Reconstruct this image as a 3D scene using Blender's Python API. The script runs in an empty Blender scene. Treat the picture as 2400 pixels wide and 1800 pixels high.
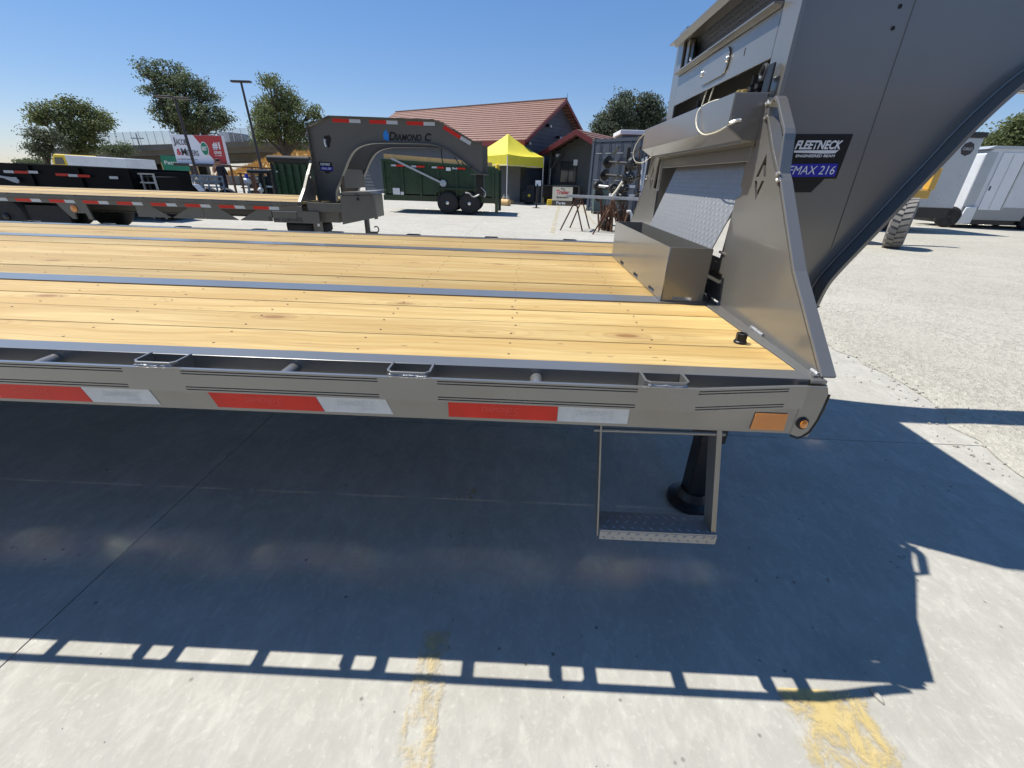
import bpy, bmesh, math, random
from mathutils import Vector, Matrix

random.seed(7)
C = bpy.context.scene.collection
sc = bpy.context.scene

# ------------------------------------------------------------------ camera
CAM = Vector((0.1531, -0.9417, 1.2858))
YAW, PITCH, ROLL, FPX = -0.0191, 0.4514, -0.0318, 995.228       # focal length in pixels of a 2400 px wide picture
_f = Vector((math.sin(YAW) * math.cos(PITCH), math.cos(YAW) * math.cos(PITCH), -math.sin(PITCH)))
_r = Vector((math.cos(YAW), -math.sin(YAW), 0))
_d = _f.cross(_r)
RIGHT = _r * math.cos(ROLL) + _d * math.sin(ROLL)
DOWN = -_r * math.sin(ROLL) + _d * math.cos(ROLL)
FWD = _f
cam_data = bpy.data.cameras.new('camera')
cam_data.sensor_fit = 'HORIZONTAL'
cam_data.sensor_width = 36.0
cam_data.lens = FPX / 2400.0 * 36.0
cam_data.clip_start = 0.02
cam_data.clip_end = 3000
cam = bpy.data.objects.new('camera', cam_data)
C.objects.link(cam)
m = Matrix.Identity(4)
for i in range(3):
    m[i][0] = RIGHT[i]; m[i][1] = -DOWN[i]; m[i][2] = -FWD[i]; m[i][3] = CAM[i]
cam.matrix_world = m
sc.camera = cam

# ------------------------------------------------------------------ sky, sun, exposure
SUN_DIR = Vector((-0.466, 0.190, 0.865)).normalized()           # towards the sun
world = bpy.data.worlds.new('World')
sc.world = world
world.use_nodes = True
wn = world.node_tree
for n in list(wn.nodes):
    wn.nodes.remove(n)
sky_n = wn.nodes.new('ShaderNodeTexSky')
sky_n.sky_type = 'NISHITA'
sky_n.sun_disc = False
sky_n.sun_elevation = math.asin(SUN_DIR.z)
sky_n.sun_rotation = math.atan2(SUN_DIR.x, SUN_DIR.y)
sky_n.altitude = 50
sky_n.air_density = 1.0
sky_n.dust_density = 0.0
sky_n.ozone_density = 4.0
bg_n = wn.nodes.new('ShaderNodeBackground')
bg_n.inputs['Strength'].default_value = 0.15
wo_n = wn.nodes.new('ShaderNodeOutputWorld')
hsv_n = wn.nodes.new('ShaderNodeHueSaturation')
hsv_n.inputs['Saturation'].default_value = 1.48
tint_n = wn.nodes.new('ShaderNodeMix'); tint_n.data_type = 'RGBA'; tint_n.blend_type = 'MULTIPLY'
tint_n.inputs[0].default_value = 1.0
tint_n.inputs[7].default_value = (0.97, 1.0, 1.20, 1)
gam_n = wn.nodes.new('ShaderNodeGamma')
gam_n.inputs['Gamma'].default_value = 0.6
wn.links.new(sky_n.outputs[0], gam_n.inputs['Color'])
wn.links.new(gam_n.outputs[0], hsv_n.inputs['Color'])
wn.links.new(hsv_n.outputs[0], tint_n.inputs[6])
wn.links.new(tint_n.outputs[2], bg_n.inputs[0])
wn.links.new(bg_n.outputs[0], wo_n.inputs[0])

sun_data = bpy.data.lights.new('sun', 'SUN')
sun_data.energy = 5.0
sun_data.angle = math.radians(0.53)
sun_data.color = (1.0, 0.955, 0.88)
sun = bpy.data.objects.new('sun', sun_data)
C.objects.link(sun)
sun.rotation_euler = SUN_DIR.to_track_quat('Z', 'Y').to_euler()
sun.location = (-20, 8, 40)

sc.view_settings.view_transform = 'Standard'
sc.view_settings.look = 'None'
sc.view_settings.exposure = 0.45
sc.view_settings.gamma = 1.0
sc.view_settings.use_curve_mapping = False
sc.render.engine = 'CYCLES'
sc.cycles.use_denoising = True
sc.cycles.max_bounces = 8
sc.cycles.diffuse_bounces = 4
sc.cycles.glossy_bounces = 4
sc.cycles.transparent_max_bounces = 16
sc.cycles.caustics_reflective = True
sc.cycles.blur_glossy = 0.0
sc.cycles.sample_clamp_indirect = 0.0


def at(u, v, Y):
    """World point seen at photograph pixel (u, v) standing at distance Y."""
    d = RIGHT * ((u - 1200) / FPX) + DOWN * ((v - 900) / FPX) + FWD
    return CAM + d * ((Y - CAM.y) / d.y)


# ------------------------------------------------------------------ materials
MATS = {}


def new_mat(name):
    mt = bpy.data.materials.new(name)
    mt.use_nodes = True
    nt = mt.node_tree
    b = nt.nodes['Principled BSDF']
    MATS[name] = mt
    return mt, nt, b


def N(nt, typ, **kw):
    n = nt.nodes.new(typ)
    for k, v in kw.items():
        if k in n.inputs:
            n.inputs[k].default_value = v
        else:
            setattr(n, k, v)
    return n


def ramp(nt, fac, stops):
    r = nt.nodes.new('ShaderNodeValToRGB')
    e = r.color_ramp.elements
    while len(e) < len(stops):
        e.new(0.5)
    for el, (p, c) in zip(e, stops):
        el.position = p
        el.color = (c[0], c[1], c[2], 1) if not isinstance(c, (int, float)) else (c, c, c, 1)
    nt.links.new(fac, r.inputs[0])
    return r.outputs[0]


def mix(nt, fac, a, b, mode='MIX'):
    mx = nt.nodes.new('ShaderNodeMix')
    mx.data_type = 'RGBA'
    mx.blend_type = mode
    for sock, v in ((mx.inputs[0], fac), (mx.inputs[6], a), (mx.inputs[7], b)):
        if hasattr(v, 'links'):
            nt.links.new(v, sock)
        elif isinstance(v, (int, float)):
            sock.default_value = v
        else:
            sock.default_value = (v[0], v[1], v[2], 1)
    return mx.outputs[2]


def coords(nt, kind='pos', scale=(1, 1, 1), rnd=False):
    if kind == 'pos':
        src = nt.nodes.new('ShaderNodeNewGeometry').outputs['Position']
    else:
        src = nt.nodes.new('ShaderNodeTexCoord').outputs['Object']
    if rnd:
        oi = nt.nodes.new('ShaderNodeObjectInfo')
        ml = N(nt, 'ShaderNodeMath', operation='MULTIPLY')
        ml.inputs[1].default_value = 37.0
        nt.links.new(oi.outputs['Random'], ml.inputs[0])
        ad = nt.nodes.new('ShaderNodeVectorMath'); ad.operation = 'ADD'
        nt.links.new(src, ad.inputs[0]); nt.links.new(ml.outputs[0], ad.inputs[1])
        src = ad.outputs[0]
    mp = nt.nodes.new('ShaderNodeMapping')
    mp.inputs['Scale'].default_value = scale
    nt.links.new(src, mp.inputs[0])
    return mp.outputs[0]


def noise(nt, vec, scale=5, detail=4, rough=0.55, dist=0.0):
    n = nt.nodes.new('ShaderNodeTexNoise')
    n.inputs['Scale'].default_value = scale
    n.inputs['Detail'].default_value = detail
    n.inputs['Roughness'].default_value = rough
    n.inputs['Distortion'].default_value = dist
    nt.links.new(vec, n.inputs['Vector'])
    return n.outputs['Fac']


def bump(nt, b, h, strength=0.3, dist=0.01):
    bp = nt.nodes.new('ShaderNodeBump')
    bp.inputs['Strength'].default_value = strength
    bp.inputs['Distance'].default_value = dist
    nt.links.new(h, bp.inputs['Height'])
    nt.links.new(bp.outputs[0], b.inputs['Normal'])


def simple(name, col, rough=0.6, metal=0.0, var=0.12, vscale=3.0, spec=0.5, coat=0.0, bmp=0.0, bscale=60, coat_rough=0.08, emit=0):
    mt, nt, b = new_mat(name)
    b.inputs['Roughness'].default_value = rough
    b.inputs['Metallic'].default_value = metal
    b.inputs['Specular IOR Level'].default_value = spec
    b.inputs['Coat Weight'].default_value = coat
    b.inputs['Coat Roughness'].default_value = coat_rough
    if var > 0:
        f = noise(nt, coords(nt), vscale, 5, 0.6)
        c = ramp(nt, f, [(0.25, [x * (1 - var) for x in col]), (0.75, [min(1, x * (1 + var)) for x in col])])
        nt.links.new(c, b.inputs['Base Color'])
    else:
        b.inputs['Base Color'].default_value = (*col, 1)
    if bmp > 0:
        bump(nt, b, noise(nt, coords(nt), bscale, 3), bmp, 0.004)
    return mt


# painted steel of the trailers: pewter grey with a clear coat, slight dust and orange peel
def paint(name, col, dusty=0.5, metal=0.6, coat=0.4, rough=(0.26, 0.38), coat_rough=0.10):
    mt, nt, b = new_mat(name)
    p = coords(nt)
    f1 = noise(nt, p, 1.7, 4, 0.6)
    f2 = noise(nt, p, 5.5, 4, 0.6)
    base = ramp(nt, f1, [(0.3, [c * 0.93 for c in col]), (0.7, [c * 1.07 for c in col])])
    dust = ramp(nt, f2, [(0.52, 0.0), (0.8, 0.08 * dusty)])
    colr = mix(nt, dust, base, (0.36, 0.34, 0.30))
    nt.links.new(colr, b.inputs['Base Color'])
    b.inputs['Metallic'].default_value = metal
    b.inputs['Specular IOR Level'].default_value = 0.5
    b.inputs['Coat Weight'].default_value = coat
    b.inputs['Coat Roughness'].default_value = coat_rough
    rr = ramp(nt, f2, [(0.35, rough[0]), (0.75, rough[1])])
    nt.links.new(rr, b.inputs['Roughness'])
    bump(nt, b, noise(nt, p, 2.2, 2), 0.05, 0.01)
    return mt


paint('paint_pewter', (0.212, 0.207, 0.192), 0.0, 0.5, 0.45, (0.29, 0.32))
paint('paint_pewter_rub', (0.205, 0.200, 0.187), 0.0, 0.5, 1.0, (0.27, 0.31), 0.095)
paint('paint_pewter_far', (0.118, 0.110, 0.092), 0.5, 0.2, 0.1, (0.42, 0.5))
paint('paint_green', (0.018, 0.050, 0.022), 0.3, 0.0, 0.3)
simple('paint_black', (0.004, 0.004, 0.0045), 0.55, 0, 0.1, 6, spec=0.15)
paint('paint_white', (0.62, 0.64, 0.66), 0.2, 0.0, 0.3)
paint('paint_silver', (0.42, 0.44, 0.46), 0.3, 0.1, 0.2)
paint('paint_yellow', (0.58, 0.34, 0.06), 0.5, 0.0, 0.2)
simple('weld', (0.42, 0.42, 0.41), 0.35, 0.6, 0.2, 90, bmp=0.6, bscale=160)
simple('black_steel', (0.012, 0.012, 0.013), 0.45, 0.2, 0.2, 8, coat=0.2)
simple('dark_void', (0.010, 0.010, 0.010), 0.8, 0, 0.1)
simple('rubber', (0.018, 0.018, 0.018), 0.75, 0, 0.25, 12, bmp=0.3, bscale=80)
simple('rubber_dusty', (0.19, 0.18, 0.165), 0.85, 0, 0.25, 9, bmp=0.3, bscale=60)
simple('bolt_zinc', (0.62, 0.62, 0.60), 0.3, 0.9, 0.1)
simple('nut_steel', (0.020, 0.020, 0.022), 0.42, 0.5, 0.3, 60, bmp=0.2, bscale=200)
simple('brass', (0.62, 0.45, 0.16), 0.3, 0.9, 0.1)
simple('cable_white', (0.62, 0.58, 0.45), 0.5, 0, 0.05)
simple('tape_red', (0.62, 0.028, 0.016), 0.35, 0, 0.10, 12, spec=0.3)
simple('tape_red_print', (0.66, 0.060, 0.045), 0.4, 0, 0.05)
simple('tape_white', (0.52, 0.55, 0.57), 0.3, 0.0, 0.10, 40, coat=0.5)
simple('tape_white_print', (0.42, 0.45, 0.47), 0.4, 0, 0.05)
simple('amber_reflector', (0.66, 0.22, 0.03), 0.3, 0, 0.06, 20, coat=0.4)
simple('amber_lens', (0.70, 0.22, 0.01), 0.12, 0, 0.1, 40, coat=1.0)
simple('badge_black', (0.006, 0.006, 0.007), 0.25, 0, 0.0, coat=0.5)
simple('badge_white', (0.72, 0.73, 0.74), 0.35, 0, 0.0)
simple('badge_blue', (0.010, 0.012, 0.34), 0.3, 0, 0.0, coat=0.5)
simple('logo_blue', (0.02, 0.22, 0.62), 0.3, 0, 0.0)
simple('print_dark', (0.055, 0.052, 0.046), 0.5, 0, 0.0)
simple('print_red', (0.55, 0.03, 0.03), 0.5, 0, 0.0)
simple('alu_tread', (0.30, 0.305, 0.305), 0.45, 0.45, 0.06, 30)
simple('tread_shaded', (0.055, 0.065, 0.085), 0.4, 0.3, 0.1, 20)  # treadplate with roof shade and blue sky reflection put into its colour
simple('galvanised', (0.46, 0.46, 0.45), 0.45, 0.6, 0.15, 14)
simple('rusty', (0.13, 0.065, 0.038), 0.85, 0.1, 0.5, 14, bmp=0.4, bscale=50)
simple('greasy_iron', (0.045, 0.042, 0.038), 0.5, 0.5, 0.5, 20, bmp=0.4, bscale=60)
simple('siding_blue', (0.078, 0.086, 0.100), 0.6, 0, 0.12, 2)
simple('siding_grey', (0.085, 0.086, 0.080), 0.65, 0, 0.12, 2)
simple('roof_tile', (0.235, 0.122, 0.088), 0.6, 0, 0.18, 5)
simple('fascia_red', (0.17, 0.022, 0.024), 0.5, 0, 0.15, 4)
simple('trim_white', (0.75, 0.76, 0.77), 0.5, 0, 0.03)
simple('window_glass', (0.05, 0.055, 0.06), 0.08, 0, 0.2, 3, coat=0.6)
simple('tent_yellow', (0.74, 0.64, 0.045), 0.7, 0, 0.06, 3)
simple('container_blue', (0.055, 0.066, 0.088), 0.5, 0, 0.2, 3)
simple('bin_teal', (0.050, 0.085, 0.090), 0.5, 0, 0.1, 4)
simple('sign_cream', (0.78, 0.70, 0.52), 0.6, 0, 0.06, 8)
simple('sign_brown', (0.10, 0.075, 0.045), 0.6, 0, 0.1, 8)
simple('billboard_white', (0.74, 0.77, 0.86), 0.5, 0, 0.02)
simple('billboard_red', (0.42, 0.035, 0.040), 0.5, 0, 0.04)
simple('highway_green', (0.006, 0.20, 0.12), 0.4, 0, 0.04)
simple('plywood', (0.55, 0.36, 0.15), 0.7, 0, 0.15, 5)
simple('straw', (0.62, 0.42, 0.16), 0.8, 0, 0.2, 20)
simple('yellow_plastic', (0.72, 0.50, 0.03), 0.5, 0, 0.08, 10)
simple('bridge_concrete', (0.135, 0.135, 0.125), 0.8, 0, 0.18, 0.5)
simple('fence_mesh', (0.62, 0.66, 0.70), 0.5, 0.3, 0.05)
simple('lamp_bronze', (0.045, 0.038, 0.040), 0.5, 0.3, 0.1, 4)
simple('pole_wood', (0.10, 0.085, 0.075), 0.85, 0, 0.2, 6)
simple('cloth_navy', (0.010, 0.011, 0.022), 0.85, 0, 0.15, 20)
simple('cloth_tan', (0.24, 0.19, 0.13), 0.85, 0, 0.2, 20)
simple('skin', (0.36, 0.20, 0.135), 0.55, 0, 0.08, 20)
simple('car_white', (0.70, 0.71, 0.72), 0.3, 0, 0.03, coat=0.6)
simple('car_dark', (0.012, 0.018, 0.018), 0.25, 0, 0.05, coat=0.6)
simple('bark', (0.075, 0.058, 0.042), 0.9, 0, 0.3, 6, bmp=0.5, bscale=14)
simple('stone_pale', (0.36, 0.345, 0.30), 0.85, 0, 0.25, 30)
simple('screw_brown', (0.17, 0.115, 0.06), 0.5, 0.4, 0.2, 60)
simple('paper', (0.75, 0.75, 0.73), 0.6, 0, 0.02)


def wood_mat(name, col_hi, col_lo):
    mt, nt, b = new_mat(name)
    oi = nt.nodes.new('ShaderNodeObjectInfo')
    # growth rings: fine streaks along the board, gently warped so that they sweep into cathedral figures
    warp = noise(nt, coords(nt, 'pos', (0.9, 3.0, 3.0), rnd=True), 1.3, 3, 0.5)
    comb = nt.nodes.new('ShaderNodeCombineXYZ')
    nt.links.new(warp, comb.inputs['Y'])
    wv = nt.nodes.new('ShaderNodeVectorMath'); wv.operation = 'MULTIPLY_ADD'
    nt.links.new(comb.outputs[0], wv.inputs[0])
    wv.inputs[1].default_value = (0, 5.0, 0)
    nt.links.new(coords(nt, 'pos', (0.35, 26.0, 26.0), rnd=True), wv.inputs[2])
    g1 = noise(nt, wv.outputs[0], 1.6, 4, 0.6, 0.1)
    g2 = noise(nt, coords(nt, 'pos', (2.2, 120, 120), rnd=True), 2.0, 3, 0.6)
    tone = noise(nt, coords(nt, 'pos', (0.7, 5.0, 5.0), rnd=True), 1.6, 3, 0.55)
    mid = [(a_ + b_) / 2 for a_, b_ in zip(col_hi, col_lo)]
    c = ramp(nt, g1, [(0.36, col_lo), (0.46, mid), (0.55, col_hi), (0.66, mid), (0.72, [x * 0.95 for x in col_lo])])
    c = mix(nt, ramp(nt, tone, [(0.35, 0.65), (0.6, 0.0)]), c, [col_lo[0] * 0.95, col_lo[1] * 0.86, col_lo[2] * 0.66])
    c = mix(nt, ramp(nt, tone, [(0.55, 0.0), (0.75, 0.45)]), c, [min(1, x * 1.10) for x in col_hi])
    c = mix(nt, ramp(nt, g2, [(0.38, 0.42), (0.55, 0.0)]), c, [x * 0.70 for x in col_lo])
    hv = nt.nodes.new('ShaderNodeHueSaturation')
    mr = nt.nodes.new('ShaderNodeMapRange')
    mr.inputs['To Min'].default_value = 0.78; mr.inputs['To Max'].default_value = 1.10
    nt.links.new(oi.outputs['Random'], mr.inputs['Value'])
    nt.links.new(mr.outputs[0], hv.inputs['Value'])
    nt.links.new(c, hv.inputs['Color'])
    c = hv.outputs[0]

    def spots(scale, stops, colr, gate=None):
        nonlocal c
        vo = nt.nodes.new('ShaderNodeTexVoronoi')
        vo.voronoi_dimensions = '2D'
        vo.inputs['Scale'].default_value = 1.0
        nt.links.new(coords(nt, 'pos', (scale[0], scale[1], 0.0), rnd=True), vo.inputs['Vector'])
        k = ramp(nt, vo.outputs['Distance'], stops)
        if gate:
            gt = ramp(nt, noise(nt, coords(nt, 'pos', (1, 1, 0), rnd=True), gate[0], 2), [(gate[1], 0.0), (gate[1] + 0.05, 1.0)])
            ml = N(nt, 'ShaderNodeMath', operation='MULTIPLY')
            nt.links.new(k, ml.inputs[0]); nt.links.new(gt, ml.inputs[1]); k = ml.outputs[0]
        c = mix(nt, k, c, colr)
        return vo
    vo = spots((1.1, 2.7), [(0.0, 0.95), (0.03, 0.85), (0.045, 0.35), (0.09, 0.0)], (0.21, 0.10, 0.035), (1.3, 0.47))
    ring = N(nt, 'ShaderNodeMath', operation='SINE')
    rm = N(nt, 'ShaderNodeMath', operation='MULTIPLY'); rm.inputs[1].default_value = 105
    nt.links.new(vo.outputs['Distance'], rm.inputs[0]); nt.links.new(rm.outputs[0], ring.inputs[0])
    fade = ramp(nt, vo.outputs['Distance'], [(0.07, 0.55), (0.24, 0.0)])
    rg = N(nt, 'ShaderNodeMath', operation='MULTIPLY')
    nt.links.new(ramp(nt, ring.outputs[0], [(0.3, 0.0), (0.9, 0.55)]), rg.inputs[0]); nt.links.new(fade, rg.inputs[1])
    c = mix(nt, rg.outputs[0], c, (0.30, 0.165, 0.055))
    spots((5.0, 14.0), [(0.0, 0.8), (0.04, 0.55), (0.055, 0.0)], (0.12, 0.07, 0.04), (2.3, 0.54))
    spots((2.4, 30.0), [(0.0, 0.5), (0.10, 0.35), (0.20, 0.0)], (0.26, 0.15, 0.06), (1.7, 0.55))
    nt.links.new(c, b.inputs['Base Color'])
    b.inputs['Roughness'].default_value = 0.62
    b.inputs['Specular IOR Level'].default_value = 0.3
    bump(nt, b, g2, 0.15, 0.003)
    return mt


wood_mat('pine', (0.535, 0.392, 0.165), (0.415, 0.275, 0.098))


def concrete_mat(name, a, bcol, dark):
    mt, nt, b = new_mat(name)
    p = coords(nt)
    n1 = noise(nt, p, 0.55, 5, 0.6, 0.3)
    n2 = noise(nt, coords(nt, 'pos', (1.0, 0.62, 1)), 9, 6, 0.62, 0.8)
    n3 = noise(nt, p, 46, 5, 0.65, 0.2)
    n5 = noise(nt, coords(nt, 'pos', (0.7, 1.0, 1)), 3.2, 5, 0.6, 0.5)
    c = ramp(nt, n1, [(0.3, bcol), (0.7, a)])
    c = mix(nt, ramp(nt, n2, [(0.44, 0.0), (0.50, 0.30), (0.62, 0.42)]), c, [x * 0.80 for x in bcol])
    c = mix(nt, ramp(nt, n5, [(0.46, 0.0), (0.66, 0.45)]), c, [bcol[0] * 0.80, bcol[1] * 0.79, bcol[2] * 0.76])
    n6 = noise(nt, coords(nt, 'pos', (1.0, 0.45, 1)), 24, 5, 0.6, 1.2)
    c = mix(nt, ramp(nt, n6, [(0.47, 0.0), (0.55, 0.22)]), c, [x * 0.78 for x in bcol])
    c = mix(nt, ramp(nt, n6, [(0.34, 0.28), (0.43, 0.0)]), c, [min(1, x * 1.10) for x in a])
    c = mix(nt, ramp(nt, n3, [(0.56, 0.0), (0.72, 0.45)]), c, [min(1, x * 1.22) for x in a])
    vo = nt.nodes.new('ShaderNodeTexVoronoi'); vo.inputs['Scale'].default_value = 15
    nt.links.new(p, vo.inputs['Vector'])
    c = mix(nt, ramp(nt, vo.outputs['Distance'], [(0.0, 0.85), (0.06, 0.6), (0.11, 0.0)]), c,
            mix(nt, ramp(nt, noise(nt, p, 3.1, 2), [(0.50, 0.0), (0.56, 1.0)]), c, dark))
    st = noise(nt, p, 1.35, 6, 0.7, 0.4)
    c = mix(nt, ramp(nt, st, [(0.60, 0.0), (0.74, 0.38)]), c, [x * 0.55 for x in bcol])
    nt.links.new(c, b.inputs['Base Color'])
    b.inputs['Roughness'].default_value = 0.86
    b.inputs['Specular IOR Level'].default_value = 0.25
    ad = N(nt, 'ShaderNodeMath', operation='ADD')
    nt.links.new(n2, ad.inputs[0]); nt.links.new(n3, ad.inputs[1])
    bump(nt, b, ad.outputs[0], 0.28, 0.006)
    return mt


concrete_mat('concrete', (0.452, 0.438, 0.386), (0.392, 0.379, 0.334), (0.07, 0.065, 0.06))


def gravel_mat(name, a, bcol):
    mt, nt, b = new_mat(name)
    p = coords(nt)
    vo = nt.nodes.new('ShaderNodeTexVoronoi'); vo.inputs['Scale'].default_value = 34
    nt.links.new(p, vo.inputs['Vector'])
    vo2 = nt.nodes.new('ShaderNodeTexVoronoi'); vo2.inputs['Scale'].default_value = 90
    nt.links.new(p, vo2.inputs['Vector'])
    bw = nt.nodes.new('ShaderNodeRGBToBW'); nt.links.new(vo.outputs['Color'], bw.inputs[0])
    c = ramp(nt, bw.outputs[0], [(0.2, bcol), (0.8, a)])
    c = mix(nt, ramp(nt, noise(nt, p, 1.2, 6, 0.65, 0.4), [(0.45, 0.0), (0.65, 0.55)]), c, [x * 1.08 for x in a])
    c = mix(nt, ramp(nt, noise(nt, p, 0.3, 4, 0.6), [(0.4, 0.0), (0.7, 0.3)]), c, [x * 0.8 for x in bcol])
    nt.links.new(c, b.inputs['Base Color'])
    b.inputs['Roughness'].default_value = 0.92
    b.inputs['Specular IOR Level'].default_value = 0.2
    ad = N(nt, 'ShaderNodeMath', operation='ADD')
    nt.links.new(vo.outputs['Distance'], ad.inputs[0]); nt.links.new(vo2.outputs['Distance'], ad.inputs[1])
    bump(nt, b, ad.outputs[0], 0.5, 0.012)
    return mt


gravel_mat('gravel', (0.44, 0.42, 0.355), (0.33, 0.31, 0.26))
gravel_mat('dirt', (0.42, 0.37, 0.28), (0.33, 0.28, 0.20))
gravel_mat('dry_grass', (0.46, 0.33, 0.15), (0.33, 0.22, 0.09))


def worn_paint(name, col, xc, half, lo, hi):
    """Old road paint: flakes left on the slab, thinning out towards the margins of the stripe centred on x = xc."""
    mt, nt, b = new_mat(name)
    p = coords(nt)
    n = noise(nt, coords(nt, 'pos', (1.0, 0.7, 1)), 17, 8, 0.78, 0.35)
    big = noise(nt, p, 2.6, 4, 0.6, 0.3)
    sx = nt.nodes.new('ShaderNodeSeparateXYZ'); nt.links.new(p, sx.inputs[0])
    d1 = N(nt, 'ShaderNodeMath', operation='SUBTRACT'); d1.inputs[1].default_value = xc
    nt.links.new(sx.outputs['X'], d1.inputs[0])
    d2 = N(nt, 'ShaderNodeMath', operation='ABSOLUTE'); nt.links.new(d1.outputs[0], d2.inputs[0])
    d3 = N(nt, 'ShaderNodeMath', operation='DIVIDE'); d3.inputs[1].default_value = half
    nt.links.new(d2.outputs[0], d3.inputs[0])
    fall = ramp(nt, d3.outputs[0], [(0.55, 0.0), (0.95, 0.35)])
    ad = N(nt, 'ShaderNodeMath', operation='MULTIPLY_ADD')
    nt.links.new(big, ad.inputs[0]); ad.inputs[1].default_value = 0.7; nt.links.new(n, ad.inputs[2])
    sb = N(nt, 'ShaderNodeMath', operation='SUBTRACT')
    nt.links.new(ad.outputs[0], sb.inputs[0]); nt.links.new(fall, sb.inputs[1])
    msk = ramp(nt, sb.outputs[0], [(lo, 0.0), (hi, 0.78)])
    c = mix(nt, ramp(nt, noise(nt, p, 30, 4), [(0.4, 0.0), (0.7, 0.6)]), col, [min(1, x * 1.1 + 0.06) for x in col])
    nt.links.new(c, b.inputs['Base Color'])
    b.inputs['Roughness'].default_value = 0.75
    tr = nt.nodes.new('ShaderNodeBsdfTransparent')
    ms = nt.nodes.new('ShaderNodeMixShader')
    nt.links.new(msk, ms.inputs[0]); nt.links.new(tr.outputs[0], ms.inputs[1]); nt.links.new(b.outputs[0], ms.inputs[2])
    nt.links.new(ms.outputs[0], nt.nodes['Material Output'].inputs['Surface'])
    return mt


worn_paint('line_yellow', (0.53, 0.42, 0.20), -0.07, 0.075, 0.78, 0.98)
worn_paint('line_yellow_patch', (0.55, 0.42, 0.16), 1.03, 0.17, 0.80, 0.98)
worn_paint('line_yellow_thin', (0.52, 0.40, 0.16), -0.07, 0.075, 0.92, 1.25)
worn_paint('line_yellow_faint', (0.50, 0.42, 0.22), 1.6, 9.0, 0.80, 1.0)


def leaf_mat(name, a, bcol):
    mt, nt, b = new_mat(name)
    g = nt.nodes.new('ShaderNodeNewGeometry')
    c = ramp(nt, g.outputs['Random Per Island'], [(0.0, bcol), (0.6, a), (1.0, [x * 1.35 for x in a])])
    n = noise(nt, coords(nt), 0.35, 3)
    c = mix(nt, ramp(nt, n, [(0.45, 0.0), (0.7, 0.5)]), c, [a[0] * 1.35, a[1] * 1.2, a[2] * 0.9])
    nt.links.new(c, b.inputs['Base Color'])
    b.inputs['Roughness'].default_value = 0.6
    b.inputs['Specular IOR Level'].default_value = 0.25
    tl = nt.nodes.new('ShaderNodeBsdfTranslucent')
    nt.links.new(c, tl.inputs['Color'])
    ms = nt.nodes.new('ShaderNodeMixShader'); ms.inputs[0].default_value = 0.38
    nt.links.new(b.outputs[0], ms.inputs[1]); nt.links.new(tl.outputs[0], ms.inputs[2])
    nt.links.new(ms.outputs[0], nt.nodes['Material Output'].inputs['Surface'])
    return mt


leaf_mat('leaf_olive', (0.150, 0.182, 0.075), (0.062, 0.082, 0.040))
leaf_mat('leaf_green', (0.128, 0.162, 0.088), (0.056, 0.076, 0.046))
leaf_mat('leaf_dark', (0.105, 0.128, 0.085), (0.052, 0.066, 0.048))


def mesh_screen(name, col, cell):
    """Chain-link: real wire spacing too fine to build at this distance, so thin wires with open gaps."""
    mt, nt, b = new_mat(name)
    b.inputs['Base Color'].default_value = (*col, 1)
    b.inputs['Roughness'].default_value = 0.5
    tr = nt.nodes.new('ShaderNodeBsdfTransparent')
    ms = nt.nodes.new('ShaderNodeMixShader')
    ms.inputs[0].default_value = cell
    nt.links.new(tr.outputs[0], ms.inputs[1]); nt.links.new(b.outputs[0], ms.inputs[2])
    nt.links.new(ms.outputs[0], nt.nodes['Material Output'].inputs['Surface'])
    return mt


mesh_screen('chain_link', (0.50, 0.56, 0.63), 0.22)

# ------------------------------------------------------------------ mesh helpers


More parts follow.
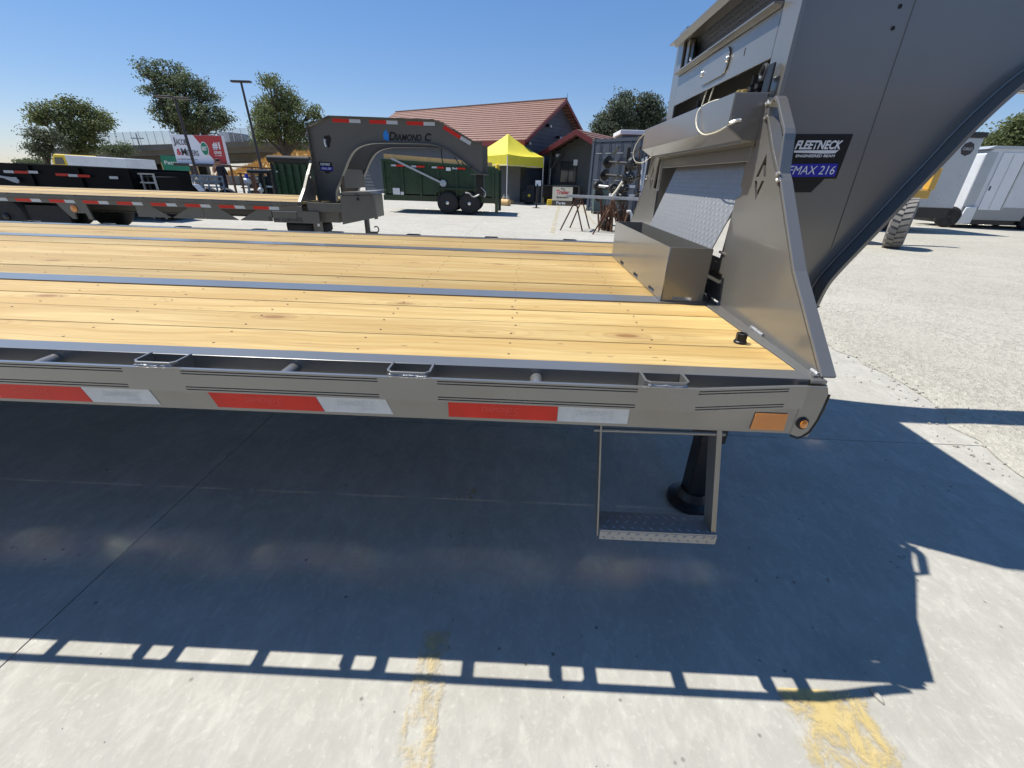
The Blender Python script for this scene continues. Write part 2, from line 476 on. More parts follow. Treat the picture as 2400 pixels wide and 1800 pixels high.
class MB:
    def __init__(s):
        s.v = []; s.f = []

    def add(s, vs, fs):
        o = len(s.v)
        s.v += [tuple(p) for p in vs]
        s.f += [tuple(i + o for i in f) for f in fs]
        return s

    def box(s, x0, x1, y0, y1, z0, z1):
        return s.add([(x0, y0, z0), (x1, y0, z0), (x1, y1, z0), (x0, y1, z0), (x0, y0, z1), (x1, y0, z1), (x1, y1, z1), (x0, y1, z1)],
                     [(0, 3, 2, 1), (4, 5, 6, 7), (0, 1, 5, 4), (1, 2, 6, 5), (2, 3, 7, 6), (3, 0, 4, 7)])

    def obox(s, o, ex, ey, ez):
        """Box from corner o along three edge vectors."""
        o, ex, ey, ez = Vector(o), Vector(ex), Vector(ey), Vector(ez)
        if ex.cross(ey).dot(ez) < 0:
            ex, ey = ey, ex
        vs = [o, o + ex, o + ex + ey, o + ey, o + ez, o + ex + ez, o + ex + ey + ez, o + ey + ez]
        return s.add(vs, [(0, 3, 2, 1), (4, 5, 6, 7), (0, 1, 5, 4), (1, 2, 6, 5), (2, 3, 7, 6), (3, 0, 4, 7)])

    def prism(s, poly, ex, ey, o, ez):
        """Extrude the 2-D polygon (in the ex, ey frame at o) along ez; concave allowed (caps are n-gons)."""
        ex, ey, o, ez = Vector(ex), Vector(ey), Vector(o), Vector(ez)
        a = [o + ex * p[0] + ey * p[1] for p in poly]
        area = sum(poly[i][0] * poly[(i + 1) % len(poly)][1] - poly[(i + 1) % len(poly)][0] * poly[i][1] for i in range(len(poly)))
        if (area > 0) != (ex.cross(ey).dot(ez) > 0):
            a = a[::-1]
        n = len(a)
        vs = a + [p + ez for p in a]
        fs = [tuple(range(n - 1, -1, -1)), tuple(range(n, 2 * n))]
        fs += [(i, (i + 1) % n, n + (i + 1) % n, n + i) for i in range(n)]
        return s.add(vs, fs)

    def cyl(s, p0, p1, r0, r1=None, n=16, caps=True):
        p0, p1 = Vector(p0), Vector(p1)
        r1 = r0 if r1 is None else r1
        ax = (p1 - p0).normalized()
        a = ax.orthogonal().normalized(); b = ax.cross(a)
        vs = []
        for p, r in ((p0, r0), (p1, r1)):
            for i in range(n):
                t = 2 * math.pi * i / n
                vs.append(p + a * (r * math.cos(t)) + b * (r * math.sin(t)))
        fs = [(i, (i + 1) % n, n + (i + 1) % n, n + i) for i in range(n)]
        if caps:
            fs += [tuple(range(n - 1, -1, -1)), tuple(range(n, 2 * n))]
        return s.add(vs, fs)

    def tube(s, pts, r, n=8):
        pts = [Vector(p) for p in pts]
        rings = []
        prev = None
        for i, p in enumerate(pts):
            t = (pts[min(i + 1, len(pts) - 1)] - pts[max(i - 1, 0)]).normalized()
            a = t.orthogonal().normalized() if prev is None else (prev - t * prev.dot(t)).normalized()
            prev = a
            b = t.cross(a)
            rr = r[i] if isinstance(r, (list, tuple)) else r
            rings.append([p + a * (rr * math.cos(2 * math.pi * k / n)) + b * (rr * math.sin(2 * math.pi * k / n)) for k in range(n)])
        vs = [q for ring in rings for q in ring]
        fs = []
        for i in range(len(pts) - 1):
            for k in range(n):
                fs.append((i * n + k, i * n + (k + 1) % n, (i + 1) * n + (k + 1) % n, (i + 1) * n + k))
        fs += [tuple(range(n - 1, -1, -1)), tuple(range((len(pts) - 1) * n, len(pts) * n))]
        return s.add(vs, fs)

    def strip(s, path, w, t):
        """Flat bar along a path of (point, normal) pairs; w = width vector, t = thickness along the normals."""
        w = Vector(w)
        n = len(path)
        vs = []
        for p, nr in path:
            p, nr = Vector(p), Vector(nr)
            vs += [p, p + w, p + w + nr * t, p + nr * t]
        fs = []
        for i in range(n - 1):
            a, b = i * 4, i * 4 + 4
            for k in range(4):
                fs.append((a + k, a + (k + 1) % 4, b + (k + 1) % 4, b + k))
        fs += [(3, 2, 1, 0), (4 * n - 4, 4 * n - 3, 4 * n - 2, 4 * n - 1)]
        return s.add(vs, fs)

    def lathe(s, prof, o, ax, n=24):
        """prof: (radius, offset along axis) pairs."""
        o, ax = Vector(o), Vector(ax).normalized()
        a = ax.orthogonal().normalized(); b = ax.cross(a)
        vs = []
        for r, h in prof:
            for k in range(n):
                t = 2 * math.pi * k / n
                vs.append(o + ax * h + (a * math.cos(t) + b * math.sin(t)) * r)
        fs = []
        for i in range(len(prof) - 1):
            for k in range(n):
                fs.append((i * n + k, i * n + (k + 1) % n, (i + 1) * n + (k + 1) % n, (i + 1) * n + k))
        fs += [tuple(range(n - 1, -1, -1)), tuple(range((len(prof) - 1) * n, len(prof) * n))]
        return s.add(vs, fs)

    def build(s, name, mat, parent=None, bevel=0.0, smooth=False, fix=True):
        me = bpy.data.meshes.new(name)
        me.from_pydata(s.v, [], s.f)
        if fix:
            bm = bmesh.new(); bm.from_mesh(me)
            bmesh.ops.recalc_face_normals(bm, faces=bm.faces)
            bm.to_mesh(me); bm.free()
        me.materials.append(MATS[mat])
        if smooth:
            me.shade_smooth()
            try:
                me.set_sharp_from_angle(angle=math.radians(38))
            except Exception:
                pass
        o = bpy.data.objects.new(name, me)
        C.objects.link(o)
        adopt(o, parent)
        if bevel > 0:
            bv = o.modifiers.new('bevel', 'BEVEL')
            bv.width = bevel; bv.segments = 2; bv.limit_method = 'ANGLE'; bv.angle_limit = math.radians(40)
        return o


def wloc(p):
    if p.parent is None:
        return Vector(p.location)
    return wloc(p.parent) + p.matrix_parent_inverse.translation + Vector(p.location)


def adopt(o, parent):
    """Parent keeping the world position (parents are unrotated empties or meshes at the origin)."""
    if parent is not None:
        o.parent = parent
        o.matrix_parent_inverse = Matrix.Translation(-wloc(parent))


def tag(o, label, cat, group=None):
    o['label'] = label; o['category'] = cat
    if group:
        o['group'] = group
    return o


def thing(name, label, cat, loc=(0, 0, 0), group=None):
    o = bpy.data.objects.new(name, None)
    C.objects.link(o)
    o.location = loc
    o.empty_display_size = 0.2
    return tag(o, label, cat, group)


def struct(o):
    o['kind'] = 'structure'
    return o


def copy_mesh(o, name, parent, offset):
    """A copy of a part (shared mesh data) shifted by offset."""
    c = o.copy(); c.name = name
    C.objects.link(c)
    adopt(c, parent)
    c.location = Vector(o.location) + Vector(offset)
    return c


def plate2d(name, outlines, depth, o, ex, ey, mat, parent=None, bevel=0.0):
    """Flat plate with real holes: outlines[0] is the rim, the rest are openings; extruded by depth along ex x ey."""
    cu = bpy.data.curves.new(name, 'CURVE')
    cu.dimensions = '2D'; cu.fill_mode = 'BOTH'; cu.extrude = depth / 2
    for ol in outlines:
        sp = cu.splines.new('POLY'); sp.points.add(len(ol) - 1)
        for p, q in zip(sp.points, ol):
            p.co = (q[0], q[1], 0, 1)
        sp.use_cyclic_u = True
    tmp = bpy.data.objects.new(name, cu)
    me = bpy.data.meshes.new_from_object(tmp)
    bpy.data.objects.remove(tmp)
    ex, ey = Vector(ex), Vector(ey)
    ez = ex.cross(ey)
    mw = Matrix.Identity(4)
    for i in range(3):
        mw[i][0] = ex[i]; mw[i][1] = ey[i]; mw[i][2] = ez[i]; mw[i][3] = o[i] + ez[i] * depth / 2
    me.transform(mw)
    me.materials.clear(); me.materials.append(MATS[mat])
    ob = bpy.data.objects.new(name, me)
    C.objects.link(ob); adopt(ob, parent)
    if bevel > 0:
        bv = ob.modifiers.new('bevel', 'BEVEL'); bv.width = bevel; bv.segments = 2
        bv.limit_method = 'ANGLE'; bv.angle_limit = math.radians(40)
    return ob


def lettering(name, body, mat, parent, o, ex, ey, w, h, depth=0.0008, bold=0.0, shear=0.0):
    """Printed words fitted into the rectangle o, w along ex, h along ey."""
    cu = bpy.data.curves.new(name, 'FONT')
    cu.body = body; cu.size = 1.0; cu.offset = bold; cu.shear = shear; cu.extrude = 0.0; cu.resolution_u = 3
    tmp = bpy.data.objects.new(name, cu)
    me = bpy.data.meshes.new_from_object(tmp)
    bpy.data.objects.remove(tmp)
    xs = [v.co.x for v in me.vertices]; ys = [v.co.y for v in me.vertices]
    x0, x1, y0, y1 = min(xs), max(xs), min(ys), max(ys)
    ex, ey, o = Vector(ex).normalized(), Vector(ey).normalized(), Vector(o)
    nz = ex.cross(ey)
    for v in me.vertices:
        a, b2 = (v.co.x - x0) / (x1 - x0) * w, (v.co.y - y0) / (y1 - y0) * h
        v.co = o + ex * a + ey * b2 + nz * depth
    me.materials.clear(); me.materials.append(MATS[mat])
    ob = bpy.data.objects.new(name, me)
    C.objects.link(ob); adopt(ob, parent)
    return ob

# ------------------------------------------------------------------ ground
g = MB().add([(-900, -300, -0.06), (900, -300, -0.06), (900, 1500, -0.06), (-900, 1500, -0.06)], [(0, 1, 2, 3)]).build('ground', 'dirt')
struct(g)
lot = struct(MB().box(-40, 3.4, -6, 46, -0.055, -0.012).build('concrete_lot', 'concrete'))
xs = [-40 + 0.0]
x = -1.283 - 3.7 * 10
gx = [-1.283 + 3.7 * k for k in range(-10, 1)] + [3.25]
gy = [1.155 + 3.7 * k for k in range(-2, 13)]
for i in range(len(gx) - 1):
    for j in range(len(gy) - 1):
        a = 0.0018
        MB().box(gx[i] + a, gx[i + 1] - a, gy[j] + a, gy[j + 1] - a, -0.03, random.uniform(-0.0012, 0.0)).build('slab', 'concrete', lot, bevel=0.002 if gy[j] < 9 else 0)
# gravel yard to the right of the slab edge, with an uneven margin
edge = []
yy = -6.0
while yy < 60:
    edge.append((2.62 + 0.10 * math.sin(yy * 1.3) + (0.35 if yy > 2.2 else 0.35 * max(0, (yy - 1.0) / 1.2)) + random.uniform(-0.06, 0.06), yy))
    yy += 0.16 if yy < 8 else 0.8
vs = []; fs = []
for (ex_, ey_) in edge:
    vs += [(ex_, ey_, 0.003), (ex_ + 0.12, ey_, 0.010), (8, ey_, 0.012), (80, ey_, 0.012)]
for i in range(len(edge) - 1):
    for k in range(3):
        fs.append((i * 4 + k, i * 4 + k + 1, i * 4 + 5 + k, i * 4 + 4 + k))
struct(MB().add(vs, fs).build('gravel_yard', 'gravel'))


def pebble(mb, x, y, z, r):
    rr = [r * random.uniform(0.7, 1.2) for _ in range(6)]
    t = random.uniform(0, 6.28)
    c, s_ = math.cos(t), math.sin(t)
    def q(a, b2, h):
        return (x + a * c - b2 * s_, y + a * s_ + b2 * c, z + h)
    mb.add([q(rr[0] * 1.3, 0, 0), q(0, rr[1], 0), q(-rr[2] * 1.2, 0, 0), q(0, -rr[3], 0), q(rr[4] * 0.2, rr[5] * 0.2, rr[4] * 0.75)],
           [(0, 1, 4), (1, 2, 4), (2, 3, 4), (3, 0, 4)])


mb = MB()
for _ in range(22000):
    t = random.random() ** 1.5
    y = -0.6 + t * 11
    x = random.uniform(2.6, 3.2 + 1.3 * (y + 1.5))
    if x < 2.9 and random.random() < 0.7:
        continue
    pebble(mb, x, y, 0.010 if x > 2.85 else 0.004, random.choice((0.003, 0.004, 0.005, 0.007, 0.010)) * (1 + 0.05 * y))
gp = mb.build('gravel', 'stone_pale', fix=False)
gp['kind'] = 'stuff'; gp['label'] = 'loose pale gravel scattered over the yard beside the concrete'
mb = MB()
for _ in range(500):
    x = random.uniform(-2.5, 2.7); y = random.uniform(-0.55, 3.0)
    pebble(mb, x, y, 0.0, random.choice((0.0012, 0.0018, 0.0026)))
gp = mb.build('grit', 'stone_pale', fix=False)
gp['kind'] = 'stuff'; gp['label'] = 'fine grit lying on the concrete around the trailer'
stones = [((2055, 1632), 0.013, 'flat pale stone at the tip of the rail shadow'), ((888, 1361), 0.007, 'small dark pebble in the shade below the middle reflective strip'),
          ((1128, 1264), 0.006, 'tiny stone in the shade nearest the folding step'), ((1942, 1360), 0.006, 'small dark pebble in the bluish shade beside the step'),
          ((2112, 1306), 0.006, 'pale chip of stone in the shade by the loop shaped shadow'), ((1129, 1402), 0.006, 'small round pebble in the wide shade below the deck')]
for (u, v), r, lab in stones:
    d = RIGHT * ((u - 1200) / FPX) + DOWN * ((v - 900) / FPX) + FWD
    p = CAM + d * (-CAM.z / d.z)
    mb = MB()
    prof = [(r * 0.3, 0), (r, 0.15 * r), (r * 0.9, 0.5 * r), (r * 0.4, 0.75 * r)]
    mb.lathe(prof, (0, 0, 0), (0, 0, 1), 9)
    mb.v = [(x * 1.5 * (1 + 0.2 * math.sin(7 * y / r)), y * 0.7, z) for x, y, z in mb.v]
    o = mb.build('stone', 'stone_pale', smooth=True)
    o.location = (p.x, p.y, 0); o.rotation_euler[2] = random.uniform(0, 3)
    if '\x00' not in lab:
        tag(o, lab, 'stone', 'loose stones on the concrete')


def painted_line(x0, x1, y0, y1, mat, z=0.004, n=30, wob=0.012):
    vs = []; fs = []
    for i in range(n + 1):
        y = y0 + (y1 - y0) * i / n
        vs += [(x0 + random.uniform(-wob, wob), y, z), (x1 + random.uniform(-wob, wob), y, z)]
    for i in range(n):
        fs.append((2 * i, 2 * i + 1, 2 * i + 3, 2 * i + 2))
    o = struct(MB().add(vs, fs).build('painted_line', mat))
    return o


painted_line(-0.150, 0.010, -3, -0.09, 'line_yellow', n=60, wob=0.004)
painted_line(-0.150, 0.010, -0.09, 0.60, 'line_yellow_thin', n=20, wob=0.004)
painted_line(0.86, 1.20, -2.5, -0.205, 'line_yellow_patch', n=40, wob=0.02)
vs = [(0.80, 11.0), (0.93, 11.0), (2.12, 25.5), (1.95, 25.5)]
struct(MB().add([(a, b2, 0.004) for a, b2 in vs], [(0, 1, 2, 3)]).build('painted_line', 'line_yellow_faint'))
vs = [(2.35, 14.0), (2.48, 14.0), (3.0, 21.5), (2.85, 21.5)]
struct(MB().add([(a, b2, 0.004) for a, b2 in vs], [(0, 1, 2, 3)]).build('painted_line', 'line_yellow_faint'))

# ------------------------------------------------------------------ trailer decks
PITCH_X = 0.6096


def ring_pocket(x, y0, y1, z0, z1, w, t=0.006):
    """Stake pocket: open box section welded between rail and rub rail (outer wall at y1)."""
    mb = MB()
    lo, hi = min(y0, y1), max(y0, y1)
    ch = 0.012
    out = 1 if y1 > y0 else -1
    yo, yi = y1, y0
    outer = [(x - w / 2, yi), (x - w / 2, yo - out * ch), (x - w / 2 + ch, yo), (x + w / 2 - ch, yo), (x + w / 2, yo - out * ch), (x + w / 2, yi)]
    inner = [(x - w / 2 + t, yi), (x - w / 2 + t, yo - out * (ch + 0.002)), (x - w / 2 + ch + 0.002, yo - out * t), (x + w / 2 - ch - 0.002, yo - out * t), (x + w / 2 - t, yo - out * (ch + 0.002)), (x + w / 2 - t, yi)]
    n = len(outer)
    vs = [(a, b2, z0) for a, b2 in outer] + [(a, b2, z0) for a, b2 in inner] + [(a, b2, z1) for a, b2 in outer] + [(a, b2, z1) for a, b2 in inner]
    fs = []
    for i in range(n - 1):
        fs += [(i, i + 1, 2 * n + i + 1, 2 * n + i), (n + i, 3 * n + i, 3 * n + i + 1, n + i + 1),
               (2 * n + i, 2 * n + i + 1, 3 * n + i + 1, 3 * n + i), (i, n + i, n + i + 1, i + 1)]
    fs += [(0, 2 * n, 3 * n, n), (n - 1, 2 * n - 1, 4 * n - 1, 3 * n - 1)]
    return mb.add(vs, fs)


def flatbed_deck(root, xr, xf, yo, D, planks, flanges, y_far, pocket0, tape0, paint_m, near=True):
    """Deck of planks between steel rails; yo = outer face of the near side rail, D = deck height, y_far = outer face of the far rail."""
    PT = 0.038
    for (a, b2) in planks:
        dz = random.uniform(-0.0015, 0.001)
        MB().box(xr + 0.05, xf, yo + a, yo + b2, D - PT, D - 0.002 + dz).build('plank', 'pine', root, bevel=0.0025 if near else 0)
    for (a, b2) in flanges:
        poly = [(a, D), (b2, D), (b2, D - 0.012), ((a + b2) / 2 + 0.005, D - 0.012), ((a + b2) / 2 + 0.005, 0.482), (b2, 0.482), (b2, 0.47), (a, 0.47), (a, 0.482), ((a + b2) / 2 - 0.005, 0.482), ((a + b2) / 2 - 0.005, D - 0.012), (a, D - 0.012)]
        MB().prism([(yo + p, q) for p, q in poly], (0, 1, 0), (0, 0, 1), (xr, 0, 0), (xf - xr + (0.062 if near else 0), 0, 0)).build('main_beam', paint_m, root)
    # side rails: top flange set in, web, and a stepped-out lower plate that carries the tape
    for sgn, yb in ((1, yo), (-1, yo + y_far)):
        poly = [(0.020, D), (0.0745, D), (0.0745, D - 0.007), (0.028, D - 0.007), (0.028, D - 0.062), (0.007, D - 0.070), (0.007, D - 0.138), (0.06, D - 0.138), (0.06, D - 0.145), (0, D - 0.145), (0, D - 0.066), (0.020, D - 0.058)]
        MB().prism([(yb + sgn * p, q) for p, q in poly], (0, 1, 0), (0, 0, 1), (xr, 0, 0), (xf - xr + 0.0005, 0, 0)).build('side_rail', paint_m, root, bevel=0.0012 if near else 0)
    # cross members under the planks
    xx = xf - 0.35
    while xx > xr + 0.1:
        MB().box(xx, xx + 0.045, yo + 0.07, yo + y_far - 0.07, D - 0.115, D - PT - 0.004).build('cross_member', paint_m, root)
        xx -= 0.406
    n_p = int((pocket0 - xr) / PITCH_X)
    # near and far rub rails, pockets and spools
    for sgn, yb in ((-1, yo), (1, yo + y_far)):
        yr = yb + sgn * 0.042
        first = None; sp0 = None
        for k in range(-n_p + 1, 1):
            X = pocket0 + k * PITCH_X
            if first is None:
                first = ring_pocket(X, yb - sgn * 0.0195, yr, D - 0.060, D + 0.004, 0.106).build('stake_pocket', paint_m, root, bevel=0.0012 if near else 0)
                sp0 = MB().cyl((X + PITCH_X / 2, yb - sgn * 0.0195, D - 0.028), (X + PITCH_X / 2, yr, D - 0.028), 0.0165, n=18).build('pipe_spool', paint_m, root, smooth=True)
                X0 = X
            else:
                copy_mesh(first, 'stake_pocket', root, (X - X0, 0, 0))
                if k < 0:
                    copy_mesh(sp0, 'pipe_spool', root, (X - X0, 0, 0))
        # rub rail: flat bar with twin grooves between pockets; its front end is drawn in to the side rail
        zt, zb = D - 0.006, D - 0.066
        t = 0.009
        gr = [0.006, 0.0085, 0.0135, 0.016]
        prof_flat = [(0, zt)]
        def section(groove):
            d_ = 0.0045 if groove else 0.0
            pts = [(0.0, zt)]
            for base in (zt - 0.006, zt - 0.0125, zb + 0.0125, zb + 0.006):
                pts += [(0.0, base + 0.0014), (d_, base + 0.0005), (d_, base - 0.0005), (0.0, base - 0.0014)]
            pts += [(0.0, zb), (t + 0.0012, zb), (t, zt)]
            return pts
        rings = []
        def put(X, Y, groove):
            rings.append([(X, Y - sgn * p, q) for p, q in section(groove)])
        yo_ = yr + sgn * t
        x_start = pocket0 - (n_p - 1) * PITCH_X - 0.25
        put(x_start, yo_, False)
        for k in range(-n_p + 1, 1):
            X = pocket0 + k * PITCH_X
            put(X - 0.0715, yo_, True); put(X - 0.070, yo_, False); put(X + 0.070, yo_, False); put(X + 0.0715, yo_, True)
        xe = pocket0 + 0.345
        put(xe - 0.05, yb + sgn * 0.016, True); put(xe - 0.048, yb + sgn * 0.0158, False); put(xe, yb + sgn * 0.011, False)
        mbr = MB(); n = len(rings[0])
        for r_ in rings:
            mbr.v += r_
        for i in range(len(rings) - 1):
            for k in range(n):
                mbr.f.append((i * n + k, i * n + (k + 1) % n, (i + 1) * n + (k + 1) % n, (i + 1) * n + k))
        mbr.f += [tuple(range(n)), tuple(range((len(rings) - 1) * n, len(rings) * n))[::-1]]
        mbr.build('rub_rail', 'paint_pewter_rub' if near else paint_m, root)
        if sgn < 0 and near:
            for k in range(-3, 1):
                X = pocket0 + k * PITCH_X
                w_ = MB().tube([(X - 0.045 + 0.01 * j, yr + random.uniform(0.000, 0.0025), D - 0.004 - random.uniform(0, 0.002)) for j in range(10)], 0.0035, 6)
                w_.build('weld_bead', 'weld', root, smooth=True)
    # reflective tape on the near side rail
    k = 0
    zc = D - 0.1106
    X = tape0
    while X - k * PITCH_X > xr + 0.2:
        xx = X - k * PITCH_X
        sl = 0.010 if k > 0 else 0.0
        yt = yo - 0.0012
        MB().prism([(xx - sl, zc + 0.025), (xx + 0.2775 - sl, zc + 0.025), (xx + 0.2775 + sl, zc - 0.025), (xx + sl, zc - 0.025)], (1, 0, 0), (0, 0, 1), (0, yt, 0), (0, 0.001, 0)).build('red_reflector', 'tape_red', root)
        MB().prism([(xx + 0.279 - sl, zc + 0.025), (xx + 0.457 - sl, zc + 0.025), (xx + 0.457 + sl, zc - 0.025), (xx + 0.279 + sl, zc - 0.025)], (1, 0, 0), (0, 0, 1), (0, yt, 0), (0, 0.001, 0)).build('white_reflector', 'tape_white', root)
        if near and k < 4:
            for (tx, tw, mt_) in ((xx + 0.085, 0.095, 'tape_red_print'), (xx + 0.325, 0.095, 'tape_white_print')):
                lettering('printed_word', 'DIAMOND C', mt_, root, (tx, yt, zc - 0.006), (1, 0, 0), (0, 0, 1), tw, 0.015, 0.0004, 0.0, 0.2)
                lettering('printed_word', 'TRAILERS', mt_, root, (tx + 0.06, yt, zc - 0.016), (1, 0, 0), (0, 0, 1), 0.035, 0.006, 0.0004, 0.0, 0.2)
        k += 1


def gooseneck(root, x0, ys, yw, zb, paint_m, lower0=0.0):
    """Twin gooseneck beams: ys = list of near flange edges; web set yw in from each."""
    arc = [(0.352, zb), (0.357, 0.87), (0.370, 0.95), (0.400, 1.014), (0.440, 1.083), (0.498, 1.183), (0.564, 1.299), (0.613, 1.382), (0.662, 1.468),
           (0.725, 1.558), (0.80, 1.64), (0.90, 1.705), (1.04, 1.75), (1.22, 1.775), (1.7, 1.785), (2.30, 1.765), (2.72, 1.56), (2.98, 1.375), (3.10, 1.33)]
    top = [(3.12, 1.33), (3.12, 1.835), (2.97, 1.84), (2.42, 2.12), (2.25, 2.155), (0.42, 2.165), (0.0, 2.0)]
    for yf, inward in ys:
        yw_ = yf + inward * yw
        web = [(x0 + 0.010, zb)] + [(x0 + a - 0.010 * (1 if b2 < 1.5 else 0.4), b2 + 0.004 if b2 > 1.5 else b2) for a, b2 in arc] + [(x0 + a, b2) for a, b2 in top[:-1]] + [(x0 + 0.010, 1.995)]
        MB().prism(web, (1, 0, 0), (0, 0, 1), (0, yw_ - 0.006, 0), (0, 0.012, 0)).build('gooseneck_web', paint_m, root)
        # lower curved flange
        pth = []
        pp = [Vector((x0 + a, 0, b2)) for a, b2 in arc]
        fine = []
        for i in range(len(pp) - 1):
            p0 = pp[max(i - 1, 0)]; p1 = pp[i]; p2 = pp[i + 1]; p3 = pp[min(i + 2, len(pp) - 1)]
            for k in range(4):
                t = k / 4
                fine.append(0.5 * ((2 * p1) + (p2 - p0) * t + (2 * p0 - 5 * p1 + 4 * p2 - p3) * t * t + (3 * p1 - p0 - 3 * p2 + p3) * t ** 3))
        fine.append(pp[-1])
        ylo, yhi = (yf, yf + inward * 0.115) if inward > 0 else (yf + inward * 0.115, yf)
        for i, p in enumerate(fine):
            tg = (fine[min(i + 1, len(fine) - 1)] - fine[max(i - 1, 0)]).normalized()
            nrm = Vector((-tg.z, 0, tg.x))
            pth.append(((p.x, ylo, p.z), nrm))
        MB().strip(pth, (0, yhi - ylo, 0), 0.012).build('lower_flange', paint_m, root, smooth=True)
        MB().tube([(q.x + nn.x * 0.013, yw_ - inward * 0.009, q.z + nn.z * 0.013) for q, nn in zip(fine, [Vector(b2) for _, b2 in pth])][2:], 0.005, 6).build('weld_bead', paint_m, root, smooth=True)
        # rear and top flanges
        MB().box(x0, x0 + 0.012, ylo, yhi, zb, 2.0).build('rear_flange', paint_m, root, bevel=0.002)
        tp = [(x0 + 0.0, 2.002), (x0 + 0.42, 2.168), (x0 + 2.25, 2.158), (x0 + 2.43, 2.122), (x0 + 2.975, 1.843), (x0 + 3.12, 1.838)]
        pth = []
        for i, (a, b2) in enumerate(tp):
            pth.append(((a, ylo, b2), (0, 0, 1)))
        MB().strip(pth, (0, yhi - ylo, 0), 0.012).build('top_flange', paint_m, root)


# ------------------------------------------------------------------ the near trailer
D = 0.865
XR = -7.6
T = thing('gooseneck_trailer', 'large pewter grey gooseneck flatbed trailer with pine deck filling the foreground', 'trailer', (-3.0, 1.27, 0))
PL = [(0.0762, 0.2325), (0.2390, 0.3955), (0.4015, 0.5410), (0.5470, 0.702),
      (0.816, 0.982), (0.988, 1.127), (1.132, 1.281), (1.287, 1.440), (1.446, 1.616), (1.623, 1.819),
      (1.928, 2.045), (2.051, 2.233), (2.240, 2.438)]
YF = 2.52
flatbed_deck(T, XR, 0.862, 0.0, D, PL, [(0.71, 0.81), (1.825, 1.922)], YF, 0.4996, -0.0249, 'paint_pewter')
sc0 = None
for (a, b2) in PL:
    for k in range(10):
        xs_c = 0.862 - 0.33 - 0.406 * k
        for yy_ in (a + 0.035, b2 - 0.035):
            jx_, jy_ = xs_c + random.uniform(-0.012, 0.012), yy_ + random.uniform(-0.006, 0.006)
            if sc0 is None:
                sc0 = MB().lathe([(0.0034, 0), (0.0034, 0.0005), (0.002, 0.0001)], (jx_, jy_, D - 0.0012), (0, 0, 1), 8).build('screw', 'screw_brown', T)
                sc_o = (jx_, jy_)
            else:
                copy_mesh(sc0, 'screw', T, (jx_ - sc_o[0], jy_ - sc_o[1], 0))
PW = 'paint_pewter'
# front header channel: top strip, drop face and rounded near corner
for a, b2 in ((0.0, 0.7085), (1.924, YF)):
    MB().box(0.8635, 0.930, a + (0.012 if a == 0 else 0), b2 - (0.012 if a else 0), D - 0.010, D + 0.0005).build('header_strip', PW, T, bevel=0.002)
MB().box(0.925, 0.934, 0.012, YF - 0.012, D - 0.16, D - 0.011).build('front_channel', PW, T, bevel=0.002)
endp = [(0.846, D - 0.0105), (0.926, D - 0.0105), (0.934, D - 0.03), (0.930, D - 0.10), (0.922, D - 0.135), (0.905, D - 0.15), (0.875, D - 0.153), (0.846, D - 0.1455)]
for yb in (-0.0016, YF - 0.0064):
    MB().prism(endp, (1, 0, 0), (0, 0, 1), (0, yb, 0), (0, 0.008, 0)).build('end_plate', PW, T, bevel=0.002)
mbw = MB().tube([(0.936, -0.001, D - 0.03), (0.935, -0.002, D - 0.07), (0.931, -0.001, D - 0.105), (0.922, -0.002, D - 0.138), (0.905, -0.001, D - 0.153), (0.875, -0.001, D - 0.157), (0.85, 0.0, D - 0.150)], 0.0028, 6)
mbw.build('weld_bead', 'greasy_iron', T, smooth=True)
# amber reflector and round side light
MB().prism([(0.742, D - 0.135), (0.826, D - 0.135), (0.824, D - 0.087), (0.744, D - 0.087)], (1, 0, 0), (0, 0, 1), (0, -0.0032, 0), (0, 0.0012, 0)).build('amber_reflector', 'amber_reflector', T)
sl = MB().lathe([(0.016, 0), (0.0165, 0.004), (0.0125, 0.006)], (0.868, -0.0022, D - 0.111), (0, -1, 0), 24).build('side_light', 'rubber', T, smooth=True)
MB().lathe([(0.0118, 0.004), (0.0112, 0.008), (0.007, 0.0105), (0.002, 0.0115)], (0.868, -0.0022, D - 0.111), (0, -1, 0), 24).build('lens', 'amber_lens', sl, smooth=True)

# gooseneck beams behind the gusset plates
gooseneck(T, 0.944, [(0.71, 1), (1.98, -1)], 0.072, D + 0.001, PW)
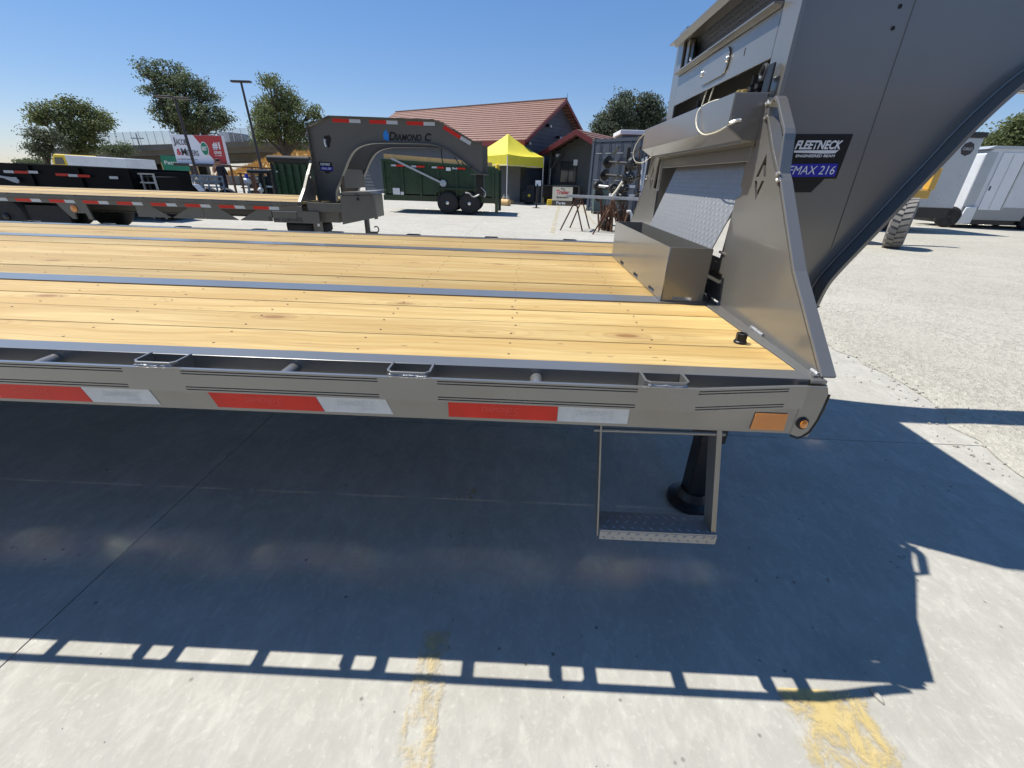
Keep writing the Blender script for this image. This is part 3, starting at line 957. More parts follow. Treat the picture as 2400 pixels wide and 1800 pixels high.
# side gusset plates with chevron openings, each with a turned flange and a bent loop handle
rim = [(0.034, D + 0.001), (0.286, 1.070), (0.496, 1.293), (0.592, 1.376), (0.691, 1.478), (0.711, 1.536), (0.762, 1.537), (0.742, 1.47), (0.700, 1.37), (0.685, 1.256),
       (0.732, 1.254), (0.776, 1.243), (0.785, 1.09), (0.789, 1.055), (0.800, 1.010), (0.857, 1.008), (0.876, 0.974), (0.738, 0.976), (0.706, D + 0.001)]
ch1 = [(0.657, 1.313), (0.622, 1.379), (0.587, 1.313), (0.605, 1.313), (0.6215, 1.347), (0.638, 1.313)]
ch2 = [(0.659, 1.301), (0.641, 1.301), (0.6215, 1.268), (0.608, 1.301), (0.590, 1.301), (0.619, 1.240)]
YM = 2.62
for far in (False, True):
    fy = (lambda a: YM - a) if far else (lambda a: a)
    ol = [[(fy(a), b2) for a, b2 in pl] for pl in (rim, ch1, ch2)]
    plate2d('gusset_plate', ol, 0.009, (0.920, 0, 0), (0, 1, 0), (0, 0, 1), PW, T, bevel=0.001)
    bk = [(0.560, 1.215), (0.560, 1.330), (0.660, 1.430), (0.708, 1.430), (0.708, 1.215)]
    plate2d('shade_backing', [[(fy(a), b2) for a, b2 in bk]], 0.003, (0.9375, 0, 0), (0, 1, 0), (0, 0, 1), 'paint_black', T)  # black sheet added behind the chevron openings so they look dark
    # turned edge flange following the sloping edge
    ed = [(0.028, D + 0.001), (0.280, 1.072), (0.489, 1.296), (0.585, 1.380), (0.684, 1.482), (0.704, 1.538)]
    pth = []
    for i, (a, b2) in enumerate(ed):
        p = Vector((0.919, fy(a), b2))
        a0, b0 = ed[max(i - 1, 0)]; a1, b1 = ed[min(i + 1, len(ed) - 1)]
        tg = Vector((0, fy(a1) - fy(a0), b1 - b0)).normalized()
        nn = Vector((0, -tg.z, tg.y)) if not far else Vector((0, tg.z, -tg.y))
        pth.append((p, nn))
    MB().strip(pth, (0.036, 0, 0), 0.008).build('edge_flange', PW, T, bevel=0.0015)
    hp = [(0.702, 1.490), (0.690, 1.508), (0.676, 1.526), (0.665, 1.530), (0.652, 1.524), (0.556, 1.436), (0.547, 1.424), (0.5445, 1.411), (0.514, 1.312)]
    pth = []
    for i, (a, b2) in enumerate(hp):
        a0, b0 = hp[max(i - 1, 0)]; a1, b1 = hp[min(i + 1, len(hp) - 1)]
        tg = Vector((0, fy(a1) - fy(a0), b1 - b0)).normalized()
        nn = Vector((0, -tg.z, tg.y)) if not far else Vector((0, tg.z, -tg.y))
        pth.append(((0.919, fy(a), b2), -nn))
    MB().strip(pth, (0.034, 0, 0), 0.0105).build('loop_handle', PW, T, bevel=0.0025)
    for (a, b2) in ((0.688, 1.485), (0.700, 1.525), (0.506, 1.318), (0.497, 1.302)):
        MB().tube([(0.917, fy(a) + 0.006 * j - 0.009, b2 + random.uniform(-0.006, 0.006)) for j in range(4)], 0.0042, 6).build('weld_bead', 'weld', T, smooth=True)
for pts in ([(0.919, 0.33 + 0.012 * j, D + 0.004 + random.uniform(0, 0.002)) for j in range(8)], [(0.919, 0.036 + 0.01 * j, D + 0.005) for j in range(4)],
            [(0.919, 0.700 + 0.004 * j, D + 0.006) for j in range(3)]):
    MB().tube(pts, 0.006, 6).build('weld_bead', 'weld', T, smooth=True)
MB().box(0.895, 0.918, 0.030, 0.040, D + 0.001, D + 0.006).build('corner_tab', PW, T, bevel=0.001)

# posts and header plate of the front frame
for a, b2 in ((0.712, 0.778), (1.842, 1.908)):
    MB().box(0.9305, 0.9435, a, b2, D + 0.002, 1.43).build('frame_post', PW, T, bevel=0.002)
MB().box(0.9305, 0.9425, 0.780, 1.840, 1.362, 1.43).build('frame_header', PW, T, bevel=0.002)
# folded steel cover that runs across above the opening
cov = [(0.810, 1.456), (0.812, 1.556), (0.928, 1.558), (0.928, 1.552), (0.818, 1.550), (0.816, 1.458), (0.868, 1.428), (0.918, 1.425), (0.918, 1.420), (0.866, 1.422)]
cvr = MB().prism(cov, (1, 0, 0), (0, 0, 1), (0, 0.725, 0), (0, 1.17, 0)).build('lamp_cover', PW, T, bevel=0.002)
capp = [(0.8125, 1.4575), (0.8145, 1.5545), (0.917, 1.5560), (0.917, 1.4215), (0.867, 1.4235)]
for yb in (0.7225, 1.8935):
    MB().prism(capp, (1, 0, 0), (0, 0, 1), (0, yb, 0), (0, 0.004, 0)).build('end_cap', PW, cvr, bevel=0.001)
MB().box(0.866, 0.868, 0.73, 1.89, 1.415, 1.4215).build('drip_edge', PW, cvr)
MB().box(0.914, 0.917, 0.73, 1.89, 1.408, 1.4195).build('drip_edge', PW, cvr)
# cross plate between the beams with oval cover, angle bar above and treadplate locker
MB().box(0.9435, 0.951, 0.826, 1.864, 1.668, 1.800).build('cross_plate', PW, T, bevel=0.0015)
ov = []
for cy, s_ in ((1.435, 1), (1.228, -1)):
    for k in range(9):
        t = -math.pi / 2 + math.pi * k / 8
        ov.append((cy + s_ * 0.048 * math.cos(t), 1.741 + s_ * 0.048 * math.sin(t)))
oc = MB().prism(ov, (0, 1, 0), (0, 0, 1), (0.9365, 0, 0), (0.0055, 0, 0)).build('oval_cover', PW, T, bevel=0.001)
for yb in (1.468, 1.195):
    MB().lathe([(0.0125, 0), (0.0125, 0.002), (0.009, 0.0065), (0.003, 0.008)], (0.9365, yb, 1.741), (-1, 0, 0), 16).build('bolt', 'bolt_zinc', oc, smooth=True)
MB().box(0.9425, 0.9434, 1.048, 1.053, 1.722, 1.746).build('slot', 'dark_void', T)
ang = [(0.916, 1.815), (0.9430, 1.806), (0.9430, 1.802), (0.914, 1.811)]
ang = [(0.913, 1.809), (0.913, 1.815), (0.9430, 1.815), (1.06, 1.815), (1.06, 1.809), (0.9430, 1.809), (0.9430, 1.801), (0.938, 1.801), (0.938, 1.809)]
MB().prism(ang, (1, 0, 0), (0, 0, 1), (0, 0.828, 0), (0, 1.036, 0)).build('angle_bar', PW, T, bevel=0.001)
lk = MB().add([(1.03, 0.83, 1.816), (1.03, 1.86, 1.816), (0.985, 1.86, 1.955), (0.985, 0.83, 1.955)], [(0, 1, 2, 3)]).build('locker_back', 'tread_shaded', T)
MB().box(0.893, 1.45, 0.74, 1.955, 1.953, 1.960).build('locker_roof', PW, T, bevel=0.001)
MB().prism([(0.893, 1.953), (0.899, 1.953), (0.915, 1.930), (0.909, 1.930)], (1, 0, 0), (0, 0, 1), (0, 0.76, 0), (0, 1.12, 0)).build('roof_lip', PW, T)
MB().box(0.955, 0.985, 1.80, 1.845, 1.816, 1.950).build('locker_post', PW, T, bevel=0.003)
b_ = MB().prism([(1.735, 1.83), (1.795, 1.83), (1.79, 1.925), (1.75, 1.925)], (0, 1, 0), (0, 0, 1), (0.962, 0, 0), (0.006, 0, 0)).build('hinge_bracket', 'black_steel', T)
MB().lathe([(0.011, 0), (0.008, 0.005)], (0.962, 1.765, 1.86), (-1, 0, 0), 14).build('bolt', 'bolt_zinc', b_, smooth=True)
MB().lathe([(0.02, 0), (0.02, 0.13)], (0.97, 1.905, 1.83), (0, 0, 1), 14).build('rubber_bumper', 'black_steel', T, smooth=True)
# dark wiring bay between cover and cross plate
MB().box(1.10, 1.11, 0.83, 1.86, 1.22, 1.80).build('bay_back', PW, T)  # panel carried down out of view to stop sunlight passing through
br = MB().box(0.918, 0.926, 0.735, 0.782, 1.548, 1.640).build('lug_bracket', 'black_steel', T, bevel=0.003)
ring = []
for k in range(17):
    t = 2 * math.pi * k / 16
    ring.append((0.920, 0.800 + 0.020 * math.cos(t), 1.625 + 0.020 * math.sin(t)))
MB().tube(ring, 0.006, 8).build('tow_ring', 'black_steel', T, smooth=True)
br = MB().box(0.918, 0.926, 1.90, 1.93, 1.56, 1.615).build('lug_bracket', 'black_steel', T, bevel=0.003)
ring = [(0.918, 1.945 + 0.016 * math.cos(2 * math.pi * k / 14), 1.600 + 0.016 * math.sin(2 * math.pi * k / 14)) for k in range(15)]
MB().tube(ring, 0.007, 8).build('tow_ring', 'black_steel', T, smooth=True)
for (px_, py_) in ((0.955, 0.0), (0.975, 0.035), (0.965, 0.62)):
    fit = MB().cyl((0.985, px_ + py_, 1.56), (0.985, px_ + py_, 1.60), 0.010, n=10)
    fit.lathe([(0.008, 0), (0.017, 0.005), (0.017, 0.02), (0.010, 0.026), (0.010, 0.055)], (0.985, px_ + py_, 1.60), (0, 0, 1), 6)
    fit.build('hose_fitting', 'greasy_iron', T, smooth=True)
for dy in (1.43, 1.35):
    MB().tube([(0.95, dy, 1.56), (0.952, dy + 0.004, 1.61), (0.956, dy - 0.012, 1.672)], 0.0035, 6).build('wire', 'cable_white', T, smooth=True)
mbf = MB().tube([(0.90, 0.93, 1.566), (0.90, 0.90, 1.570), (0.90, 0.87, 1.566)], 0.009, 8)
mbf.lathe([(0.012, 0), (0.014, 0.004), (0.014, 0.014), (0.008, 0.018)], (0.90, 0.905, 1.574), (0, 0, 1), 6)
mbf.lathe([(0.010, 0), (0.013, 0.004), (0.013, 0.012), (0.007, 0.016)], (0.90, 0.868, 1.572), (0, 0, 1), 6)
mbf.build('brass_fitting', 'brass', T, smooth=True)
loop = [(0.90, 0.93, 1.568), (0.885, 0.98, 1.576), (0.850, 1.02, 1.572), (0.812, 1.03, 1.550), (0.800, 1.02, 1.515), (0.800, 0.985, 1.478), (0.803, 0.91, 1.452), (0.806, 0.81, 1.450), (0.812, 0.735, 1.462), (0.815, 0.716, 1.472)]
def smoothline(p, n=6):
    p = [Vector(q) for q in p]; out = []
    for i in range(len(p) - 1):
        p0 = p[max(i - 1, 0)]; p1 = p[i]; p2 = p[i + 1]; p3 = p[min(i + 2, len(p) - 1)]
        for k in range(n):
            t = k / n
            out.append(0.5 * ((2 * p1) + (p2 - p0) * t + (2 * p0 - 5 * p1 + 4 * p2 - p3) * t * t + (3 * p1 - p0 - 3 * p2 + p3) * t ** 3))
    return out + [p[-1]]
MB().tube(smoothline(loop), 0.0026, 6).build('white_cable', 'cable_white', T, smooth=True)
MB().tube(smoothline([(0.815, 0.722, 1.468), (0.83, 0.716, 1.476), (0.845, 0.716, 1.478)]), 0.006, 6).build('cable_gland', 'bolt_zinc', T, smooth=True)
loop2 = [(0.82, 1.89, 1.545), (0.79, 1.94, 1.50), (0.775, 1.95, 1.44), (0.79, 1.93, 1.395), (0.83, 1.91, 1.39), (0.87, 1.90, 1.42)]
MB().tube(smoothline(loop2), 0.0028, 6).build('white_cable', 'cable_white', T, smooth=True)

# aluminium treadplate panel leaning in the opening, with its raised lugs
pa, pb = Vector((0.872, 0.785, 1.058)), Vector((0.975, 0.785, 1.372))
up = (pb - pa); L_ = up.length; upn = up.normalized()
wd = Vector((0, 0.925, 0))
nrm = Vector((-upn.z, 0, upn.x))
tp_ = MB().obox(pa, wd, up, -nrm * 0.004).build('treadplate', 'alu_tread', T)
mb = MB()
rows = 17; cols = 44
for i in range(rows):
    for j in range(cols):
        c0 = pa + upn * (L_ * (i + 0.5) / rows) + Vector((0, 0.925 * (j + 0.5) / cols, 0)) + nrm * 0.0003
        dgn = (Vector((0, 1, 0)) * (1 if (i + j) % 2 else -1) * 0.55 + upn * 1.0).normalized()
        e = dgn * 0.0090; w2 = dgn.cross(nrm) * 0.0017
        mb.add([c0 - e, c0 + w2, c0 + e, c0 - w2, c0 + nrm * 0.0009], [(0, 1, 4), (1, 2, 4), (2, 3, 4), (3, 0, 4)])
lg = mb.build('raised_lugs', 'alu_tread', tp_)
lg['kind'] = 'stuff'
mb = MB()
for i in range(8):
    for j in range(50):
        c0 = Vector((1.03 - 0.045 * (i + .5) / 8 - 0.001, 0.83 + 1.03 * (j + .5) / 50, 1.816 + 0.139 * (i + .5) / 8))
        e = Vector((0, (1 if (i + j) % 2 else -1) * 0.006, 0.006)); w2 = Vector((0, 0.0018, -0.0018 if (i + j) % 2 else 0.0018))
        mb.add([c0 - e, c0 + w2, c0 + e, c0 - w2, c0 + Vector((-0.002, 0, 0))], [(0, 1, 4), (1, 2, 4), (2, 3, 4), (3, 0, 4)])
lg = mb.build('raised_lugs', 'tread_shaded', lk)
lg['kind'] = 'stuff'

# long open tray standing on the deck against the frame
x0, x1, y0, y1, z0, z1, t = 0.697, 0.860, 0.732, 1.812, D + 0.001, 1.069, 0.004
def slotted(lo, hi, n, w, wall):
    pl = [[(lo, z0), (hi, z0), (hi, z1), (lo, z1)]]
    for k in range(n):
        c0 = lo + (hi - lo) * (k + 0.5) / n
        pl.append([(c0 - w / 2, z0 + 0.006), (c0 + w / 2, z0 + 0.006), (c0 + w / 2, z0 + 0.022), (c0 - w / 2, z0 + 0.022)])
    return pl
sl_y = [0.88, 1.17, 1.50]
pl = [[(y0, z0), (y1, z0), (y1, z1), (y0, z1)]] + [[(c0 - 0.042, z0 + 0.005), (c0 + 0.042, z0 + 0.005), (c0 + 0.042, z0 + 0.021), (c0 - 0.042, z0 + 0.021)] for c0 in sl_y]
TR = plate2d('tray_front', pl, t, (x0, 0, 0), (0, 1, 0), (0, 0, 1), PW, T)
MB().box(x1 - t, x1, y0, y1, z0, z1 - 0.002).build('tray_back', PW, T)
pl = [[(x0 + t + 0.0005, z0), (x1 - t - 0.0005, z0), (x1 - t - 0.0005, z1), (x0 + t + 0.0005, z1)], [(0.742, z0 + 0.005), (0.818, z0 + 0.005), (0.818, z0 + 0.018), (0.742, z0 + 0.018)]]
plate2d('tray_end', pl, t, (0, y0 + t, 0), (1, 0, 0), (0, 0, 1), PW, T)
plate2d('tray_end', pl, t, (0, y1, 0), (1, 0, 0), (0, 0, 1), PW, T)
MB().box(x0 + t + 0.001, x1 - t - 0.001, y0 + t + 0.001, y1 - t - 0.001, z0 + 0.0005, z0 + 0.0035).build('tray_floor', PW, T)
# hoses and steel in the gap beside the tray
MB().tube(smoothline([(0.90, 0.95, 0.95), (0.905, 0.86, 0.935), (0.90, 0.80, 0.90), (0.905, 0.77, 0.873)]), 0.007, 7).build('hose', 'rubber', T, smooth=True)
MB().tube(smoothline([(0.91, 0.98, 0.91), (0.905, 0.89, 0.90), (0.90, 0.83, 0.872)]), 0.006, 7).build('hose', 'rubber', T, smooth=True)
MB().cyl((0.914, 0.800, 1.050), (0.9135, 0.755, 1.0495), 0.005, n=8).build('latch_pin', 'bolt_zinc', T, smooth=True)
MB().box(0.934, 0.942, 0.782, 1.838, D + 0.002, 1.02).build('kick_plate', PW, T)
MB().box(0.8635, 0.943, 0.812, 1.823, D - 0.012, D - 0.001).build('header_strip', PW, T)

# badge on the gooseneck web
Yb = 0.71 + 0.072 - 0.0065
def bxz(u, v):
    p = at(u, v, Yb - 0.002); return (p.x, p.z)
c7 = lambda x, y: (x / 3.687 + 1800, y / 3.687 + 150)
out_ = [c7(118, 605), c7(738, 605), c7(650, 838), c7(640, 862), c7(590, 992), c7(490, 992), c7(370, 1110), c7(215, 1110), c7(90, 992), c7(100, 838)]
poly = [bxz(*q) for q in out_]
bd = MB().prism(poly, (1, 0, 0), (0, 0, 1), (0, Yb - 0.003, 0), (0, 0.0028, 0)).build('badge', 'badge_black', T, bevel=0.0008)
poly = [bxz(*c7(x, y)) for x, y in ((100, 866), (606, 860), (575, 972), (90, 978))]
MB().prism(poly, (1, 0, 0), (0, 0, 1), (0, Yb - 0.0042, 0), (0, 0.001, 0)).build('badge_panel', 'badge_blue', bd)
def word(body, quad, mat, bold=0.0, shear=0.0):
    a = at(*c7(*quad[0]), Yb - 0.0045); b2 = at(*c7(*quad[1]), Yb - 0.0045); c_ = at(*c7(*quad[2]), Yb - 0.0045)
    ex = (b2 - a); ey = (c_ - a); ey = ey - ex.normalized() * ey.dot(ex.normalized())
    lettering('badge_word', body, mat, bd, a + Vector((0, -0.0002, 0)), ex, ey, ex.length, ey.length, 0.0003, bold, shear)
word('FLEETNECK', ((228, 738), (630, 738), (240, 660)), 'badge_white', 0.035, 0.25)
word('ENGINEERED BEAM', ((235, 806), (573, 806), (238, 782)), 'badge_white', 0.03, 0.1)
word('FMAX 216', ((165, 955), (565, 955), (180, 880)), 'badge_white', 0.0, 0.2)
poly = [bxz(*c7(x, y)) for x, y in ((222, 748), (610, 745), (575, 772), (480, 774), (222, 766))]
MB().prism(poly, (1, 0, 0), (0, 0, 1), (0, Yb - 0.0042, 0), (0, 0.001, 0)).build('badge_stripe', 'badge_white', bd)
for zz in (1.794, 1.741):
    MB().lathe([(0.006, 0), (0.006, 0.001)], (1.275, Yb, zz), (0, -1, 0), 12).build('bolt_hole', 'dark_void', T)

MB().tube([(1.318, Yb - 0.0005, 1.07), (1.318, Yb - 0.0005, 1.5), (1.316, Yb - 0.0005, 2.1)], 0.0022, 6).build('weld_seam', PW, T, smooth=True)

# landing jack with round foot, far jack, folding step
for jy in (0.575, 1.95):
    jx = 0.945
    j = MB().box(jx - 0.052, jx + 0.052, jy - 0.05, jy + 0.05, 0.34, 0.84).build('jack_tube', 'black_steel', T, bevel=0.008)
    MB().box(jx - 0.043, jx + 0.043, jy - 0.042, jy + 0.042, 0.05, 0.345).build('jack_leg', 'black_steel', j, bevel=0.006)
    MB().lathe([(0.098, 0.0), (0.106, 0.006), (0.104, 0.026), (0.070, 0.036), (0.055, 0.07)], (jx, jy, 0.002), (0, 0, 1), 32).build('jack_foot', 'black_steel', j, smooth=True)
ZS = 0.400
tread = MB().box(0.398, 0.726, -0.034, 0.043, ZS - 0.005, ZS).build('step_tread', 'alu_tread', T, bevel=0.001)
MB().box(0.398, 0.728, -0.034, -0.030, ZS - 0.036, ZS - 0.0055).build('step_lip', 'alu_tread', T, bevel=0.001)
mb = MB()
for i in range(2):
    for j in range(12):
        c0 = Vector((0.412 + 0.0265 * j + 0.013 * (i % 2), -0.0342, ZS - 0.028 + 0.016 * i))
        e = Vector((0.0065, 0, 0.004 if i else -0.004)); w2 = Vector((0.0012, 0, -0.0016 if i else 0.0016))
        mb.add([c0 - e, c0 + w2, c0 + e, c0 - w2, c0 + Vector((0, -0.0022, 0))], [(0, 1, 4), (1, 2, 4), (2, 3, 4), (3, 0, 4)])
for i in range(3):
    for j in range(12):
        c0 = Vector((0.412 + 0.0265 * j + 0.013 * (i % 2), -0.022 + 0.023 * i, ZS + 0.0002))
        e = Vector((0.0065, 0.005 * (1 if i % 2 else -1), 0)); w2 = Vector((0.0012, -0.0016 * (1 if i % 2 else -1), 0))
        mb.add([c0 - e, c0 + w2, c0 + e, c0 - w2, c0 + Vector((0, 0, 0.0024))], [(0, 1, 4), (1, 2, 4), (2, 3, 4), (3, 0, 4)])
lg = mb.build('raised_lugs', 'alu_tread', tread); lg['kind'] = 'stuff'
MB().obox((0.392, -0.028, ZS - 0.03), (0.005, 0, 0), (0, 0.045, 0), (-0.028, 0.035, 0.375)).build('step_arm', PW, T, bevel=0.001)
MB().obox((0.712, -0.028, ZS - 0.008), (0.014, 0, 0), (0, 0.055, 0), (-0.052, 0.035, 0.36)).build('step_arm', PW, T, bevel=0.001)
MB().cyl((0.352, 0.010, 0.702), (0.690, 0.010, 0.705), 0.006, n=10).build('step_bar', PW, T, smooth=True)
# rear axles far down the deck
for ax_x in (-5.6, -6.5):
    axb = MB().cyl((ax_x, 0.25, 0.40), (ax_x, 2.30, 0.40), 0.06, n=14).build('axle', 'black_steel', T, smooth=True)
    for yb in (0.10, 2.18):
        w_ = MB().lathe([(0.20, 0), (0.34, 0.01), (0.395, 0.05), (0.395, 0.18), (0.34, 0.22), (0.20, 0.23)], (ax_x, yb, 0.397), (0, 1, 0), 32).build('wheel', 'rubber', T, smooth=True)
        MB().lathe([(0.20, 0.02), (0.19, 0.06), (0.08, 0.07), (0.08, -0.02), (0.05, -0.03)], (ax_x, yb, 0.397), (0, 1, 0), 24).build('rim', 'black_steel', w_, smooth=True)

# the near front corner is drawn back a little towards the deck
for o in [c for c in T.children_recursive if c.type == 'MESH']:
    if o.name.split('.')[0] in ('gusset_plate', 'shade_backing', 'edge_flange', 'loop_handle', 'weld_bead', 'header_strip', 'front_channel', 'end_plate', 'corner_tab', 'side_light', 'lens'):
        for vv in o.data.vertices:
            if vv.co.y < 0.88 and vv.co.x > 0.8637:
                vv.co.x -= 0.030 * (1 - max(vv.co.y, 0) / 0.88) * min(1.0, (vv.co.x - 0.8637) / 0.045) * (0.35 if o.name.split('.')[0] in ('side_light', 'lens') else 1)

# ------------------------------------------------------------------ the flanged nut left on the deck
nb = Vector((0.806, 0.275, D - 0.0015))
nut = thing('flange_nut', 'black flanged hexagon nut standing on the deck boards near the front corner', 'nut', nb)
MB().lathe([(0.0165, 0), (0.0185, 0.001), (0.0185, 0.0045), (0.0155, 0.0075), (0.010, 0.008), (0.0085, 0.003)], nb, (0, 0, 1), 28).build('flange', 'nut_steel', nut, smooth=True)
hx = MB(); n = 6
r_o, r_i, h0, h1 = 0.0155, 0.0085, 0.006, 0.030
vsn = []
for z, rr in ((h0, r_o), (h1 - 0.0015, r_o), (h1, r_o - 0.0015), (h1, r_i + 0.001), (h1 - 0.002, r_i), (h0, r_i)):
    for k in range(24):
        t = 2 * math.pi * k / 24 + 0.35
        seg = (2 * math.pi * k / 24) % (math.pi / 3) - math.pi / 6
        f_ = math.cos(math.pi / 6) / math.cos(seg) if rr > r_i + 0.002 else 1
        vsn.append((nb.x + rr * f_ * math.cos(t), nb.y + rr * f_ * math.sin(t), nb.z + z))
hx.v = vsn
for i in range(5):
    for k in range(24):
        hx.f.append((i * 24 + k, i * 24 + (k + 1) % 24, (i + 1) * 24 + (k + 1) % 24, (i + 1) * 24 + k))
hx.build('hex_body', 'nut_steel', nut)

# ------------------------------------------------------------------ helpers for the yard behind
def wheel(parent, x, y, z, r, w, axis=(0, 1, 0), rim_mat='black_steel', tread='rubber', name='wheel', rimr=0.55, hubm='bolt_zinc'):
    """Tyre with rounded shoulders, rim, hub and lug nuts; y is the outer face on the side the axis points away from."""
    ax = Vector(axis)
    o = Vector((x, y, z))
    t = MB().lathe([(r * rimr, 0.02 * w), (r * (rimr + 0.1), 0), (r * 0.86, 0.02 * w), (r * 0.97, 0.14 * w), (r, 0.25 * w), (r, 0.75 * w), (r * 0.97, 0.86 * w), (r * 0.86, 0.98 * w), (r * rimr, w)], o, ax, 36).build(name, tread, parent, smooth=True)
    MB().lathe([(r * (rimr + 0.01), 0.06 * w), (r * (rimr - 0.03), 0.16 * w), (r * 0.40, 0.20 * w), (r * 0.25, 0.10 * w), (r * 0.22, 0.10 * w)], o, ax, 28).build('rim', rim_mat, t, smooth=True)
    MB().lathe([(r * 0.16, 0.12 * w), (r * 0.15, -0.04 * w), (r * 0.10, -0.07 * w)], o, ax, 16).build('hub', hubm if rim_mat == 'black_steel' else 'black_steel', t, smooth=True)
    return t


def hole_spokes(t, x, y, z, r, n=8):
    for k in range(n):
        a = 2 * math.pi * k / n
        MB().lathe([(r * 0.045, 0), (r * 0.045, 0.012)], (x + 0.27 * r * math.cos(a), y, z + 0.27 * r * math.sin(a)), (0, -1, 0), 8).build('lug_nut', 'bolt_zinc', t)


def tape_row(root, x0, x1, y, z, h, seq, gap=0.0, slope=0.0):
    x = x0; i = 0
    while x < x1:
        kind, w = seq[i % len(seq)]
        if kind in 'rw':
            zz = z + slope * (x - x0)
            MB().box(x, x + w, y - 0.003, y - 0.0005, zz, zz + h).build('red_reflector' if kind == 'r' else 'white_reflector', 'tape_red' if kind == 'r' else 'tape_white', root)
        x += w; i += 1


# ------------------------------------------------------------------ second gooseneck trailer
D2 = 0.800
YO = 6.97
XB = -3.80
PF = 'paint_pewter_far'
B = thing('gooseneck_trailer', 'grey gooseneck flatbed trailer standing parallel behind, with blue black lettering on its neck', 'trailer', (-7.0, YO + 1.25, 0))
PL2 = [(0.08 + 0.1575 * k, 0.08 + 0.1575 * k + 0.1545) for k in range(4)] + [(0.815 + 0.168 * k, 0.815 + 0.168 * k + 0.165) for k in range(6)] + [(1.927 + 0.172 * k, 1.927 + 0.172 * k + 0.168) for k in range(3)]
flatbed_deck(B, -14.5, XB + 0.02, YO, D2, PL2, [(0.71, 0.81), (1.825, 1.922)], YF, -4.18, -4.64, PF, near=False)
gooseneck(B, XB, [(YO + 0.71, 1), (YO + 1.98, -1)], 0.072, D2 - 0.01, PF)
# deep web plates of the main frame with triangular openings under the rail
xx = XB - 0.35
mbp = MB()
for k in range(7):
    xa = XB - 0.55 - 1.22 * k
    plp = [(xa, D2 - 0.150), (xa - 0.28, D2 - 0.150), (xa - 0.60, 0.475), (xa - 0.94, D2 - 0.150), (xa - 1.215, D2 - 0.150), (xa - 1.215, 0.470), (xa, 0.470)]
    if xa - 1.2 < -7.6:
        break
    MB().prism([(xa, D2 - 0.147), (xa - 0.25, D2 - 0.147), (xa - 0.58, 0.480), (xa - 0.58, 0.470), (xa, 0.470)], (1, 0, 0), (0, 0, 1), (0, YO + 0.02, 0), (0, 0.008, 0)).build('skirt_plate', PF, B)
    MB().prism([(xa - 0.62, 0.480), (xa - 0.92, D2 - 0.147), (xa - 1.212, D2 - 0.147), (xa - 1.212, 0.470), (xa - 0.62, 0.470)], (1, 0, 0), (0, 0, 1), (0, YO + 0.02, 0), (0, 0.008, 0)).build('skirt_plate', PF, B)
MB().box(XB - 0.53, XB + 0.30, YO + 0.02, YO + 0.028, 0.455, D2 - 0.147).build('skirt_plate', PF, B)
lettering('printed_word', 'SWAY CONTROL', 'print_dark', B, (XB - 0.62, YO + 0.015, 0.470), (1, 0, 0), (0, 0, 1), 0.62, 0.075, 0.003, 0.02, 0.15)
MB().box(XB - 0.50, XB - 0.10, YO + 0.010, YO + 0.019, D2 - 0.27, D2 - 0.17).build('step_plate', PF, B)
MB().box(XB - 0.52, XB - 0.08, YO - 0.005, YO + 0.02, D2 - 0.165, D2 - 0.150).build('step_edge', 'alu_tread', B)
# spare wheel slung flat under the frame
w_ = MB().lathe([(0.20, 0), (0.36, 0.01), (0.40, 0.06), (0.40, 0.16), (0.36, 0.21), (0.20, 0.22)], (XB - 0.15, YO + 0.55, 0.24), (0, 0, 1), 32).build('spare_wheel', 'rubber', B, smooth=True)
# front frame box, tool box and gusset
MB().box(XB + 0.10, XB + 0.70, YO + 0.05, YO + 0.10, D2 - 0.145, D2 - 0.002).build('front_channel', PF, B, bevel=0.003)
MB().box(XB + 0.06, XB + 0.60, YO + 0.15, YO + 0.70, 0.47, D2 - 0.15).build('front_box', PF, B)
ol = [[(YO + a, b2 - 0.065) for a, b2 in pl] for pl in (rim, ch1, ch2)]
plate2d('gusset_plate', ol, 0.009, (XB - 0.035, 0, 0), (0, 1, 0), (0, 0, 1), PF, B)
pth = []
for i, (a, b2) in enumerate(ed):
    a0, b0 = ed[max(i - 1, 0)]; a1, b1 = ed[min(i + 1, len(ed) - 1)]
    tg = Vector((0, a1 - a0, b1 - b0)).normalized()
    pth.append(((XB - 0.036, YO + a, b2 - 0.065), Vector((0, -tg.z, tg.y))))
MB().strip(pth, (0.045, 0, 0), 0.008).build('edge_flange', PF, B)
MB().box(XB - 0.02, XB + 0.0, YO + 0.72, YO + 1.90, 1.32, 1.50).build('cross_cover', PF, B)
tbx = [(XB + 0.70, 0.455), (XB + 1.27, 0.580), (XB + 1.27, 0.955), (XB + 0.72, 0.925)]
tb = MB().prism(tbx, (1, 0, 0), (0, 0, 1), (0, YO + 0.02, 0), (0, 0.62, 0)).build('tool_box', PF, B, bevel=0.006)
MB().prism([(XB + 0.705, 0.930), (XB + 1.285, 0.960), (XB + 1.245, 1.005), (XB + 0.76, 0.985)], (1, 0, 0), (0, 0, 1), (0, YO + 0.00, 0), (0, 0.60, 0)).build('lid', PF, tb, bevel=0.004)
MB().box(XB + 1.01, XB + 1.05, YO + 0.005, YO + 0.019, 0.86, 0.90).build('latch', 'black_steel', tb)
for xa in (XB + 0.72, XB + 1.0):
    MB().cyl((xa, YO + 0.004, 0.96), (xa + 0.06, YO + 0.002, 0.93), 0.012, n=8).build('lid_stay', 'black_steel', tb)
MB().prism([(XB + 1.29, 0.56), (XB + 1.34, 0.57), (XB + 1.32, 0.99), (XB + 1.29, 0.99)], (1, 0, 0), (0, 0, 1), (0, YO + 0.0, 0), (0, 0.05, 0)).build('box_bracket', PF, B)
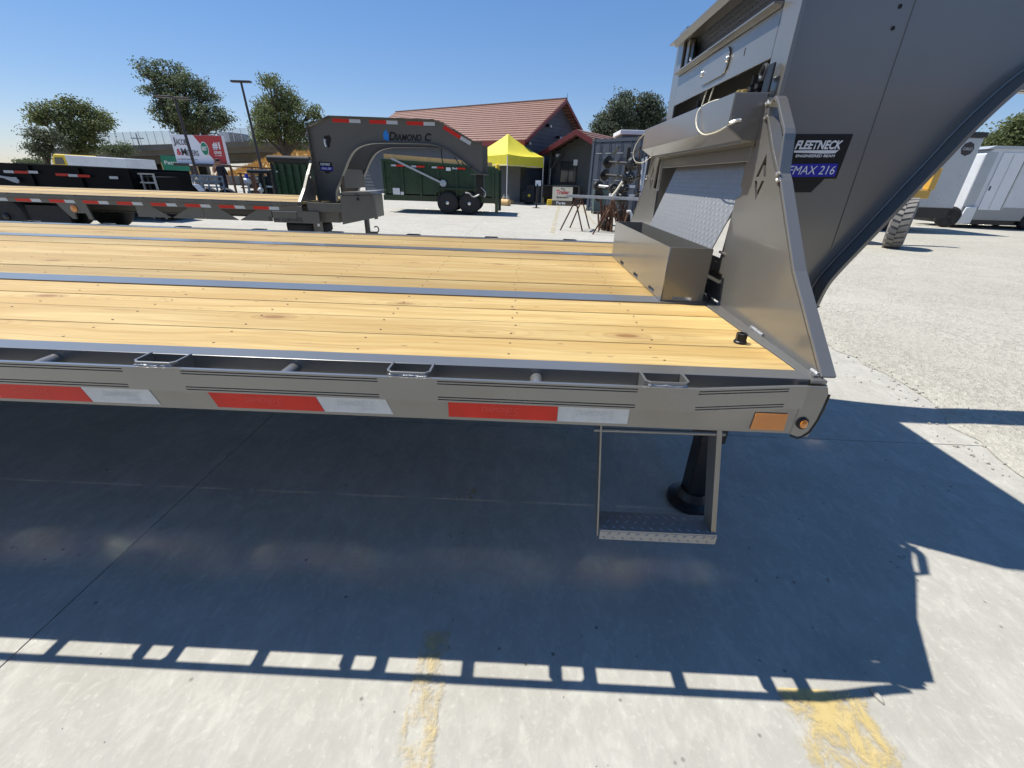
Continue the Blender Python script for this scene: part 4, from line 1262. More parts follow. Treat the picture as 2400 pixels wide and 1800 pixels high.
MB().add([(XB + 0.72, YO + 0.70, 0.98), (XB + 1.1, YO + 0.70, 1.0), (XB + 1.1, YO + 1.5, 1.0), (XB + 0.72, YO + 1.5, 0.98)], [(0, 1, 2, 3)]).build('deck_sheet', 'paint_silver', B)
# jacks and drop leg
j = MB().box(XB + 0.12, XB + 0.24, YO + 0.12, YO + 0.24, 0.12, 0.66).build('drop_leg', PF, B, bevel=0.006)
MB().box(XB + 0.20, XB + 0.2395, YO + 0.114, YO + 0.1195, 0.40, 0.64).build('label_plate', 'paper', j)
MB().box(XB + 0.135, XB + 0.225, YO + 0.135, YO + 0.225, 0.01, 0.125).build('jack_leg', 'black_steel', j)
jx2 = at(860, 520, YO + 1.75).x - 1.15
XB_, XB = XB, jx2
j = MB().cyl((XB + 1.15, YO + 1.75, 0.02), (XB + 1.15, YO + 1.75, 0.62), 0.055, n=14).build('front_jack', PF, B, smooth=True)
MB().box(XB + 1.19, XB + 1.36, YO + 1.72, YO + 1.78, 0.08, 0.15).build('hook_arm', PF, j)
MB().tube([(XB + 1.34 + 0.05 * math.sin(t * 0.5), YO + 1.75, 0.20 - 0.06 * math.cos(t * 0.5)) for t in range(0, 9)], 0.014, 8).build('hook', PF, j, smooth=True)
XB = XB_
# bulkhead visible inside the arch
MB().box(XB + 0.52, XB + 0.53, YO + 0.79, YO + 1.90, 1.02, 1.35).build('arch_plate', PF, B)
# coupler tube and chains
cp = MB().box(XB + 2.94, XB + 3.10, YO + 1.26, YO + 1.42, 0.94, 1.36).build('coupler', 'black_steel', B, bevel=0.01)
MB().box(XB + 2.90, XB + 3.14, YO + 0.72, YO + 1.98, 1.325, 1.335).build('coupler_plate', PF, B)
MB().tube(smoothline([(XB + 3.02, YO + 1.25, 0.98), (XB + 2.9, YO + 1.22, 0.93), (XB + 2.82, YO + 1.22, 0.99), (XB + 2.74, YO + 1.22, 1.0)]), 0.012, 6).build('safety_chain', 'galvanised', cp, smooth=True)
MB().tube(smoothline([(XB + 3.05, YO + 1.25, 1.10), (XB + 3.14, YO + 1.2, 1.02), (XB + 3.12, YO + 1.2, 0.93)]), 0.012, 6).build('safety_chain', 'galvanised', cp, smooth=True)
for pts in ([(XB + 2.38, YO + 0.75, 1.76), (XB + 2.40, YO + 0.70, 1.55), (XB + 2.44, YO + 0.7, 1.40)], [(XB + 2.62, YO + 0.72, 1.60), (XB + 2.70, YO + 0.70, 1.48), (XB + 2.62, YO + 0.7, 1.42)],
            [(XB + 2.75, YO + 0.72, 1.52), (XB + 2.86, YO + 0.70, 1.42), (XB + 2.95, YO + 0.7, 1.46)]):
    MB().tube(smoothline(pts), 0.010, 6).build('wiring_lead', 'rubber', B, smooth=True)
# wheels and fender by the rear axles, amber light
for xa in (-9.28, -10.2):
    wheel(B, xa, YO + 0.06, 0.39, 0.39, 0.42, hubm='black_steel')
    for yy_ in (YO + 2.0,):
        wheel(B, xa, yy_, 0.39, 0.39, 0.42)
br = MB().prism([(-8.20, 0.655), (-7.66, 0.655), (-7.62, 0.40), (-7.70, 0.40), (-7.72, 0.50), (-7.93, 0.50), (-7.93, 0.40), (-8.0, 0.40)], (1, 0, 0), (0, 0, 1), (0, YO + 0.005, 0), (0, 0.03, 0)).build('light_bracket', PF, B)
MB().lathe([(0.055, 0), (0.06, 0.012), (0.045, 0.02)], (-7.90, YO + 0.004, 0.575), (0, -1, 0), 20).build('marker_light', 'amber_lens', br, smooth=True)
MB().box(-8.9, -8.15, YO + 0.10, YO + 0.12, 0.30, 0.60).build('mud_flap', 'rubber', B)
# tape along the neck and its lettering
zt = 2.085
for k in range(3):
    xa = XB + 0.46 + 0.66 * k
    MB().box(xa, xa + 0.30, YO + 0.7745, YO + 0.7755, zt - 0.004 * k, zt + 0.055 - 0.004 * k).build('red_reflector', 'tape_red', B)
    MB().box(xa + 0.301, xa + 0.50, YO + 0.7745, YO + 0.7755, zt - 0.004 * k, zt + 0.055 - 0.004 * k).build('white_reflector', 'tape_white', B)
dirv = Vector((0.55, 0, -0.28)).normalized(); nv = Vector((dirv.z, 0, -dirv.x)) * -1
o_ = Vector((XB + 2.45, YO + 0.7745, 2.085))
MB().obox(o_, dirv * 0.33, Vector((0, 0.001, 0)), Vector((-0.028, 0, -0.052))).build('red_reflector', 'tape_red', B)
MB().obox(o_ + dirv * 0.332, dirv * 0.20, Vector((0, 0.001, 0)), Vector((-0.028, 0, -0.052))).build('white_reflector', 'tape_white', B)
wd_y = YO + 0.7745
MB().prism([(XB + 1.35, 1.84), (XB + 1.44, 1.82), (XB + 1.445, 1.92), (XB + 1.40, 2.00), (XB + 1.345, 1.93)], (1, 0, 0), (0, 0, 1), (0, wd_y, 0), (0, 0.001, 0)).build('blue_diamond', 'logo_blue', B)
lettering('printed_word', 'D', 'badge_black', B, (XB + 1.44, wd_y, 1.832), (1, 0, 0), (0, 0, 1), 0.135, 0.135, 0.001, 0.04, 0.25)
lettering('printed_word', 'IAMOND', 'badge_black', B, (XB + 1.565, wd_y, 1.832), (1, 0, 0), (0, 0, 1), 0.47, 0.105, 0.001, 0.035, 0.25)
lettering('printed_word', 'C', 'badge_black', B, (XB + 2.09, wd_y, 1.828), (1, 0, 0), (0, 0, 1), 0.12, 0.135, 0.001, 0.04, 0.25)
bd2 = MB().prism([(XB + 0.10, 1.46), (XB + 0.34, 1.45), (XB + 0.355, 1.36), (XB + 0.34, 1.30), (XB + 0.29, 1.29), (XB + 0.27, 1.265), (XB + 0.21, 1.265), (XB + 0.18, 1.30), (XB + 0.12, 1.31)], (1, 0, 0), (0, 0, 1), (0, wd_y - 0.001, 0), (0, 0.002, 0)).build('badge', 'badge_black', B)
lettering('badge_word', 'FLEETNECK', 'badge_white', bd2, (XB + 0.13, wd_y - 0.002, 1.395), (1, 0, 0), (0, 0, 1), 0.18, 0.04, 0.001, 0.03, 0.2)
MB().box(XB + 0.125, XB + 0.345, wd_y - 0.003, wd_y - 0.0015, 1.315, 1.375).build('badge_panel', 'badge_blue', bd2)
lettering('badge_word', 'FMAX 207', 'badge_white', bd2, (XB + 0.145, wd_y - 0.0035, 1.327), (1, 0, 0), (0, 0, 1), 0.18, 0.036, 0.001, 0.02, 0.2)
sl = MB().prism([(XB + 0.29, 1.70), (XB + 0.335, 1.68), (XB + 0.40, 1.83), (XB + 0.37, 1.885), (XB + 0.27, 1.87), (XB + 0.255, 1.80)], (1, 0, 0), (0, 0, 1), (0, wd_y - 0.001, 0), (0, 0.0015, 0)).build('hose_port', 'badge_black', B)
MB().tube([(XB + 0.28, wd_y - 0.005, 1.82), (XB + 0.275, wd_y - 0.008, 1.76), (XB + 0.29, wd_y - 0.005, 1.70)], 0.02, 8).build('hose_cap', 'bolt_zinc', sl, smooth=True)

# ------------------------------------------------------------------ green dump trailer
GY = 16.0
G = thing('dump_trailer', 'dark green tandem axle dump trailer with a tan side board on top', 'dump trailer', (-3.2, GY + 1, 0))
gx0 = at(897, 460, GY).x; gx1 = at(1158, 460, GY).x
MB().box(gx0, gx1, GY + 0.28, GY + 2.2, 0.58, 0.64).build('bed_floor', 'paint_green', G)
zt0 = at(920, 372, GY).z; zt1 = at(1150, 391, GY).z
for yy_ in (GY + 0.28, GY + 2.14):
    MB().prism([(gx0, 0.60), (gx1, 0.60), (gx1, zt1), (gx0, zt0)], (1, 0, 0), (0, 0, 1), (0, yy_, 0), (0, 0.06, 0)).build('side_wall', 'paint_green', G)
for xa in (gx0, gx1 - 0.06):
    MB().box(xa, xa + 0.06, GY + 0.34, GY + 2.14, 0.60, min(zt0, zt1) - 0.02).build('end_wall', 'paint_green', G)
for k in range(7):
    xa = gx0 + (gx1 - gx0 - 0.10) * k / 6
    MB().box(xa, xa + 0.09, GY + 0.20, GY + 0.279, 0.58, zt0 + (zt1 - zt0) * k / 6 - 0.01).build('rib', 'paint_green', G, bevel=0.01)
MB().prism([(gx0 - 0.02, zt0 - 0.08), (gx1 + 0.02, zt1 - 0.08), (gx1 + 0.02, zt1), (gx0 - 0.02, zt0)], (1, 0, 0), (0, 0, 1), (0, GY + 0.19, 0), (0, 0.089, 0)).build('top_rail', 'paint_green', G, bevel=0.01)
MB().prism([(gx0 + 0.1, zt0 + 0.002), (gx1 - 0.1, zt1 + 0.002), (gx1 - 0.1, zt1 + 0.14), (gx0 + 0.1, zt0 + 0.16)], (1, 0, 0), (0, 0, 1), (0, GY + 0.24, 0), (0, 0.05, 0)).build('side_board', 'plywood', G)
MB().box(gx0 - 0.1, gx1 + 0.1, GY + 0.42, GY + 0.56, 0.40, 0.575).build('frame_beam', 'paint_green', G)
MB().box(gx0 - 0.1, gx1 + 0.1, GY + 1.9, GY + 2.04, 0.40, 0.575).build('frame_beam', 'paint_green', G)
for u in (1049, 1100):
    xw = at(u, 480, GY).x
    t = wheel(G, xw, GY, 0.395, 0.39, 0.24); hole_spokes(t, xw, GY + 0.02, 0.395, 0.39)
    wheel(G, xw - 0.05, GY + 2.0, 0.395, 0.39, 0.24)
xa0, xa1 = at(1019, 450, GY).x, at(1133, 450, GY).x
fen = [(xa0, 0.62), (xa0 + 0.05, 0.76), (xa0 + 0.22, 0.885), (xa1 - 0.22, 0.885), (xa1 - 0.05, 0.76), (xa1, 0.62), (xa1 - 0.03, 0.62), (xa1 - 0.07, 0.74), (xa1 - 0.24, 0.86), (xa0 + 0.24, 0.86), (xa0 + 0.07, 0.74), (xa0 + 0.03, 0.62)]
MB().prism(fen, (1, 0, 0), (0, 0, 1), (0, GY - 0.03, 0), (0, 0.30, 0)).build('fender', 'paint_green', G)
tape_row(G, gx0 + 0.35, gx1 - 0.1, GY + 0.19, at(1000, 392, GY).z, 0.06, [('w', 0.18), ('r', 0.30), ('-', 0.26)], slope=-0.015)
MB().box(at(1043, 396, GY).x, at(1054, 396, GY).x, GY + 0.196, GY + 0.199, at(1043, 400, GY).z, at(1043, 392, GY).z).build('sticker', 'paper', G)
pa_, pb_ = at(914, 371, GY), at(1036, 430, GY)
ar = MB().obox(pa_ + Vector((0, 0.10, -0.03)), pb_ - pa_, Vector((0, 0.03, 0)), Vector((0.02, 0, 0.06))).build('tarp_arm', 'paint_silver', G)
MB().lathe([(0.12, 0), (0.12, 0.03), (0.06, 0.05)], (pb_.x + 0.02, GY + 0.13, pb_.z), (0, -1, 0), 18).build('arm_pivot', 'paint_silver', ar, smooth=True)
for (u, v, w2, h2) in ((921, 448, 0.26, 0.22), (939, 453, 0.12, 0.10), (1106, 396, 0.0, 0.0)):
    if w2:
        p = at(u, v, GY + 0.2); MB().box(p.x, p.x + w2, GY + 0.196, GY + 0.199, p.z - h2 / 2, p.z + h2 / 2).build('sticker', 'paper', G)
for yy_ in (GY + 0.25, GY + 2.1):
    MB().box(gx1 + 0.02, gx1 + 0.14, yy_, yy_ + 0.1, 0.05, 1.55).build('rear_post', 'paint_green', G)

# yellow bollard and roll beside the dump trailer
p = at(1165, 470, 24.5)
o = MB().lathe([(0.11, 0), (0.11, 1.85), (0.08, 1.92), (0.02, 1.95)], (p.x, 24.5, 0), (0, 0, 1), 18).build('bollard', 'yellow_plastic', smooth=True)
tag(o, 'tall yellow steel bollard behind the rear of the green dump trailer', 'bollard')
p = at(1172, 473, 23.0)
o = MB().lathe([(0.02, 0), (0.15, 0.0), (0.15, 1.0), (0.02, 1.0)], (p.x - 0.25, 23.2, 0.152), (0.75, -0.66, 0), 18).build('cardboard_roll', 'plywood', smooth=True)
tag(o, 'brown cardboard roll lying on the ground under the yellow canopy', 'roll')
p = at(1180, 463, 25.0)
PA = thing('pallet', 'low wooden pallet standing under the yellow canopy by the bollard', 'pallet', (p.x, 25.0, 0))
for k in range(5):
    MB().box(p.x - 0.6, p.x + 0.6, 24.6 + 0.22 * k, 24.6 + 0.22 * k + 0.15, 0.11, 0.13).build('slat', 'plywood', PA)
for k in range(3):
    MB().box(p.x - 0.6 + 0.55 * k, p.x - 0.5 + 0.55 * k, 24.6, 25.63, 0.0, 0.109).build('bearer', 'plywood', PA)

# ------------------------------------------------------------------ black dump trailer at the left
KY = 10.6
K = thing('dump_trailer', 'low black dump trailer with red and white strips behind the second flatbed', 'dump trailer', (at(100, 430, KY).x, KY + 1, 0))
kx0, kx1 = at(-160, 400, KY).x, at(312, 420, KY).x
kz0, kz1 = at(0, 383, KY).z, at(310, 398, KY).z
zl = kz0 + (kz1 - kz0) * (kx0 - at(0, 383, KY).x) / (at(310, 398, KY).x - at(0, 383, KY).x)
for yy_ in (KY, KY + 2.0):
    MB().prism([(kx0, 0.52), (kx1, 0.52), (kx1, kz1), (kx0, zl)], (1, 0, 0), (0, 0, 1), (0, yy_, 0), (0, 0.05, 0)).build('side_wall', 'paint_black', K)
MB().prism([(kx0, zl), (kx1, kz1), (kx1, kz1 + 0.02), (kx0, zl + 0.02)], (1, 0, 0), (0, 0, 1), (0, KY - 0.03, 0), (0, 0.10, 0)).build('top_rail', 'paint_black', K)
MB().box(kx0, kx1, KY + 0.05, KY + 2.0, 0.50, 0.56).build('bed_floor', 'paint_black', K)
MB().box(kx1 - 0.05, kx1, KY + 0.05, KY + 2.0, 0.56, kz1 - 0.05).build('tail_gate', 'paint_black', K)
for k in range(5):
    xa = kx0 + (kx1 - kx0 - 0.1) * k / 4
    MB().box(xa, xa + 0.08, KY - 0.05, KY - 0.001, 0.50, zl + (kz1 - zl) * k / 4 - 0.02).build('rib', 'paint_black', K)
for xa in (kx0 + 2.2, kx0 + 3.2):
    for yy_ in (KY - 0.05, KY + 1.85):
        wheel(K, xa, yy_, 0.385, 0.385, 0.22)
def ktape(u0, u1, v, kind):
    a, b2 = at(u0, v, KY - 0.06), at(u1, v, KY - 0.06)
    MB().box(a.x, b2.x, KY - 0.058, KY - 0.054, a.z - 0.03, a.z + 0.03).build('red_reflector' if kind == 'r' else 'white_reflector', 'tape_red' if kind == 'r' else 'tape_white', K)
for u0, u1, v, kd in ((8, 31, 402, 'w'), (33, 65, 403, 'r'), (66, 88, 403, 'w'), (130, 159, 409, 'r'), (160, 181, 411, 'w'), (182, 210, 412, 'r'), (256, 276, 416, 'w')):
    ktape(u0, u1, v, kd)
a, b2 = at(-60, 408, KY - 0.06), at(34, 421, KY - 0.06)
ar = MB().obox(a, b2 - a, Vector((0, 0.03, 0)), Vector((0, 0, 0.05))).build('tarp_arm', 'paint_silver', K)
MB().prism([(b2.x - 0.30, b2.z + 0.05), (b2.x + 0.08, b2.z + 0.06), (b2.x + 0.13, b2.z - 0.02), (b2.x + 0.08, b2.z - 0.08), (b2.x - 0.02, b2.z - 0.06)], (1, 0, 0), (0, 0, 1), (0, KY - 0.085, 0), (0, 0.024, 0)).build('arm_end', 'paint_silver', ar)
# ramp rack standing at its tail
RK = thing('ramp_rack', 'black steel ramp rack with open rungs at the tail of the black dump trailer', 'ramp', (kx1 + 0.3, KY + 0.2, 0))
for k in range(3):
    xa = kx1 + 0.12 + 0.16 * k
    MB().box(xa, xa + 0.035, KY + 0.1, KY + 0.14, 0.05, 1.13).build('upright', 'galvanised' if k != 1 else 'black_steel', RK)
for z in (1.10, 0.90, 0.66):
    MB().box(kx1 + 0.10, kx1 + 0.48, KY + 0.06, KY + 0.095, z, z + 0.03).build('rung', 'galvanised', RK)
MB().box(kx1 + 0.1, kx1 + 0.5, KY + 0.16, KY + 0.9, 0.05, 1.05).build('stacked_mesh', 'paint_black', RK)

# ------------------------------------------------------------------ utility trailer with silver double fender
UY = 13.5
U = thing('utility_trailer', 'open utility trailer with a silver double arch fender left of the standing man', 'trailer', (at(405, 450, UY).x, UY + 0.8, 0))
p0, p1 = at(370, 430, UY), at(470, 445, UY)
fx0, fx1 = p0.x, p1.x
L_ = fx1 - fx0
prof = []
outer = [(0, 0.42), (0.05, 0.62), (0.16, 0.80), (0.5, 0.84), (0.84, 0.80), (0.95, 0.62), (1.0, 0.42)]
inner = []
for k in range(9):
    t = math.pi * k / 8
    inner.append((0.97 - 0.23 * (1 - math.cos(t)), 0.42 + 0.30 * math.sin(t)))
for k in range(9):
    t = math.pi * k / 8
    inner.append((0.49 - 0.23 * (1 - math.cos(t)), 0.42 + 0.30 * math.sin(t)))
pl = [(fx0 + a * L_, b2) for a, b2 in outer] + [(fx0 + a * L_, b2) for a, b2 in inner]
MB().prism(pl, (1, 0, 0), (0, 0, 1), (0, UY, 0), (0, 0.012, 0)).build('fender', 'paint_black', U)
MB().strip([((fx0 + a * L_, UY - 0.002, b2 + 0.001), (0, 0, 1)) for a, b2 in outer], (0, 0.30, 0), 0.012).build('fender_top', 'paint_silver', U)
for a in (0.27, 0.74):
    wheel(U, fx0 + a * L_, UY + 0.04, 0.34, 0.335, 0.2)
    wheel(U, fx0 + a * L_, UY + 1.7, 0.34, 0.335, 0.2)
MB().box(fx0 - 1.1, fx1 + 1.3, UY + 0.31, UY + 1.65, 0.46, 0.54).build('bed', 'paint_black', U)
for z in (0.68, 0.86, 1.02):
    MB().box(fx0 - 0.35, fx1 - 0.30, UY + 1.60, UY + 1.65, z, z + 0.045).build('side_rail', 'paint_silver', U)
for k in range(6):
    xa = fx0 - 0.35 + (L_ + 0.01) * k / 5
    MB().box(xa, xa + 0.04, UY + 1.655, UY + 1.695, 0.54, 1.06).build('stake', 'paint_silver', U)

# ------------------------------------------------------------------ standing man with one hand raised to his face
def skin_body(name, verts, edges, mat, parent, sub=2):
    me = bpy.data.meshes.new(name)
    me.from_pydata([v[:3] for v in verts], edges, [])
    o = bpy.data.objects.new(name, me); C.objects.link(o)
    sk = o.modifiers.new('skin', 'SKIN'); sk.use_smooth_shade = True
    for i, v in enumerate(verts):
        r = v[3] if isinstance(v[3], (tuple, list)) else (v[3], v[3])
        me.skin_vertices[0].data[i].radius = r
    me.skin_vertices[0].data[0].use_root = True
    sb = o.modifiers.new('sub', 'SUBSURF'); sb.levels = sub; sb.render_levels = sub
    me.materials.append(MATS[mat])
    dg = bpy.context.evaluated_depsgraph_get()
    me2 = bpy.data.meshes.new_from_object(o.evaluated_get(dg))
    bpy.data.objects.remove(o)
    me2.shade_smooth()
    return me2


PY = 19.0
pp = at(530, 455, PY)
PX = pp.x
per = thing('person', 'standing man in dark navy shirt and trousers with one hand raised to his face', 'person', (PX, PY, 0))
bv = [(0, 0, 0.97, (0.17, 0.12)), (0, 0, 1.15, (0.165, 0.115)), (0, 0, 1.36, (0.185, 0.12)), (0, 0, 1.47, (0.09, 0.08)), (-0.02, 0, 1.54, 0.062),
      (-0.16, 0, 1.42, 0.075), (-0.30, -0.05, 1.20, 0.058), (-0.20, -0.16, 1.38, 0.042), (-0.10, -0.16, 1.50, 0.036),
      (0.16, 0, 1.42, 0.075), (0.25, 0.02, 1.16, 0.056), (0.27, -0.03, 0.93, 0.042), (0.27, -0.04, 0.86, 0.034),
      (-0.10, 0, 0.90, 0.105), (-0.12, -0.02, 0.50, 0.075), (-0.13, 0.02, 0.10, 0.055), (-0.16, -0.10, 0.04, 0.042),
      (0.10, 0, 0.90, 0.105), (0.12, -0.02, 0.50, 0.075), (0.13, 0.03, 0.10, 0.055), (0.13, -0.09, 0.04, 0.042)]
be = [(0, 1), (1, 2), (2, 3), (3, 4), (2, 5), (5, 6), (6, 7), (7, 8), (2, 9), (9, 10), (10, 11), (11, 12), (0, 13), (13, 14), (14, 15), (15, 16), (0, 17), (17, 18), (18, 19), (19, 20)]
me = skin_body('body', bv, be, 'cloth_navy', per)
me.materials.clear(); me.materials.append(MATS['cloth_navy']); me.materials.append(MATS['skin'])
for pg in me.polygons:
    c_ = pg.center
    if c_.z > 1.475 or (c_.x < -0.13 and c_.y < -0.065 and c_.z > 1.20) or (c_.x < -0.06 and c_.y < -0.10 and c_.z > 1.2) or (c_.x > 0.22 and c_.z < 1.13 and c_.z > 0.8):
        pg.material_index = 1
bo = bpy.data.objects.new('body', me); C.objects.link(bo); bo.location = (PX, PY, 0); adopt(bo, per)
hd = MB().lathe([(0.02, -0.125), (0.06, -0.115), (0.078, -0.07), (0.092, 0.0), (0.094, 0.05), (0.075, 0.10), (0.03, 0.125)], (0, 0, 0), (0, 0, 1), 20)
hd.v = [(a * 0.86, b2 * 1.08, c_) for a, b2, c_ in hd.v]
hd.lathe([(0.004, 0), (0.016, 0.012), (0.010, 0.05)], (0, -0.118, -0.03), (0, 0.25, 1), 8)
for s_ in (-1, 1):
    hd.lathe([(0.004, 0), (0.024, 0.01), (0.020, 0.02)], (s_ * 0.078, 0.0, -0.01), (s_, 0, 0), 10)
hd.lathe([(0.002, 0), (0.022, 0.003), (0.002, 0.008)], (0, -0.098, -0.072), (0, -1, 0), 8)
ho = hd.build('head', 'skin', smooth=True)
ho.location = (PX - 0.03, PY - 0.01, 1.64); ho.rotation_euler = (0.15, 0, -0.5)
adopt(ho, per)
for s_ in (-1, 1):
    e = MB().lathe([(0.003, 0), (0.010, 0.003), (0.004, 0.008)], (PX - 0.03 + s_ * 0.032 - 0.045, PY - 0.095, 1.655), (-0.4, -1, 0), 8).build('eye', 'badge_black', per)
cp_ = MB().lathe([(0.098, 0), (0.100, 0.035), (0.085, 0.075), (0.04, 0.10), (0.005, 0.105)], (PX - 0.03, PY - 0.01, 1.675), (0, 0, 1), 20)
cp_.obox((PX - 0.13, PY - 0.19, 1.672), (0.13, -0.05, 0), (0.06, 0.12, 0.01), (0, 0, 0.012))
cp_.build('cap', 'cloth_navy', per, smooth=True)
# hands with separate fingers
for (hx_, hy_, hz_, dx, dz_) in ((PX - 0.085, PY - 0.16, 1.525, 0.35, 0.9), (PX + 0.27, PY - 0.04, 0.845, 0.0, -1.0)):
    hm = MB().obox((hx_ - 0.038, hy_ - 0.014, hz_ - 0.01), (0.076, 0, 0), (0, 0.026, 0), (dx * 0.06, 0, dz_ * 0.085))
    for k, ln in enumerate((0.068, 0.078, 0.072, 0.056)):
        b0 = Vector((hx_ - 0.029 + 0.0195 * k + dx * 0.055, hy_, hz_ + dz_ * 0.072))
        hm.tube([b0, b0 + Vector((dx * 0.4 * ln, -0.008, dz_ * 0.55 * ln)), b0 + Vector((dx * 0.6 * ln, 0.012, dz_ * ln))], [0.0095, 0.0088, 0.007], 6)
    b0 = Vector((hx_ + 0.036, hy_, hz_ + dz_ * 0.02))
    hm.tube([b0, b0 + Vector((0.025, -0.01, dz_ * 0.025)), b0 + Vector((0.030, -0.012, dz_ * 0.055))], [0.011, 0.010, 0.008], 6)
    hm.build('hand', 'skin', per, smooth=True)
for s_ in (-0.13, 0.13):
    sh = MB().lathe([(0.01, -0.17), (0.042, -0.15), (0.050, -0.05), (0.045, 0.06), (0.01, 0.09)], (PX + s_, PY, 0.05), (0, 1, 0), 12)
    sh.v = [(a, b2, max(0.0, c_)) for a, b2, c_ in sh.v]
    sh.build('shoe', 'rubber', per, smooth=True)

per.scale = (0.95, 0.95, 0.94)

# ------------------------------------------------------------------ rack of scrap steel, green bins and hoist behind the second trailer
RY = 19.0
a = at(560, 405, RY); b2 = at(622, 455, RY)
R_ = thing('storage_rack', 'rusty brown storage rack with shelves of loose steel right of the man', 'rack', (a.x, RY, 0))
for xa in (a.x, (a.x + b2.x) / 2, b2.x):
    for yy_ in (RY, RY + 0.8):
        MB().box(xa, xa + 0.06, yy_, yy_ + 0.06, 0, a.z).build('upright', 'rusty', R_)
for z in (0.25, 0.55, 0.85, a.z - 0.06):
    MB().box(a.x - 0.05, b2.x + 0.1, RY - 0.02, RY - 0.001, z, z + 0.05).build('shelf_beam', 'rusty', R_)
    MB().box(a.x - 0.05, b2.x + 0.1, RY + 0.10, RY + 0.8, z, z + 0.025).build('shelf', 'rusty', R_)
random.seed(21)
for k in range(26):
    z = random.choice((0.275, 0.575, 0.875)); xa = random.uniform(a.x, b2.x - 0.2)
    h_ = random.uniform(0.05, 0.2)
    o = MB().obox((xa, RY + 0.12, z + 0.003), (random.uniform(0.1, 0.4), random.uniform(-0.05, 0.1), 0), (0, random.uniform(0.1, 0.4), 0), (0, 0, h_)).build('steel_part', random.choice(('rusty', 'greasy_iron', 'galvanised', 'rusty')), R_)
# long dark rail with posts in front of the rack
SR = 18.2
a2, b3 = at(535, 391, SR), at(640, 397, SR)
rl = thing('steel_rail', 'long brown steel rail propped level in front of the dry bank', 'rail', (a2.x, SR, 0))
MB().obox(a2, b3 - a2, Vector((0, 0.08, 0)), Vector((0, 0, 0.05))).build('rail', 'rusty', rl)
for t in (0.02, 0.5, 0.95):
    q = a2 + (b3 - a2) * t
    MB().box(q.x, q.x + 0.06, SR + 0.005, SR + 0.07, 0, q.z - 0.002).build('post', 'rusty', rl)

# black hoist table
HY = 15.0
a = at(577, 398, HY); b2 = at(632, 400, HY)
H_ = thing('hoist', 'small black hoist with a flat top beside the tall green bin', 'hoist', (a.x, HY, 0))
MB().box(a.x, b2.x, HY, HY + 0.8, a.z - 0.10, a.z).build('top', 'black_steel', H_, bevel=0.02)
MB().box(a.x + 0.02, b2.x - 0.02, HY + 0.02, HY + 0.78, a.z + 0.001, a.z + 0.03).build('top_sheet', 'paint_silver', H_)
for xa in (a.x + 0.28, b2.x - 0.24):
    MB().box(xa, xa + 0.11, HY + 0.2, HY + 0.31, 0.12, a.z - 0.101).build('column', 'black_steel', H_)
MB().box(b2.x - 0.28, b2.x - 0.10, HY + 0.10, HY + 0.19, 0.75, 0.80).build('arm', 'paper', H_)
MB().box(a.x - 0.1, b2.x + 0.2, HY - 0.1, HY + 0.9, 0.0, 0.12).build('base', 'black_steel', H_)
# engine-like white and chrome clutter
for (u, v, lab) in ((580, 425, 'white and blue pump unit standing left of the black hoist'), (612, 445, 'small white coupler head lying in front of the black hoist')):
    q = at(u, v, HY - 0.4)
    E_ = thing('pump', lab, 'pump', (q.x, HY - 0.4, 0))
    r = 0.10 if u == 580 else 0.07
    MB().lathe([(r * 0.3, -r), (r, -r * 0.8), (r, r * 0.6), (r * 0.5, r)], (q.x, HY - 0.4, q.z), (1, 0.2, 0), 14).build('housing', 'paint_white', E_, smooth=True)
    MB().lathe([(r * 0.5, 0), (r * 0.55, 0.1), (r * 0.3, 0.14)], (q.x, HY - 0.4, q.z + r * 0.85), (0.1, 0, 1), 12).build('cap', 'badge_blue' if u == 580 else 'bolt_zinc', E_, smooth=True)
    MB().cyl((q.x - 0.02, HY - 0.4, 0.0), (q.x, HY - 0.4, q.z - r * 0.7), 0.035, n=8).build('stand', 'galvanised', E_)
for (u, v, lab) in ((560, 448, 'white wheel hub on the ground behind the deck edge'),):
    q = at(u, v, HY)
    o = MB().lathe([(0.05, 0), (0.13, 0.02), (0.13, 0.10), (0.06, 0.14)], (q.x, HY - 0.3, 0.14), (0.3, -1, 0), 18).build('wheel_hub', 'paint_white', smooth=True)
    tag(o, lab, 'hub')

# tall dark green bin with tarp roll
GB = 14.2
a = at(641, 381, GB); b2 = at(735, 381, GB); c0 = at(649, 455, GB)
GBn = thing('waste_container', 'tall dark green ribbed waste container with a black tarp roll behind the neck', 'container', ((a.x + b2.x) / 2, GB + 0.8, 0))
MB().box(a.x, b2.x, GB, GB + 1.8, 0.30, a.z).build('body', 'paint_green', GBn)
for k in range(6):
    xa = a.x + (b2.x - a.x - 0.1) * k / 5
    MB().box(xa, xa + 0.10, GB - 0.08, GB - 0.001, 0.30, a.z - 0.03).build('rib', 'paint_green', GBn, bevel=0.01)
MB().box(a.x - 0.05, b2.x + 0.05, GB - 0.10, GB - 0.002, 0.18, 0.295).build('bottom_rail', 'paint_black', GBn)
MB().box(a.x, b2.x, GB, GB + 1.8, 0.02, 0.295).build('skid', 'paint_black', GBn)
MB().cyl((a.x - 0.14, GB - 0.02, a.z + 0.10), (b2.x - 0.1, GB - 0.02, a.z + 0.10), 0.105, n=16).build('tarp_roll', 'rubber', GBn, smooth=True)
MB().box(a.x - 0.10, a.x - 0.03, GB - 0.05, GB + 0.04, 0.62, a.z - 0.01).build('latch_post', 'black_steel', GBn)
q = at(650, 400, GB); MB().box(q.x, q.x + 0.06, GB - 0.10, GB - 0.081, q.z - 0.05, q.z).build('clip', 'bolt_zinc', GBn)
GB2 = 16.2
a = at(606, 412, GB2); b2 = at(660, 412, GB2)
g2 = thing('waste_container', 'lower grey green waste container left of the tall green one', 'container', ((a.x + b2.x) / 2, GB2 + 0.6, 0))
